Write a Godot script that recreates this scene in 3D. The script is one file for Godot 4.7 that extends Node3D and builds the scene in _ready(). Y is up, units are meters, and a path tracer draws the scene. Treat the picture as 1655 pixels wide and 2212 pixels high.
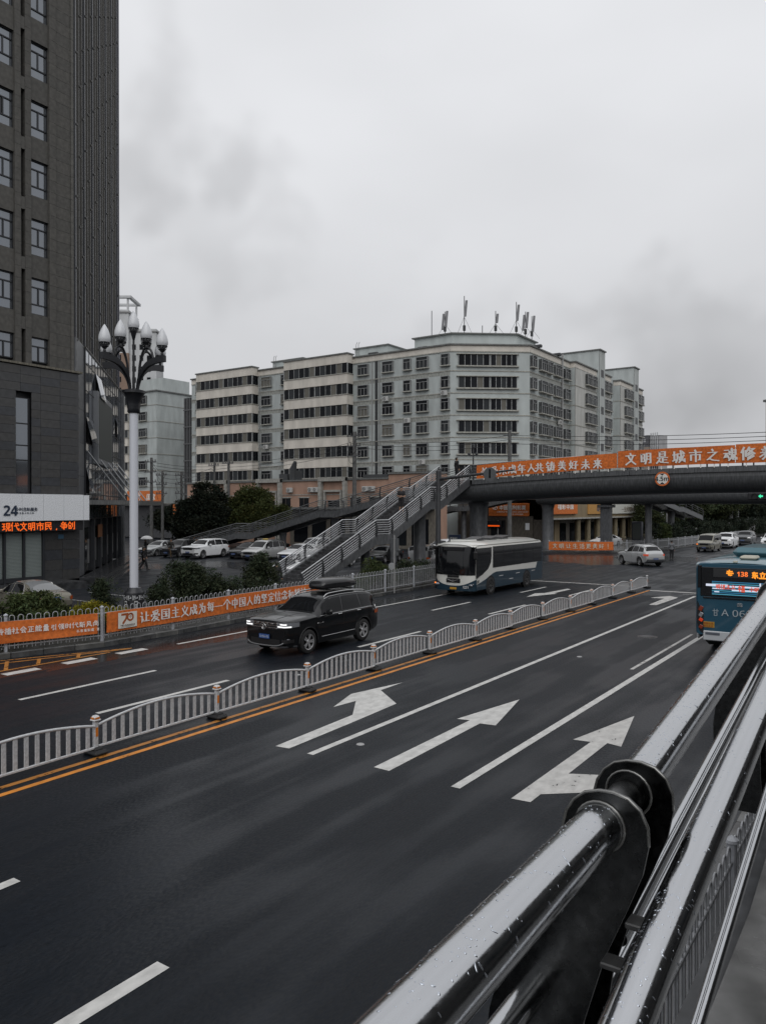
extends Node3D
# World: x across the road (negative to the far side), y up, -z along the road; the lens stands over x 0, z 0.

class MB:
	var v := PackedVector3Array()
	var n := PackedVector3Array()
	var c := PackedColorArray()
	var tint := Color(1, 1, 1)
	var use_tint := false
	func tri(a: Vector3, b: Vector3, d: Vector3, na: Vector3, nb: Vector3, nd: Vector3) -> void:
		if (b - a).cross(d - a).dot(na + nb + nd) > 0.0:
			v.append(a); v.append(d); v.append(b); n.append(na); n.append(nd); n.append(nb)
		else:
			v.append(a); v.append(b); v.append(d); n.append(na); n.append(nb); n.append(nd)
		if use_tint:
			c.append(tint); c.append(tint); c.append(tint)
	func flat3(a: Vector3, b: Vector3, d: Vector3) -> void:
		var m := (b - a).cross(d - a).normalized()
		tri(a, b, d, m, m, m)
	func quad(a: Vector3, b: Vector3, d: Vector3, e: Vector3) -> void:   # counter-clockwise from outside
		var m := (d - a).cross(e - b).normalized()
		tri(a, b, d, m, m, m); tri(a, d, e, m, m, m)
	func box(p: Vector3, s: Vector3, bs := Basis()) -> void:
		var h := s * 0.5
		var q := []
		for i in 8:
			q.append(p + bs * Vector3(h.x * (1 if i & 1 else -1), h.y * (1 if i & 2 else -1), h.z * (1 if i & 4 else -1)))
		quad(q[0], q[4], q[6], q[2]); quad(q[1], q[3], q[7], q[5])
		quad(q[0], q[1], q[5], q[4]); quad(q[2], q[6], q[7], q[3])
		quad(q[0], q[2], q[3], q[1]); quad(q[4], q[5], q[7], q[6])
	func span(a: Vector3, b: Vector3) -> void:   # a box given by two corners
		box((a + b) * 0.5, (b - a).abs())
	func bev(p: Vector3, s: Vector3, r := 0.02, bs := Basis()) -> void:   # a box with chamfered edges
		var h := s * 0.5
		r = minf(r, minf(h.x, minf(h.y, h.z)) * 0.9)
		var sg := [-1.0, 1.0]
		var f := func(x: float, y: float, z: float) -> Vector3: return p + bs * Vector3(x, y, z)
		for a in 3:
			var b1 := (a + 1) % 3
			var b2 := (a + 2) % 3
			for s1 in sg:
				var fc := []
				for k in [[-1, -1], [1, -1], [1, 1], [-1, 1]]:
					var w := Vector3()
					w[a] = h[a] * s1; w[b1] = (h[b1] - r) * k[0]; w[b2] = (h[b2] - r) * k[1]
					fc.append(p + bs * w)
				if s1 > 0: quad(fc[0], fc[1], fc[2], fc[3])
				else: quad(fc[3], fc[2], fc[1], fc[0])
				for s2 in sg:
					var w1 := Vector3(); var w2 := Vector3()
					w1[a] = h[a] * s1; w1[b1] = (h[b1] - r) * s2
					w2[a] = (h[a] - r) * s1; w2[b1] = h[b1] * s2
					var e := Vector3(); e[b2] = h[b2] - r
					var o := Vector3(); o[a] = s1; o[b1] = s2
					o = (bs * o).normalized()
					tri(p + bs * (w1 - e), p + bs * (w1 + e), p + bs * (w2 + e), o, o, o)
					tri(p + bs * (w1 - e), p + bs * (w2 + e), p + bs * (w2 - e), o, o, o)
		for x in sg:
			for y in sg:
				for z in sg:
					var o := (bs * Vector3(x, y, z)).normalized()
					tri(f.call(h.x * x, (h.y - r) * y, (h.z - r) * z), f.call((h.x - r) * x, h.y * y, (h.z - r) * z), f.call((h.x - r) * x, (h.y - r) * y, h.z * z), o, o, o)
	func tube(pts: Array, r, k := 8, caps := true) -> void:
		var up := Vector3.UP
		var rings := []
		var dirs := []
		var side := Vector3.ZERO
		for i in pts.size():
			var d: Vector3 = (pts[mini(i + 1, pts.size() - 1)] - pts[maxi(i - 1, 0)]).normalized()
			if side == Vector3.ZERO:
				side = d.cross(up if absf(d.y) < 0.95 else Vector3.RIGHT).normalized()
			side = (side - d * side.dot(d)).normalized()
			var bn := d.cross(side)
			var rr: float = r[i] if r is Array else r
			var ring := []
			for j in k:
				var a := TAU * j / k
				var o := side * cos(a) + bn * sin(a)
				ring.append([pts[i] + o * rr, o])
			rings.append(ring); dirs.append(d)
		for i in pts.size() - 1:
			for j in k:
				var a = rings[i][j]; var b = rings[i][(j + 1) % k]; var e = rings[i + 1][(j + 1) % k]; var g = rings[i + 1][j]
				tri(a[0], b[0], e[0], a[1], b[1], e[1]); tri(a[0], e[0], g[0], a[1], e[1], g[1])
		if caps:
			for q in [0, pts.size() - 1]:
				var m: Vector3 = -dirs[q] if q == 0 else dirs[q]
				for j in k:
					tri(pts[q], rings[q][j][0], rings[q][(j + 1) % k][0], m, m, m)
	func lathe(prof: Array, k := 16, xf := Transform3D()) -> void:   # Vector2(radius, y) from bottom to top
		for i in prof.size() - 1:
			var p0: Vector2 = prof[i]; var p1: Vector2 = prof[i + 1]
			var d := p1 - p0
			if d.length() < 1e-6: continue
			var nr := Vector2(d.y, -d.x).normalized()
			var na := nr; var nb := nr
			if i > 0:
				var q := p0 - (prof[i - 1] as Vector2)
				var m := Vector2(q.y, -q.x).normalized()
				if m.dot(nr) > 0.7: na = (m + nr).normalized()
			if i < prof.size() - 2:
				var q2: Vector2 = (prof[i + 2] as Vector2) - p1
				var m2 := Vector2(q2.y, -q2.x).normalized()
				if m2.dot(nr) > 0.7: nb = (m2 + nr).normalized()
			for j in k:
				var a := TAU * j / k; var b := TAU * (j + 1) / k
				var ca := Vector3(cos(a), 0, sin(a)); var cb := Vector3(cos(b), 0, sin(b))
				var f := func(cc: Vector3, q: Vector2) -> Vector3: return xf * (cc * q.x + Vector3(0, q.y, 0))
				var g := func(cc: Vector3, q: Vector2) -> Vector3: return (xf.basis * (cc * q.x + Vector3(0, q.y, 0))).normalized()
				if p0.x > 1e-6: tri(f.call(ca, p0), f.call(cb, p0), f.call(cb, p1), g.call(ca, na), g.call(cb, na), g.call(cb, nb))
				if p1.x > 1e-6: tri(f.call(ca, p0), f.call(cb, p1), f.call(ca, p1), g.call(ca, na), g.call(cb, nb), g.call(ca, nb))
	func prism(poly: PackedVector2Array, depth: float, xf := Transform3D(), back := true) -> void:   # a polygon in x, y pushed along +z
		if Geometry2D.is_polygon_clockwise(poly):
			poly = poly.duplicate(); poly.reverse()
		var t := Geometry2D.triangulate_polygon(poly)
		var fz := xf.basis.z.normalized()
		for i in range(0, t.size(), 3):
			var q := []
			for j in 3: q.append(Vector3(poly[t[i + j]].x, poly[t[i + j]].y, 0))
			var o := Vector3(0, 0, depth)
			tri(xf * (q[0] + o), xf * (q[1] + o), xf * (q[2] + o), fz, fz, fz)
			if back: tri(xf * q[0], xf * q[1], xf * q[2], -fz, -fz, -fz)
		if depth == 0.0: return
		for i in poly.size():
			var a := poly[i]; var b := poly[(i + 1) % poly.size()]
			if xf.basis.determinant() < 0.0:
				var sw := a; a = b; b = sw
			quad(xf * Vector3(a.x, a.y, 0), xf * Vector3(b.x, b.y, 0), xf * Vector3(b.x, b.y, depth), xf * Vector3(a.x, a.y, depth))
	func grid(rows: Array, crease := 0.8, flip := false) -> void:   # rows of points; each face keeps its own side, corners are smoothed up to the crease
		var R := rows.size() - 1
		var C: int = rows[0].size() - 1
		var fn := []
		for i in R:
			var l := PackedVector3Array()
			for j in C:
				var m: Vector3 = (rows[i + 1][j + 1] - rows[i][j]).cross(rows[i + 1][j] - rows[i][j + 1])
				if flip: m = -m
				l.append(m.normalized())
			fn.append(l)
		var at := func(i: int, j: int, pi: int, pj: int) -> Vector3:
			var own: Vector3 = fn[i][j]
			var s := own
			for a in [pi - 1, pi]:
				for b in [pj - 1, pj]:
					if a < 0 or b < 0 or a >= R or b >= C or (a == i and b == j): continue
					if fn[a][b].dot(own) > crease: s += fn[a][b]
			return s.normalized()
		for i in R:
			for j in C:
				var a: Vector3 = rows[i][j]; var b: Vector3 = rows[i][j + 1]; var d: Vector3 = rows[i + 1][j + 1]; var e: Vector3 = rows[i + 1][j]
				var na: Vector3 = at.call(i, j, i, j); var nb: Vector3 = at.call(i, j, i, j + 1); var nd: Vector3 = at.call(i, j, i + 1, j + 1); var ne: Vector3 = at.call(i, j, i + 1, j)
				if (b - a).cross(d - a).length_squared() > 1e-12: tri(a, b, d, na, nb, nd)
				if (d - a).cross(e - a).length_squared() > 1e-12: tri(a, d, e, na, nd, ne)
	func put(o: MB, xf: Transform3D) -> void:
		for i in o.v.size():
			v.append(xf * o.v[i]); n.append((xf.basis * o.n[i]).normalized())
			if use_tint: c.append(tint)
	func mesh(m: Material) -> ArrayMesh:
		var am := ArrayMesh.new()
		if v.is_empty(): return am
		var a := []
		a.resize(Mesh.ARRAY_MAX)
		a[Mesh.ARRAY_VERTEX] = v; a[Mesh.ARRAY_NORMAL] = n
		if use_tint: a[Mesh.ARRAY_COLOR] = c
		am.add_surface_from_arrays(Mesh.PRIMITIVE_TRIANGLES, a)
		am.surface_set_material(0, m)
		return am

var mats := {}
var texs := {}
var taken := {}
var cache := {}
var rng := RandomNumberGenerator.new()

func V(lat: float, h: float, along: float) -> Vector3:
	return Vector3(lat, h, -along)

func numbered(parent: Node, called: String) -> String:
	var k := "%d/%s" % [parent.get_instance_id(), called]
	var c: int = taken.get(k, 0)
	taken[k] = c + 1
	return called if c == 0 else "%s_%03d" % [called, c]

func show_mesh(called: String, me: Mesh, parent: Node = self, xf := Transform3D()) -> MeshInstance3D:
	var o := MeshInstance3D.new()
	o.mesh = me
	o.name = numbered(parent, called)
	o.transform = xf
	parent.add_child(o, true)
	return o

func part(called: String, b: MB, m: Material, parent: Node = self) -> MeshInstance3D:
	return show_mesh(called, b.mesh(m), parent)

func tag(o: Node, label: String, category: String, group := "") -> Node:
	o.set_meta("label", label); o.set_meta("category", category)
	if group: o.set_meta("group", group)
	return o

func thing(called: String, label: String, category: String, at := Vector3.ZERO, turn := 0.0, group := "") -> Node3D:
	var o := Node3D.new()
	o.name = numbered(self, called)
	add_child(o, true)
	o.position = at; o.rotation.y = turn
	tag(o, label, category, group)
	return o

func structure(called: String, b: MB, m: Material) -> MeshInstance3D:
	var o := part(called, b, m)
	o.set_meta("kind", "structure")
	return o

func copy_of(o: Node3D, called: String, label: String, at: Vector3, turn: float, group := "") -> Node3D:
	var r: Node3D = o.duplicate()
	r.name = numbered(self, called)
	add_child(r, true)
	r.position = at; r.rotation.y = turn
	r.set_meta("label", label)
	if group: r.set_meta("group", group)
	return r

# ---------- materials ----------
func noise_tex(key: String, freq: float, lo: float, hi: float, normal := 0.0, size := 512, octaves := 4, kind := FastNoiseLite.TYPE_SIMPLEX_SMOOTH) -> NoiseTexture2D:
	if texs.has(key): return texs[key]
	var f := FastNoiseLite.new()
	f.seed = hash(key) % 10000; f.noise_type = kind; f.frequency = freq; f.fractal_octaves = octaves
	var t := NoiseTexture2D.new()
	t.width = size; t.height = size; t.seamless = true; t.noise = f
	if normal > 0.0:
		t.as_normal_map = true; t.bump_strength = normal
	else:
		var g := Gradient.new()
		g.set_color(0, Color(lo, lo, lo)); g.set_color(1, Color(hi, hi, hi))
		t.color_ramp = g
	texs[key] = t
	return t

func lin(r: float, g: float, b: float) -> Color:
	return Color(r, g, b).linear_to_srgb()

func mat(key: String, col := Color(0.5, 0.5, 0.5), rough := 0.6, metal := 0.0, grain := "") -> StandardMaterial3D:
	# col is the real-world (linear) base colour; grain names a set of textures
	if mats.has(key): return mats[key]
	var m := StandardMaterial3D.new()
	m.resource_name = key
	m.albedo_color = col.linear_to_srgb()
	m.roughness = rough; m.metallic = metal
	match grain:
		"plaster":
			m.albedo_texture = noise_tex("plaster", 0.008, 0.86, 1.0, 0.0, 512, 6)
			m.uv1_triplanar = true; m.uv1_world_triplanar = true; m.uv1_scale = Vector3(0.16, 0.05, 0.16)
		"stone":
			m.albedo_texture = noise_tex("stone", 0.02, 0.78, 1.0, 0.0, 512, 6)
			m.uv1_triplanar = true; m.uv1_world_triplanar = true; m.uv1_scale = Vector3(0.3, 0.3, 0.3)
		"concrete":
			m.albedo_texture = noise_tex("concrete", 0.012, 0.55, 1.0, 0.0, 512, 6)
			m.roughness_texture = noise_tex("concrete_wet", 0.01, 0.35, 0.9, 0.0, 512, 5)
			m.uv1_triplanar = true; m.uv1_world_triplanar = true; m.uv1_scale = Vector3(0.35, 0.35, 0.35)
		"paint":
			m.albedo_texture = noise_tex("painted", 0.03, 0.8, 1.0, 0.0, 512, 5)
			m.uv1_triplanar = true; m.uv1_scale = Vector3(0.8, 0.8, 0.8)
		"cloth":
			m.albedo_texture = noise_tex("cloth", 0.02, 0.72, 1.0, 0.0, 512, 5)
			m.normal_enabled = true; m.normal_texture = noise_tex("cloth_n", 0.006, 0, 1, 5.0, 512, 3); m.normal_scale = 0.5
			m.uv1_triplanar = true; m.uv1_world_triplanar = true; m.uv1_scale = Vector3(0.5, 0.5, 0.5)
		"steel":
			m.roughness_texture = noise_tex("steel_r", 0.03, 0.5, 1.0, 0.0, 512, 4)
			m.albedo_texture = noise_tex("steel_a", 0.02, 0.75, 1.0, 0.0, 512, 5)
			m.uv1_triplanar = true; m.uv1_scale = Vector3(1.5, 1.5, 1.5)
		"grime":
			m.albedo_texture = noise_tex("grime", 0.025, 0.6, 1.0, 0.0, 512, 6)
			m.uv1_triplanar = true; m.uv1_world_triplanar = true; m.uv1_scale = Vector3(0.6, 0.12, 0.6)
	mats[key] = m
	return m

func glow(key: String, col: Color, energy: float) -> StandardMaterial3D:
	if mats.has(key): return mats[key]
	var m := StandardMaterial3D.new()
	m.resource_name = key
	m.albedo_color = Color(0.05, 0.05, 0.05); m.roughness = 0.4
	m.emission_enabled = true; m.emission = col; m.emission_energy_multiplier = energy
	mats[key] = m
	return m

# ---------- lettering: each character is a list of brush strokes on a 16 x 16 field, two hex digits a point ----------
var glyphs := {
	"人": "71761e 76ee", "关": "4164 b194 35d5 18e8 857a2e 88ee", "爱": "c032 4355 7385 c2a5 1816e6e8 49b9 765a1e 6bbb5f 6bef",
	"未": "34c4 18e8 808f 881e 88ee", "来": "23d3 4457 b4a7 18e8 808f 881e 88ee", "成": "24e4 24290e 28686c4c 8097cdeeeb d69c6e b1d3",
	"年": "5015 43d3 37c7 373a 0aea 838f", "共": "5159 a1a9 24d4 09f9 5b1f abef", "铸": "3004 2252 1656 0959 363e5c 72e2 74e4 66f6 a0976f 89f9 d7debe 9bad",
	"美": "5062 a092 23d3 35c5 17e7 8388 2ada 887b1f 8aef", "好": "31186d 644a0e 0564 82d2b5 b5be9d 78f8", "文": "7082 13e3 b38a1f 438aef",
	"明": "121c5c5212 1757 81896f 81d1debe 85d5 89d9", "是": "4046b6b040 43b3 18e8 888d 8bdb 493c0f 3c6eff", "城": "0545 212c 0d5b 64f4 646a4f 68989c8c a0b8ddfefb e6bc8f c1e3",
	"市": "7082 03f3 2d26d6ddbd 838f", "之": "7082 24c43c 1d4c8eff", "魂": "1252 0666 361b5a 486c a092 7278e8e272 75e5 a2a8 a89c6f b8befefc d9cceb",
	"修": "3006 242f 545b 9065 82e278 83f8 c77a d97d eb7f", "养": "5062 a092 23d3 35c5 17e7 83680c 97fb 6a6c3f aaaf", "传": "3006 242f 63e3 57f7 9089d99d 8ccf",
	"播": "0454 303e1d 0a58 d072 64f4 a1a8 a468 a4f8 797fefe979 7cec a9af", "社": "2032 04540a 373f 485a 86e6 b1be 7efe", "会": "8007 80f7 46b6 29d9 794ebd abdf",
	"正": "12e2 828e 88d8 464e 0efe", "能": "301463 5275 1f16666f 1969 1c6c d194 9096e6e4 d99c 989eeeec", "量": "4044b4b040 42b2 15e5 373bcbc737 39c9 878f 2ddd 1fef",
	"引": "1272752519797e4e c0cf", "领": "4006 4175 18683c 3b5e 81f1 b1a3 9c94e4ec b6bb8f ccff", "时": "020c5c5202 0757 75f5 d1debd 98aa", "代": "3006 242f 66f5 91a7ddfefb c1e3",
	"新": "4041 0272 2335 5345 0676 1979 464e 3a0d 5a7d e193 93988f 97f7 d7df", "风": "31391f 31b1cceefc 944c 54ac", "尚": "8084 4154 c1a4 1f15e5eece 585caca858",
	"孔": "126245 454e2d 0987 a1adedfa", "家": "8081 1412e2e4 35c5 8529 679b8f6e 792d c799 99ee", "崖": "8083 3133d3d1 25e5 252b0f 58d8 969e 4aea 5cdc 4efe",
	"街": "2003 3408 262f 4393 6066 4696 4a9a 676e 4e9d b2f2 a7f7 d7df", "道": "7082 c0b2 43f3 9385 656cdcd565 67d7 6ada 1133 06362c 0e3c6eff", "宣": "8081 1412e2e4 35c5 474cbcb747 49b9 1eee",
	"让": "2133 06363d5b a1ad a6e6 6dfd", "国": "111eeee111 44b4 47b7 3bcb 848b 98aa", "主": "7082 24d4 38c8 0efe 848e", "义": "7083 d39a1f 337aff", "为": "3143 15d5ddbe9d 80681f 889b",
	"每": "4014 32e2 443cdc 44c4be9e 08f8 7587 798b", "一": "08f8", "个": "8007 80f7 858f", "中": "232adad323 808f", "的": "3023 131d6d6313 1868 a085 93e3edcebd a7b9",
	"坚": "2126 5057 71d187 82e7 3aca 888e 1eee", "定": "8081 1412e2e4 36c6 868d 8ada 483c0f 3c7eff", "信": "3006 242f a0b1 53f3 75d5 77d7 7a7fdfda7a",
	"念": "8005 80f5 8294 46b689 2a1e 5a6ebecc 899b caed", "和": "6012 0575 414f 450b 4579 949cece494", "精": "303f 0666 1224 5244 370b 376a 81f1 83e3 75f5 b0b5 8f87e7efcf 89e9 8cec",
	"神": "2032 04540a 373f 485a 838bebe383 87e7 b0bf", "现": "0252 0757 0d6b 323c 8189 81e1e9 b3b87f c9cefefc", "民": "21d1d525 212e6c 28e8 85abdeeb",
	"争": "6024 52b285 35d5db 08f8 3bdb 858e6d", "创": "4006 4185 27676a4a 272d7d7b a2aa e0eece", "小": "808e6d 451b b5eb", "自": "8062 323fcfc232 36c6 3aca",
	"助": "111c 11515b 1454 1858 0d6b 75e5ddbe a1986f", "服": "21290f 21515e4e 2555 2959 818f 81d1d5b5 87d77f 98ff", "务": "6025 52b218 53e7 3acabe9e 776b1f",
	"福": "2032 04540a 373f 485a 71f1 9396d6d393 888fefe888 8beb b8bf", "利": "6012 0575 414f 450b 4579 a2ab e0eece", "彩": "7012 1325 4345 7365 0787 464f 480d 488c d194 e599 fa9f",
	"票": "11e1 2327d7d323 6167 a1a7 39c9 1beb 8b8f 4c1f bcef", "生": "4116 34d4 29d9 0efe 808e", "活": "1133 0527 1e49 d062 55f5 a2a9 797fdfd979",
	"更": "11e1 333acac333 36c6 81791f 4b7dff", "甘": "04f4 404fbfb0 49b9", "东": "22d2 6037d7 858e6d 592d b9ed", "立": "7082 23d3 465c b69d 0efe", "晨": "4044b4b040 42b2 26e6 262b0f 48c8 3aea 5a5f7d 7aef",
	"全": "8006 80f6 47b7 3bcb 1fef 878f", "，": "9d8f", "！": "818a 8d8f", "专": "23d3 17f7 70599c 5bcb"}

func write_text(b: MB, text: String, at: Transform3D, size: float, pitch := 1.12, weight := 0.1, song := 0.55) -> void:
	# lays brush strokes on the x, y plane of AT, first character's lower left corner at its origin; they face +z
	var x := 0.0
	var lift := 0.0
	for ch in text:
		if glyphs.has(ch):
			for s in (glyphs[ch] as String).split(" "):
				var p := PackedVector2Array()
				for i in range(0, s.length(), 2):
					p.append(Vector2(x + s.substr(i, 1).hex_to_int() / 15.0 * size, (15 - s.substr(i + 1, 1).hex_to_int()) / 15.0 * size))
				lift += 0.0006
				ribbon(b, p, size * weight, song, at, lift)
		x += size * pitch if glyphs.has(ch) else size * pitch * 0.6

func ribbon(b: MB, p: PackedVector2Array, w: float, song: float, at: Transform3D, lift: float) -> void:
	var L := PackedVector2Array(); var R := PackedVector2Array()
	for i in p.size():
		var d0 := (p[i] - p[i - 1]).normalized() if i > 0 else (p[1] - p[0]).normalized()
		var d1 := (p[i + 1] - p[i]).normalized() if i < p.size() - 1 else d0
		var w0 := w * lerpf(song, 1.0, absf(d0.y)); var w1 := w * lerpf(song, 1.0, absf(d1.y))
		var e := p[i]
		if i == 0: e -= d0 * w * 0.3
		if i == p.size() - 1: e += d0 * w * 0.3
		var n0 := Vector2(-d0.y, d0.x); var n1 := Vector2(-d1.y, d1.x)
		var m := n0 * w0 * 0.5
		if i > 0 and i < p.size() - 1:
			var cr := d0.cross(d1)
			if absf(cr) > 0.15:
				var t := ((n1 * w1 - n0 * w0) * 0.5).cross(d1) / cr
				m = n0 * w0 * 0.5 + d0 * t
				if m.length() > w * 1.2: m = m.normalized() * w * 1.2
		L.append(e + m); R.append(e - m)
	for i in p.size() - 1:
		var z := Vector3(0, 0, lift)
		var a := Vector3(R[i].x, R[i].y, 0) + z; var c := Vector3(R[i + 1].x, R[i + 1].y, 0) + z
		var d := Vector3(L[i + 1].x, L[i + 1].y, 0) + z; var e := Vector3(L[i].x, L[i].y, 0) + z
		var nz := at.basis.z.normalized()
		b.tri(at * a, at * c, at * d, nz, nz, nz); b.tri(at * a, at * d, at * e, nz, nz, nz)

func print_latin(called: String, text: String, size: float, at: Transform3D, m: Material, parent: Node, font := "Droid Sans", bold := true) -> MeshInstance3D:
	var f := SystemFont.new()
	f.font_names = PackedStringArray([font])
	if bold: f.font_weight = 700
	var t := TextMesh.new()
	t.text = text; t.font = f; t.font_size = 64; t.pixel_size = size / 46.0; t.depth = size * 0.02
	t.material = m
	return show_mesh(called, t, parent, at)

func smooth_path(pts: Array, per := 6) -> Array:
	var out := []
	for i in pts.size() - 1:
		var p0: Vector3 = pts[maxi(i - 1, 0)]; var p1: Vector3 = pts[i]; var p2: Vector3 = pts[i + 1]; var p3: Vector3 = pts[mini(i + 2, pts.size() - 1)]
		for k in per:
			out.append(p1.cubic_interpolate(p2, p0, p3, float(k) / per))
	out.append(pts[-1])
	return out

func _ready() -> void:
	# ---- lens ----
	var cam := Camera3D.new()
	cam.name = "camera"
	cam.fov = 67.2
	cam.position = Vector3(0, 4.7, 0)
	cam.rotation = Vector3(deg_to_rad(-0.33), deg_to_rad(34.4), 0)
	cam.near = 0.05; cam.far = 3000.0
	add_child(cam)
	cam.current = true
	# ---- sky, air, exposure ----
	var env := Environment.new()
	env.background_mode = Environment.BG_SKY
	var sky := Sky.new()
	var pan := PanoramaSkyMaterial.new()
	pan.panorama = cloudy_sky()
	sky.sky_material = pan
	env.sky = sky
	env.background_energy_multiplier = 1.0
	env.tonemap_mode = Environment.TONE_MAPPER_LINEAR
	env.tonemap_exposure = 1.0
	env.sdfgi_enabled = true; env.ssao_enabled = true; env.ssil_enabled = true
	var we := WorldEnvironment.new()
	we.name = "sky_and_air"
	we.environment = env
	add_child(we)
	# ---- the sun behind the overcast ----
	var sun := DirectionalLight3D.new()
	sun.name = "veiled_sun"
	sun.light_energy = 0.42; sun.light_angular_distance = 60.0
	sun.light_color = Color(1.0, 0.995, 0.985)
	sun.rotation = Vector3(deg_to_rad(-44), deg_to_rad(38), 0)
	sun.shadow_enabled = true
	add_child(sun)
	rng.seed = 20190917
	mat("led_black", Color(0.01, 0.01, 0.012), 0.4)
	mat("wire_black", Color(0.012, 0.012, 0.013), 0.6)
	ground_and_roads()
	road_paint()
	front_bridge()
	stair_and_ramp()
	back_bridge()
	near_walkway()
	tower()
	apartment()
	side_apartment()
	low_building()
	shop_row()
	far_buildings()
	right_frontage()
	street_lamp()
	poles_and_wires()
	median_barriers()
	barrier_end()
	kerb_fences()
	banners_and_signs()
	vehicles()
	plants()
	people()

func cloudy_sky() -> ImageTexture:
	var w := 1024; var h := 512
	var f := FastNoiseLite.new()
	f.seed = 11; f.frequency = 1.1; f.fractal_octaves = 5; f.fractal_gain = 0.42
	var g := FastNoiseLite.new()
	g.seed = 5; g.frequency = 2.2; g.fractal_octaves = 5; g.fractal_gain = 0.5
	var im := Image.create(w, h, false, Image.FORMAT_RGBAF)
	# heavier banks of cloud: azimuth, elevation, half width, half height (degrees), depth
	var banks := [[-51.2, 24.5, 4.6, 6.5, 0.15], [-48.0, 21.0, 3.4, 3.0, 0.07], [-56.0, 17.0, 5.0, 7.0, 0.07], [-44.0, 17.5, 4.0, 3.5, 0.07], [-32.0, 14.0, 5.0, 3.0, 0.05], [-18.0, 11.0, 9.0, 4.0, 0.06], [-10.0, 10.0, 8.0, 5.0, 0.09], [40.0, 22.0, 16.0, 9.0, 0.13], [95.0, 15.0, 20.0, 8.0, 0.1], [150.0, 28.0, 22.0, 10.0, 0.12], [-120.0, 20.0, 18.0, 8.0, 0.12]]
	for y in h:
		var el := (0.5 - (y + 0.5) / h) * PI
		for x in w:
			var az := (x + 0.5) / w * TAU
			var d := Vector3(sin(az) * cos(el), sin(el), -cos(az) * cos(el))
			var c: Color
			if el < -0.02:
				c = Color(0.16, 0.165, 0.17)
			else:
				var e := maxf(el, 0.0)
				var wob := Vector2(g.get_noise_3dv(d * 2.0), g.get_noise_3dv(d * 2.0 + Vector3(9, 3, 1))) * 9.0
				var lum := lerpf(0.56, 0.79, smoothstep(0.0, 0.5, e)) + 0.3 * smoothstep(0.6, 1.5, e)
				lum += f.get_noise_3dv(Vector3(d.x, d.y * 2.2, d.z) * 2.0) * 0.07
				var az_d := rad_to_deg(az) + wob.x; var el_d := rad_to_deg(el) + wob.y
				for b in banks:
					var dx: float = wrapf(az_d - b[0], -180.0, 180.0) / b[2]
					var dy: float = (el_d - b[1]) / b[3]
					lum -= b[4] * (1.0 - smoothstep(0.2, 1.25, sqrt(dx * dx + dy * dy)))
				c = Color(lum * 0.972, lum * 0.985, lum * 1.02)
			im.set_pixel(x, y, c)
	return ImageTexture.create_from_image(im)

# ---------- ground, roads, kerbs ----------
func wet_asphalt() -> StandardMaterial3D:
	if mats.has("wet_asphalt"): return mats["wet_asphalt"]
	var s := 1024
	var mk := func(seed_: int, freq: float, w: int, h: int, oct: int) -> PackedByteArray:
		var f := FastNoiseLite.new()
		f.seed = seed_; f.frequency = freq; f.fractal_octaves = oct; f.noise_type = FastNoiseLite.TYPE_SIMPLEX_SMOOTH
		var im := f.get_seamless_image(w, h)
		if w != s or h != s: im.resize(s, s, Image.INTERPOLATE_CUBIC)
		im.convert(Image.FORMAT_L8)
		return im.get_data()
	var streak: PackedByteArray = mk.call(3, 0.012, s, 96, 4)      # long films of water along the wheel tracks (rows run along z)
	var rut: PackedByteArray = mk.call(14, 0.07, s, 20, 3)
	var patch: PackedByteArray = mk.call(8, 0.006, s, s, 5)
	var fine: PackedByteArray = mk.call(21, 0.25, s, s, 2)
	var ab := PackedByteArray(); var rb := PackedByteArray(); var hb := PackedByteArray()
	ab.resize(s * s * 3); rb.resize(s * s); hb.resize(s * s)
	for i in s * s:
		var st := streak[i] / 255.0; var pa := patch[i] / 255.0; var fi := fine[i] / 255.0
		var a := 0.7 + 0.1 * pa + 0.2 * (fi - 0.5) + 0.1 * (st - 0.4) + 0.09 * (rut[i] / 255.0 - 0.5)
		var q := int(clampf(a, 0.2, 1.0) * 255.0)
		ab[i * 3] = int(q * 0.95); ab[i * 3 + 1] = int(q * 0.985); ab[i * 3 + 2] = q
		var film := smoothstep(0.38, 0.72, st * 0.55 + pa * 0.5)
		rb[i] = int(clampf(lerpf(0.54, 0.35, film) + 0.1 * (fi - 0.5), 0.05, 1.0) * 255.0)
		hb[i] = int(clampf(fi * lerpf(1.0, 0.25, film), 0.0, 1.0) * 255.0)
	var m := StandardMaterial3D.new()
	m.resource_name = "wet_asphalt"
	m.albedo_color = lin(0.013, 0.0162, 0.0222)
	m.albedo_texture = ImageTexture.create_from_image(Image.create_from_data(s, s, false, Image.FORMAT_RGB8, ab))
	m.roughness = 1.0
	m.roughness_texture = ImageTexture.create_from_image(Image.create_from_data(s, s, false, Image.FORMAT_L8, rb))
	var hi := Image.create_from_data(s, s, false, Image.FORMAT_L8, hb)
	hi.convert(Image.FORMAT_RGBA8)
	hi.bump_map_to_normal_map(1.2)
	m.normal_enabled = true
	m.normal_texture = ImageTexture.create_from_image(hi)
	m.normal_scale = 0.35
	m.metallic_specular = 0.3
	m.uv1_triplanar = true; m.uv1_world_triplanar = true
	m.uv1_scale = Vector3(1 / 13.0, 1 / 13.0, 1 / 29.0)
	mats["wet_asphalt"] = m
	return m

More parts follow.
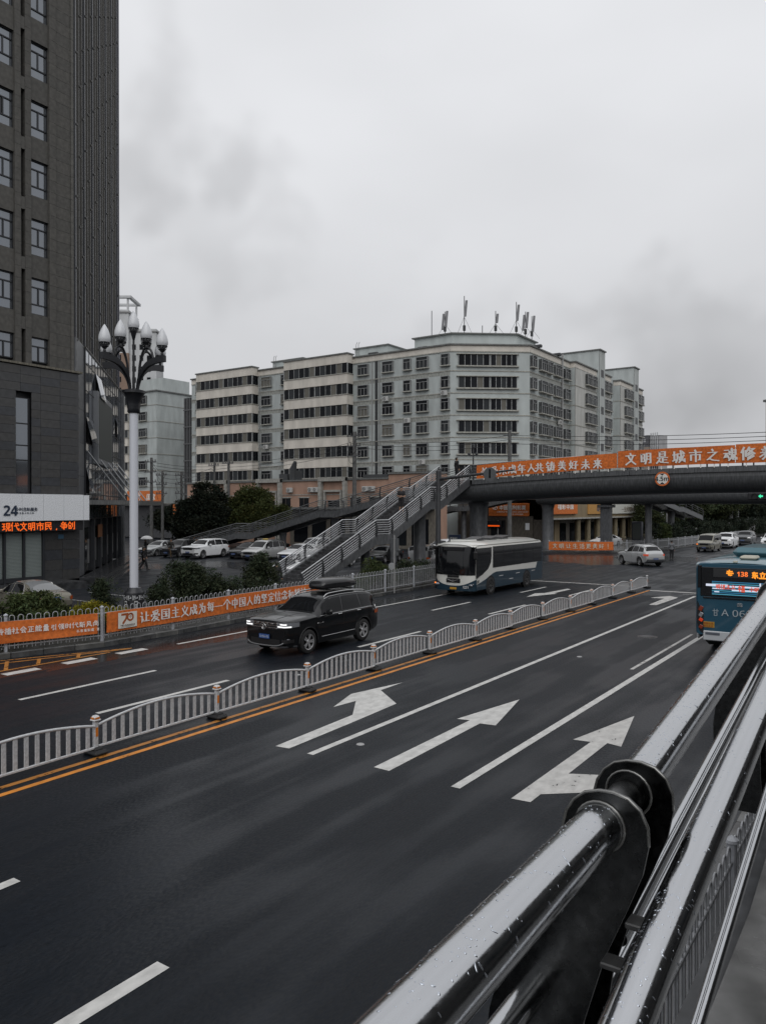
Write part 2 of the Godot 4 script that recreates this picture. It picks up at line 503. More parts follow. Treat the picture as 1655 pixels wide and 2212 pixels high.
func sheet(b: MB, pts: Array, y: float) -> void:   # a level polygon, points as Vector2(lat, along)
	var p := PackedVector2Array()
	for q in pts: p.append(Vector2(q.x, -q.y))
	if Geometry2D.is_polygon_clockwise(p): p.reverse()
	var t := Geometry2D.triangulate_polygon(p)
	for i in range(0, t.size(), 3):
		b.tri(Vector3(p[t[i]].x, y, p[t[i]].y), Vector3(p[t[i + 1]].x, y, p[t[i + 1]].y), Vector3(p[t[i + 2]].x, y, p[t[i + 2]].y), Vector3.UP, Vector3.UP, Vector3.UP)

func rect(b: MB, x0: float, x1: float, a0: float, a1: float, y: float) -> void:
	sheet(b, [Vector2(x0, a0), Vector2(x1, a0), Vector2(x1, a1), Vector2(x0, a1)], y)

var near_kerb := [Vector2(-25.6, -30), Vector2(-24.6, 2), Vector2(-23.9, 9), Vector2(-23.15, 13.28), Vector2(-22.4, 16.14), Vector2(-22.4, 19.32), Vector2(-22.8, 25), Vector2(-23.1, 31), Vector2(-23.3, 39), Vector2(-23.8, 44), Vector2(-25.5, 47.5), Vector2(-29, 50)]
var far_kerb := [Vector2(-75, 77), Vector2(-40, 75.8), Vector2(-31, 75.8), Vector2(-27.8, 76.8), Vector2(-25, 79.2), Vector2(-22.9, 84.5), Vector2(-21.9, 91.5), Vector2(-21.2, 110), Vector2(-19.6, 150), Vector2(-18, 320)]

func island(pts: Array, inner: Array, y: float, soil: Material, called: String) -> void:
	# pts: road edge, inner: the rest of the outline; a bed with kerb stones along the road edge
	var b := MB.new()
	sheet(b, pts + inner, y)
	structure(called, b, soil)

func kerb_line(pts: Array, inward: float, called: String, step := 1.0, limit := 9999) -> void:
	var root := Node3D.new()
	root.name = numbered(self, called)
	add_child(root, true)
	root.set_meta("kind", "structure")
	var k := 0
	for i in pts.size() - 1:
		var a: Vector2 = pts[i]; var e: Vector2 = pts[i + 1]
		var d := (e - a).normalized()
		var nrm := Vector2(-d.y, d.x) * inward
		var L := a.distance_to(e)
		var c := int(ceil(L / step))
		for j in c:
			if k > limit: return
			k += 1
			var p: Vector2 = a + d * (L * (j + 0.5) / c) + nrm * 0.09
			var b := MB.new()
			var hh := 0.2 + rng.randf_range(-0.006, 0.006)
			b.bev(V(p.x, hh * 0.5 - 0.02, p.y), Vector3(0.18, hh, L / c - 0.012), 0.02, Basis(Vector3.UP, atan2(-d.x, d.y)))
			part("kerb_stone", b, mat("kerb_stone_%d" % (k % 3), [Color(0.1, 0.1, 0.1), Color(0.13, 0.13, 0.125), Color(0.085, 0.088, 0.09)][k % 3], 0.55, 0.0, "concrete"), root)

func ground_and_roads() -> void:
	var b := MB.new()
	rect(b, -1500, 1500, -300, 2500, -0.03)
	structure("ground", b, mat("ground", Color(0.06, 0.06, 0.055), 0.8, 0.0, "concrete"))
	b = MB.new()
	rect(b, -110, -1.9, -60, 420, 0.0)
	structure("road", b, wet_asphalt())
	b = MB.new()
	rect(b, -1.9, 40, -60, 420, 0.14)
	b.quad(V(-1.9, -0.03, -60), V(-1.9, -0.03, 420), V(-1.9, 0.14, 420), V(-1.9, 0.14, -60))
	structure("right_pavement", b, mat("paving", Color(0.11, 0.11, 0.11), 0.5, 0.0, "concrete"))
	var rk := []
	for i in 12: rk.append(Vector2(-1.9, 3 + i * 6))
	kerb_line(rk, 1.0, "right_kerb")
	island(near_kerb, [Vector2(-31, 47), Vector2(-31, 31), Vector2(-28.6, 24), Vector2(-29.4, 12), Vector2(-30.4, -30)], 0.13, mat("soil", Color(0.035, 0.032, 0.026), 0.85, 0.0, "concrete"), "planting_bed")
	kerb_line(near_kerb.slice(2), 1.0, "near_kerb", 1.1)
	island(far_kerb, [Vector2(-110, 320), Vector2(-110, 77)], 0.13, mat("far_paving", Color(0.07, 0.07, 0.068), 0.4, 0.0, "concrete"), "far_pavement")
	kerb_line(far_kerb.slice(1, 8), 1.0, "far_kerb", 2.0)
	# standing water: thin films with ragged outlines where the road lies lowest
	var film := StandardMaterial3D.new()
	film.resource_name = "water_film"
	film.albedo_color = lin(0.011, 0.0125, 0.015); film.roughness = 0.2; film.metallic_specular = 0.32
	film.normal_enabled = true; film.normal_texture = noise_tex("film_n", 0.02, 0, 1, 1.5, 512, 4); film.normal_scale = 0.12
	film.uv1_triplanar = true; film.uv1_world_triplanar = true; film.uv1_scale = Vector3(0.5, 0.5, 0.3)
	var fn := FastNoiseLite.new()
	fn.seed = 31; fn.frequency = 0.6
	for q in [[-21.0, 19.5, 1.25, 7.5], [-21.6, 31.0, 0.9, 4.0], [-24.5, 68.0, 5.5, 6.5], [-19.0, 72.5, 3.5, 4.0], [-45.0, 45.5, 6.0, 3.0], [-50.0, 40.5, 4.0, 2.2]]:
		var pts := []
		for i in 72:
			var a := TAU * i / 72.0
			var k := 1.0 + 0.5 * fn.get_noise_2d(cos(a) * 2.0 + q[0], sin(a) * 2.0 + q[1]) + 0.25 * fn.get_noise_2d(cos(a) * 7.0 + q[1], sin(a) * 7.0)
			pts.append(Vector2(q[0] + cos(a) * q[2] * k, q[1] + sin(a) * q[3] * k))
		b = MB.new()
		sheet(b, pts, 0.002)
		structure("puddle", b, film)
	# steps and forecourt at the foot of the dark tower
	b = MB.new()
	b.span(V(-42, -0.02, 8), V(-39.6, 0.42, 27.3))
	structure("forecourt", b, mat("forecourt", Color(0.06, 0.062, 0.066), 0.25, 0.0, "concrete"))

func paint_mat(key: String, col: Color, wear: float) -> StandardMaterial3D:
	if mats.has(key): return mats[key]
	var m := StandardMaterial3D.new()
	m.resource_name = key
	m.albedo_color = col.linear_to_srgb()
	m.roughness = 0.42
	var f := FastNoiseLite.new()
	f.seed = 77; f.frequency = 0.011; f.fractal_octaves = 5; f.fractal_gain = 0.62; f.noise_type = FastNoiseLite.TYPE_SIMPLEX
	var im := f.get_seamless_image(512, 512)
	im.convert(Image.FORMAT_RGBA8)
	var d := im.get_data()
	for i in 512 * 512:
		var q := d[i * 4] / 255.0
		var sh := int(clampf(0.84 + 0.2 * q, 0.0, 1.0) * 255)
		d[i * 4] = sh; d[i * 4 + 1] = sh; d[i * 4 + 2] = sh
		d[i * 4 + 3] = 255 if q > wear else 0
	m.albedo_texture = ImageTexture.create_from_image(Image.create_from_data(512, 512, false, Image.FORMAT_RGBA8, d))
	if wear > 0.0:
		m.transparency = BaseMaterial3D.TRANSPARENCY_ALPHA_SCISSOR
		m.alpha_scissor_threshold = 0.5
	m.uv1_triplanar = true; m.uv1_world_triplanar = true; m.uv1_scale = Vector3(0.55, 0.55, 0.32)
	mats[key] = m
	return m

func road_paint() -> void:
	var white := paint_mat("white_road_paint", Color(0.56, 0.555, 0.535), 0.04)
	var worn := paint_mat("worn_road_paint", Color(0.5, 0.49, 0.47), 0.14)
	var amber := paint_mat("yellow_road_paint", Color(0.6, 0.22, 0.025), 0.12)
	var old_amber := paint_mat("old_yellow_paint", Color(0.4, 0.165, 0.03), 0.26)
	var lines := [   # x of the middle, width, from, to, paint
		[-9.42, 0.15, 11.3, 43.0, 0], [-6.29, 0.17, 11.33, 31.0, 0], [-6.29, 0.15, 31.0, 42.0, 1], [-6.68, 0.1, 22.5, 30.0, 1],
		[-9.29, 0.16, -0.6, 5.4, 0], [-6.32, 0.19, -0.7, 5.24, 0],
		[-15.3, 0.15, 10.81, 14.9, 0], [-15.33, 0.15, 20.93, 24.9, 0], [-15.34, 0.15, 30.65, 34.55, 0], [-15.05, 0.15, 39.73, 43.2, 0],
		[-17.95, 0.15, 10.5, 14.62, 0], [-17.95, 0.15, 20.4, 24.4, 0], [-18.04, 0.15, 30.3, 34.0, 0], [-17.8, 0.15, 39.45, 43.07, 0],
		[-20.8, 0.14, 17.87, 41.0, 0], [-20.99, 0.36, 11.83, 12.87, 0], [-20.99, 0.36, 13.7, 14.74, 0], [-20.99, 0.36, 15.6, 16.68, 0],
		[-12.24, 0.13, 2.0, 44.5, 2], [-12.56, 0.13, 2.0, 36.0, 3], [-9.42, 0.15, -20.0, -6.0, 0]]
	for l in lines:
		var b := MB.new()
		rect(b, l[0] - l[1] * 0.5, l[0] + l[1] * 0.5, l[2], l[3], 0.004)
		structure("lane_line" if l[4] < 2 else "yellow_line", b, [white, worn, amber, old_amber][l[4]])
	var shapes := [   # turn arrows, as they lie
		[[-10.3, 11.3], [-9.98, 11.34], [-10.06, 13.6], [-10.15, 15.39], [-11.23, 16.3], [-11.24, 17.37], [-11.62, 15.55], [-11.2, 14.29], [-11.1, 15.05], [-10.42, 14.0]],
		[[-8.0, 11.39], [-7.66, 11.38], [-7.72, 15.0], [-7.37, 15.06], [-7.89, 17.43], [-8.31, 15.04], [-8.02, 15.1]],
		[[-5.31, 11.41], [-4.99, 11.44], [-4.99, 11.85], [-4.1, 12.6], [-4.1, 11.9], [-3.65, 13.1], [-4.1, 14.3], [-4.1, 13.5], [-4.97, 13.05], [-4.98, 15.18], [-4.68, 15.1], [-5.13, 17.51], [-5.63, 15.02], [-5.28, 15.07]],
		[[-16.67, 37.67], [-16.97, 39.54], [-16.6, 39.9], [-16.4, 42.79], [-16.1, 42.6], [-16.15, 40.15], [-15.9, 40.0]],
		[[-10.45, 38.0], [-10.1, 38.0], [-10.0, 41.78], [-10.56, 42.36], [-11.2, 41.0], [-10.5, 41.0]]]
	for i in shapes.size():
		var b := MB.new()
		var p := []
		for q in shapes[i]: p.append(Vector2(q[0], q[1]))
		sheet(b, p, 0.0045)
		structure("lane_arrow", b, worn if i in [2, 4] else white)
	var stop := MB.new()
	rect(stop, -12.2, -6.0, 44.4, 44.75, 0.004)
	structure("stop_line", stop, worn)
	# yellow hatching by the kerb
	var h := MB.new()
	var hl := [[[-23.0, 12.85], [-21.45, 16.5]], [[-22.9, 11.6], [-21.4, 16.4]], [[-21.52, 11.4], [-21.4, 15.6]], [[-22.3, 13.7], [-21.55, 13.2]], [[-22.0, 14.9], [-21.5, 14.5]], [[-22.7, 12.9], [-21.55, 12.2]], [[-22.95, 11.9], [-21.55, 11.4]]]
	var y := 0.004
	for l in hl:
		var a := Vector2(l[0][0], l[0][1]); var e := Vector2(l[1][0], l[1][1])
		var m := (e - a).normalized().orthogonal() * 0.055
		y += 0.0012
		sheet(h, [a + m, e + m, e - m, a - m], y)
	structure("yellow_hatching", h, old_amber)
	# zebra and edge lines of the junction, drain covers
	for k in 2:
		var b := MB.new()
		rect(b, -20.5, -13.5, 46.2 + k * 0.0, 46.5, 0.004 + k * 0.001)
		if k == 0: structure("stop_line", b, worn)
	for q in [[-9.9, 43.6], [-14.6, 19.0], [-7.9, 28.5], [-26.0, 62.0]]:
		var mh := MB.new()
		mh.lathe([Vector2(0.0, 0.004), Vector2(0.3, 0.004), Vector2(0.31, 0.009), Vector2(0.36, 0.009), Vector2(0.37, 0.0)], 24, Transform3D(Basis(), V(q[0], 0, q[1])))
		structure("manhole_cover", mh, mat("manhole_iron", Color(0.03, 0.03, 0.032), 0.35, 0.5, "steel"))
	for q in [[-9.0, 12.35], [-8.6, 23.5], [-14.2, 16.5]]:
		var d := MB.new()
		d.lathe([Vector2(0.0, 0.012), Vector2(0.07, 0.012), Vector2(0.085, 0.0)], 10, Transform3D(Basis(), V(q[0], 0, q[1])))
		structure("road_stud", d, mat("road_stud", Color(0.3, 0.3, 0.3), 0.4))
	var lot := paint_mat("lot_paint", Color(0.4, 0.4, 0.39), 0.3)
	for k in 5:
		var b := MB.new()
		rect(b, -37.6, -32.2, 15.6 + k * 2.6, 15.7 + k * 2.6, 0.004)
		structure("bay_line", b, lot)

# ---------- footbridges ----------
func deck_y(lat: float) -> float:
	return 7.2 - 0.00145 * (lat + 8.0) * (lat + 8.0)

func grey_steel() -> StandardMaterial3D: return mat("grey_bridge_paint", Color(0.115, 0.12, 0.127), 0.42, 0.0, "grime")
func dark_steel() -> StandardMaterial3D: return mat("dark_bridge_paint", Color(0.05, 0.053, 0.058), 0.45, 0.0, "grime")
func bright_steel() -> StandardMaterial3D: return mat("stainless_tube", Color(0.72, 0.73, 0.74), 0.24, 1.0, "steel")

func girder(root: Node3D, a0: float, a1: float, x0: float, x1: float, deep: float, yfun: Callable) -> void:
	var w := a1 - a0
	var sec := [Vector2(0.12, -0.34), Vector2(0.1, -0.6)]
	for i in 9:
		var t := PI * 0.5 * i / 8.0
		sec.append(Vector2(0.1 + (1.0 - cos(t)) * w * 0.3, -0.6 - sin(t) * (deep - 0.6)))
	var full := sec.duplicate()
	for i in range(sec.size() - 1, -1, -1): full.append(Vector2(w - sec[i].x, sec[i].y))
	var xs := []
	var steps := int((x1 - x0) / 1.0)
	for i in steps + 1: xs.append(lerpf(x0, x1, float(i) / steps))
	var rows := []
	for x in xs:
		var r := []
		for s in full: r.append(V(x, yfun.call(x) + s.y, a0 + s.x))
		rows.append(r)
	var b := MB.new()
	b.grid(rows, 0.8, true)
	for e in [rows[0], rows[-1]]:
		for i in range(1, e.size() - 1): b.flat3(e[0], e[i], e[i + 1])
	part("girder", b, grey_steel(), root)
	# the deck slab with its edge plate, in lengths with open joints
	var k := 0
	while k < steps:
		var xa: float = xs[k]; var xb: float = xs[mini(k + 4, steps)]
		b = MB.new()
		var ya: float = yfun.call(xa); var yb: float = yfun.call(xb)
		var g := 0.012
		var q := []
		for p in [[xa + g, ya], [xb - g, yb]]:
			q.append([V(p[0], p[1], a0), V(p[0], p[1] - 0.33, a0), V(p[0], p[1] - 0.33, a1), V(p[0], p[1], a1)])
		for i in 4:
			var j := (i + 1) % 4
			b.quad(q[0][i], q[0][j], q[1][j], q[1][i])
		b.quad(q[0][0], q[0][3], q[0][2], q[0][1]); b.quad(q[1][0], q[1][1], q[1][2], q[1][3])
		part("deck_edge", b, grey_steel(), root)
		k += 4

func pillar(root: Node3D, lat: float, along: float, r: float, top: float, square := false) -> void:
	var b := MB.new()
	if square:
		b.bev(V(lat, top * 0.5, along), Vector3(r * 2, top, r * 2), 0.05)
		b.bev(V(lat, 0.2, along), Vector3(r * 2 + 0.2, 0.4, r * 2 + 0.2), 0.04)
		b.bev(V(lat, top - 0.2, along), Vector3(r * 2 + 0.5, 0.3, r * 2 + 0.5), 0.04)
	else:
		b.lathe([Vector2(r * 1.08, 0), Vector2(r * 1.08, 0.35), Vector2(r, 0.42), Vector2(r, top - 0.5), Vector2(r * 1.25, top), Vector2(0, top)], 28, Transform3D(Basis(), V(lat, 0, along)))
	part("pillar", b, mat("pillar_paint", Color(0.1, 0.105, 0.115), 0.5, 0.0, "grime"), root)

func rail_run(root: Node3D, pts: Array, r: float, m: Material, called := "rail") -> void:
	var b := MB.new()
	b.tube(pts, r, 8)
	part(called, b, m, root)

func front_bridge() -> void:
	var t := thing("footbridge", "grey arched footbridge crossing the wide road, orange banners along its side", "footbridge")
	girder(t, 50.0, 54.0, -31.0, 34.0, 1.58, deck_y)
	pillar(t, -27.0, 52.2, 0.65, 5.1)
	pillar(t, 8.0, 52.2, 0.65, 5.3)
	for a in [50.06, 53.94]:
		for hgt in [0.2, 0.42, 0.64, 0.86, 1.08]:
			var pts := []
			for i in 33:
				var x := -26.4 + i * 1.8
				pts.append(V(x, deck_y(x) + hgt, a))
			rail_run(t, pts, 0.03 if hgt > 1.0 else 0.018, bright_steel())
		for i in 30:
			var x := -26.3 + i * 2.0
			var b := MB.new()
			b.bev(V(x, deck_y(x) + 0.55, a), Vector3(0.09, 1.1, 0.06), 0.01)
			part("post", b, dark_steel(), t)

func flight(root: Node3D, P: Array, xf: Transform3D, width: float, stepped: bool, rails: int, bright: Material, step_post: float) -> void:
	# P: (run, height) of the walking line; xf takes run to x, height to y and the width to z
	var body := grey_steel()
	for side in [0.0, width]:
		var top := PackedVector2Array(); var low := PackedVector2Array()
		for i in P.size():
			top.append(P[i] + Vector2(0, 0.16)); low.append(P[i] + Vector2(0, -0.42))
		low[0].y = maxf(low[0].y, -0.05)
		var poly := top.duplicate()
		for i in range(low.size() - 1, -1, -1): poly.append(low[i])
		var b := MB.new()
		b.prism(poly, 0.12, xf * Transform3D(Basis(), Vector3(0, 0, side - 0.06)))
		part("stringer", b, body, root)
	for i in P.size() - 1:
		var p: Vector2 = P[i]; var q: Vector2 = P[i + 1]
		if absf(q.y - p.y) < 0.02 or not stepped:
			var b := MB.new()
			b.prism(PackedVector2Array([p, q, q - Vector2(0, 0.14), p - Vector2(0, 0.14)]), width - 0.14, xf * Transform3D(Basis(), Vector3(0, 0, 0.07)))
			part("landing" if absf(q.y - p.y) < 0.02 else "ramp_slab", b, mat("deck_concrete", Color(0.09, 0.09, 0.09), 0.35, 0.0, "concrete"), root)
			continue
		var c := int(round(absf(q.y - p.y) / 0.16))
		for k in c:
			var a := p.lerp(q, float(k) / c); var e := p.lerp(q, float(k + 1) / c)
			var b := MB.new()
			b.prism(PackedVector2Array([a, Vector2(a.x, e.y), Vector2(e.x, e.y), Vector2(e.x, e.y - 0.1), Vector2(a.x + 0.06, e.y - 0.14)]), width - 0.14, xf * Transform3D(Basis(), Vector3(0, 0, 0.07)))
			part("tread", b, mat("tread_stone", Color(0.075, 0.076, 0.08), 0.38, 0.0, "concrete"), root)
		# the sloping soffit under the steps
		var s := MB.new()
		s.prism(PackedVector2Array([p + Vector2(0, -0.2), q + Vector2(0, -0.2), q + Vector2(0, -0.34), p + Vector2(0, -0.34)]), width - 0.16, xf * Transform3D(Basis(), Vector3(0, 0, 0.08)))
		part("soffit", s, body, root)
	for side in [0.0, width]:
		var out := -1.0 if side == 0.0 else 1.0
		for k in rails:
			var f := float(k) / (rails - 1)
			var hh := lerpf(0.22, 1.06, f)
			var bow := sin(f * PI) * 0.07 * out
			var pts := []
			for p in P: pts.append(xf * Vector3(p.x, p.y + hh, side + bow))
			rail_run(root, pts, 0.038 if k == rails - 1 else 0.02, bright)
		# bowed fin posts
		var run := 0.0
		var total: float = P[-1].x - P[0].x
		var n := int(absf(total) / step_post)
		for j in n + 1:
			var s: float = P[0].x + total * (j + 0.02) / (n + 0.04)
			var y := 0.0
			for i in P.size() - 1:
				var lo := minf(P[i].x, P[i + 1].x); var hi := maxf(P[i].x, P[i + 1].x)
				if s >= lo - 0.001 and s <= hi + 0.001:
					y = lerpf(P[i].y, P[i + 1].y, (s - P[i].x) / (P[i + 1].x - P[i].x))
			var poly := PackedVector2Array()
			for k in 9:
				var f := k / 8.0
				poly.append(Vector2(sin(f * PI) * 0.13 * out + 0.035 * out, f * 1.06))
			for k in range(8, -1, -1):
				var f := k / 8.0
				poly.append(Vector2(sin(f * PI) * 0.1 * out - 0.05 * out, f * 1.06))
			var b := MB.new()
			# polygon x is the width direction, y is up, pushed along the run
			b.prism(poly, 0.07, xf * Transform3D(Basis(Vector3(0, 0, 1), Vector3(0, 1, 0), Vector3(-1, 0, 0)), Vector3(s + 0.035, y, side)))
			part("post", b, dark_steel(), root)

func stair_and_ramp() -> void:
	var t := thing("staircase", "straight steel staircase with bright rails climbing from the pavement to the footbridge", "staircase")
	var P := [Vector2(31.2, 0.14), Vector2(38.1, 2.87), Vector2(39.45, 2.87), Vector2(44.45, 5.0), Vector2(45.85, 5.0), Vector2(50.0, 6.72)]
	# run lies along the road, the width towards the far side
	var xf := Transform3D(Basis(Vector3(0, 0, -1), Vector3(0, 1, 0), Vector3(-1, 0, 0)), Vector3(-26.6, 0, 0))
	flight(t, P, xf, 2.55, true, 7, bright_steel(), 1.62)
	pillar(t, -27.9, 45.2, 0.42, 4.6)
	pillar(t, -27.9, 38.8, 0.3, 2.5)
	var r := thing("access_ramp", "long dark ramp with two landings sloping down to the left behind the staircase", "ramp")
	var Q := [Vector2(-31, 6.75), Vector2(-41.8, 4.25), Vector2(-43.7, 4.25), Vector2(-52.0, 2.1), Vector2(-53.9, 2.1), Vector2(-63.5, 0.05)]
	var R := []
	for q in Q: R.append(Vector2(-q.x - 31, q.y))
	var xr := Transform3D(Basis(Vector3(-1, 0, 0), Vector3(0, 1, 0), Vector3(0, 0, -1)), V(-31, 0, 53.6))
	var gal := mat("galvanised_rail", Color(0.2, 0.205, 0.21), 0.42, 0.7, "steel")
	flight(r, R, xr, 2.5, false, 6, gal, 2.9)
	for x in [-36.5, -42.8, -49.0]: pillar(r, x, 54.85, 0.3, 5.2 - (-36.5 - x) * 0.23 - 0.0 if x < -36.6 else 5.0)
	# platform that ties stair, ramp and bridge together
	var pl := MB.new()
	pl.span(V(-31.0, 6.36, 50.0), V(-26.4, 6.7, 56.2))
	part("platform", pl, grey_steel(), t)

func back_bridge() -> void:
	var t := thing("footbridge", "second grey footbridge farther away, seen below the girder of the nearer one", "footbridge")
	girder(t, 79.0, 82.6, -34.0, 22.0, 1.56, func(_x: float) -> float: return 6.6)
	pillar(t, -33.2, 80.8, 0.62, 5.05)
	pillar(t, -26.6, 80.6, 0.5, 5.05, true)
	pillar(t, -22.4, 81.2, 0.34, 5.05)
	for hgt in [0.3, 0.7, 1.08]:
		rail_run(t, [V(-34, 6.6 + hgt, 79.05), V(22, 6.6 + hgt, 79.05)], 0.03, bright_steel())
	var r := thing("access_ramp", "dark ramp running away behind the second footbridge towards the trees", "ramp")
	var P := [Vector2(82.6, 6.5), Vector2(99, 4.6), Vector2(101, 4.6), Vector2(112, 3.4)]
	var xf := Transform3D(Basis(Vector3(0, 0, -1), Vector3(0, 1, 0), Vector3(-1, 0, 0)), Vector3(-23.6, 0, 0))
	flight(r, P, xf, 2.4, false, 4, grey_steel(), 3.0)
	pillar(r, -24.8, 100.0, 0.4, 4.3)
	pillar(r, -24.8, 110.5, 0.4, 3.2)
	# a third walkway down to the left of the far one
	var s := thing("access_ramp", "dark ramp seen under the first girder between the staircase and its pillar", "ramp")
	var Q := [Vector2(0, 6.5), Vector2(9, 4.7), Vector2(11, 4.7), Vector2(22, 2.6)]
	flight(s, Q, Transform3D(Basis(Vector3(-1, 0, 0), Vector3(0, 1, 0), Vector3(0, 0, -1)), V(-34, 0, 80.2)), 2.2, false, 5, mat("galvanised_rail"), 3.0)
	pillar(s, -44.0, 81.3, 0.3, 4.4)

# ---------- the walkway under the lens ----------
func wet_steel(key: String, streak: float) -> StandardMaterial3D:
	if mats.has(key): return mats[key]
	var m := StandardMaterial3D.new()
	m.resource_name = key
	m.albedo_color = lin(0.5, 0.51, 0.525); m.metallic = 1.0; m.roughness = 0.24
	m.roughness_texture = noise_tex("wet_steel_r", 0.03, 0.35, 0.95, 0.0, 512, 5)
	m.normal_enabled = true
	m.normal_texture = noise_tex("wet_steel_n", 0.05, 0, 1, 2.0, 512, 4)
	m.normal_scale = 0.07
	m.uv1_triplanar = true; m.uv1_scale = Vector3(7, 7, 2.2)
	mats[key] = m
	return m

func drops(parent: Node3D, pts: Array, r: float, count: int, size: float) -> void:
	var mb := MB.new()
	mb.lathe([Vector2(0.0, -0.3), Vector2(0.8, -0.2), Vector2(1.0, 0.1), Vector2(0.75, 0.55), Vector2(0.35, 0.78), Vector2(0.0, 0.85)], 7)
	var mm := MultiMesh.new()
	mm.transform_format = MultiMesh.TRANSFORM_3D
	var water := StandardMaterial3D.new()
	water.resource_name = "rain_water"
	water.albedo_color = Color(0.75, 0.77, 0.8); water.roughness = 0.06; water.metallic = 0.85
	mm.mesh = mb.mesh(water)
	mm.instance_count = count
	for i in count:
		var s := rng.randi_range(0, pts.size() - 2)
		var a: Vector3 = pts[s]; var e: Vector3 = pts[s + 1]
		var d := (e - a).normalized()
		var sd := d.cross(Vector3.UP).normalized(); var up := sd.cross(d)
		var th := rng.randfn(0.0, 0.75)
		var o := (up * cos(th) + sd * sin(th)).normalized()
		var tn := d.cross(o)
		var k := size * rng.randf_range(0.35, 1.0)
		var run := k * rng.randf_range(1.0, 3.2) if absf(th) > 0.5 else k * rng.randf_range(0.9, 1.6)
		var sk := rng.randf_range(-0.5, 0.5)
		mm.set_instance_transform(i, Transform3D(Basis((d * k), o * k * 0.5, (tn + d * sk) * run), a.lerp(e, rng.randf()) + o * r))
	var mi := MultiMeshInstance3D.new()
	mi.multimesh = mm
	mi.name = numbered(parent, "raindrops")
	parent.add_child(mi, true)
	mi.set_meta("kind", "stuff")

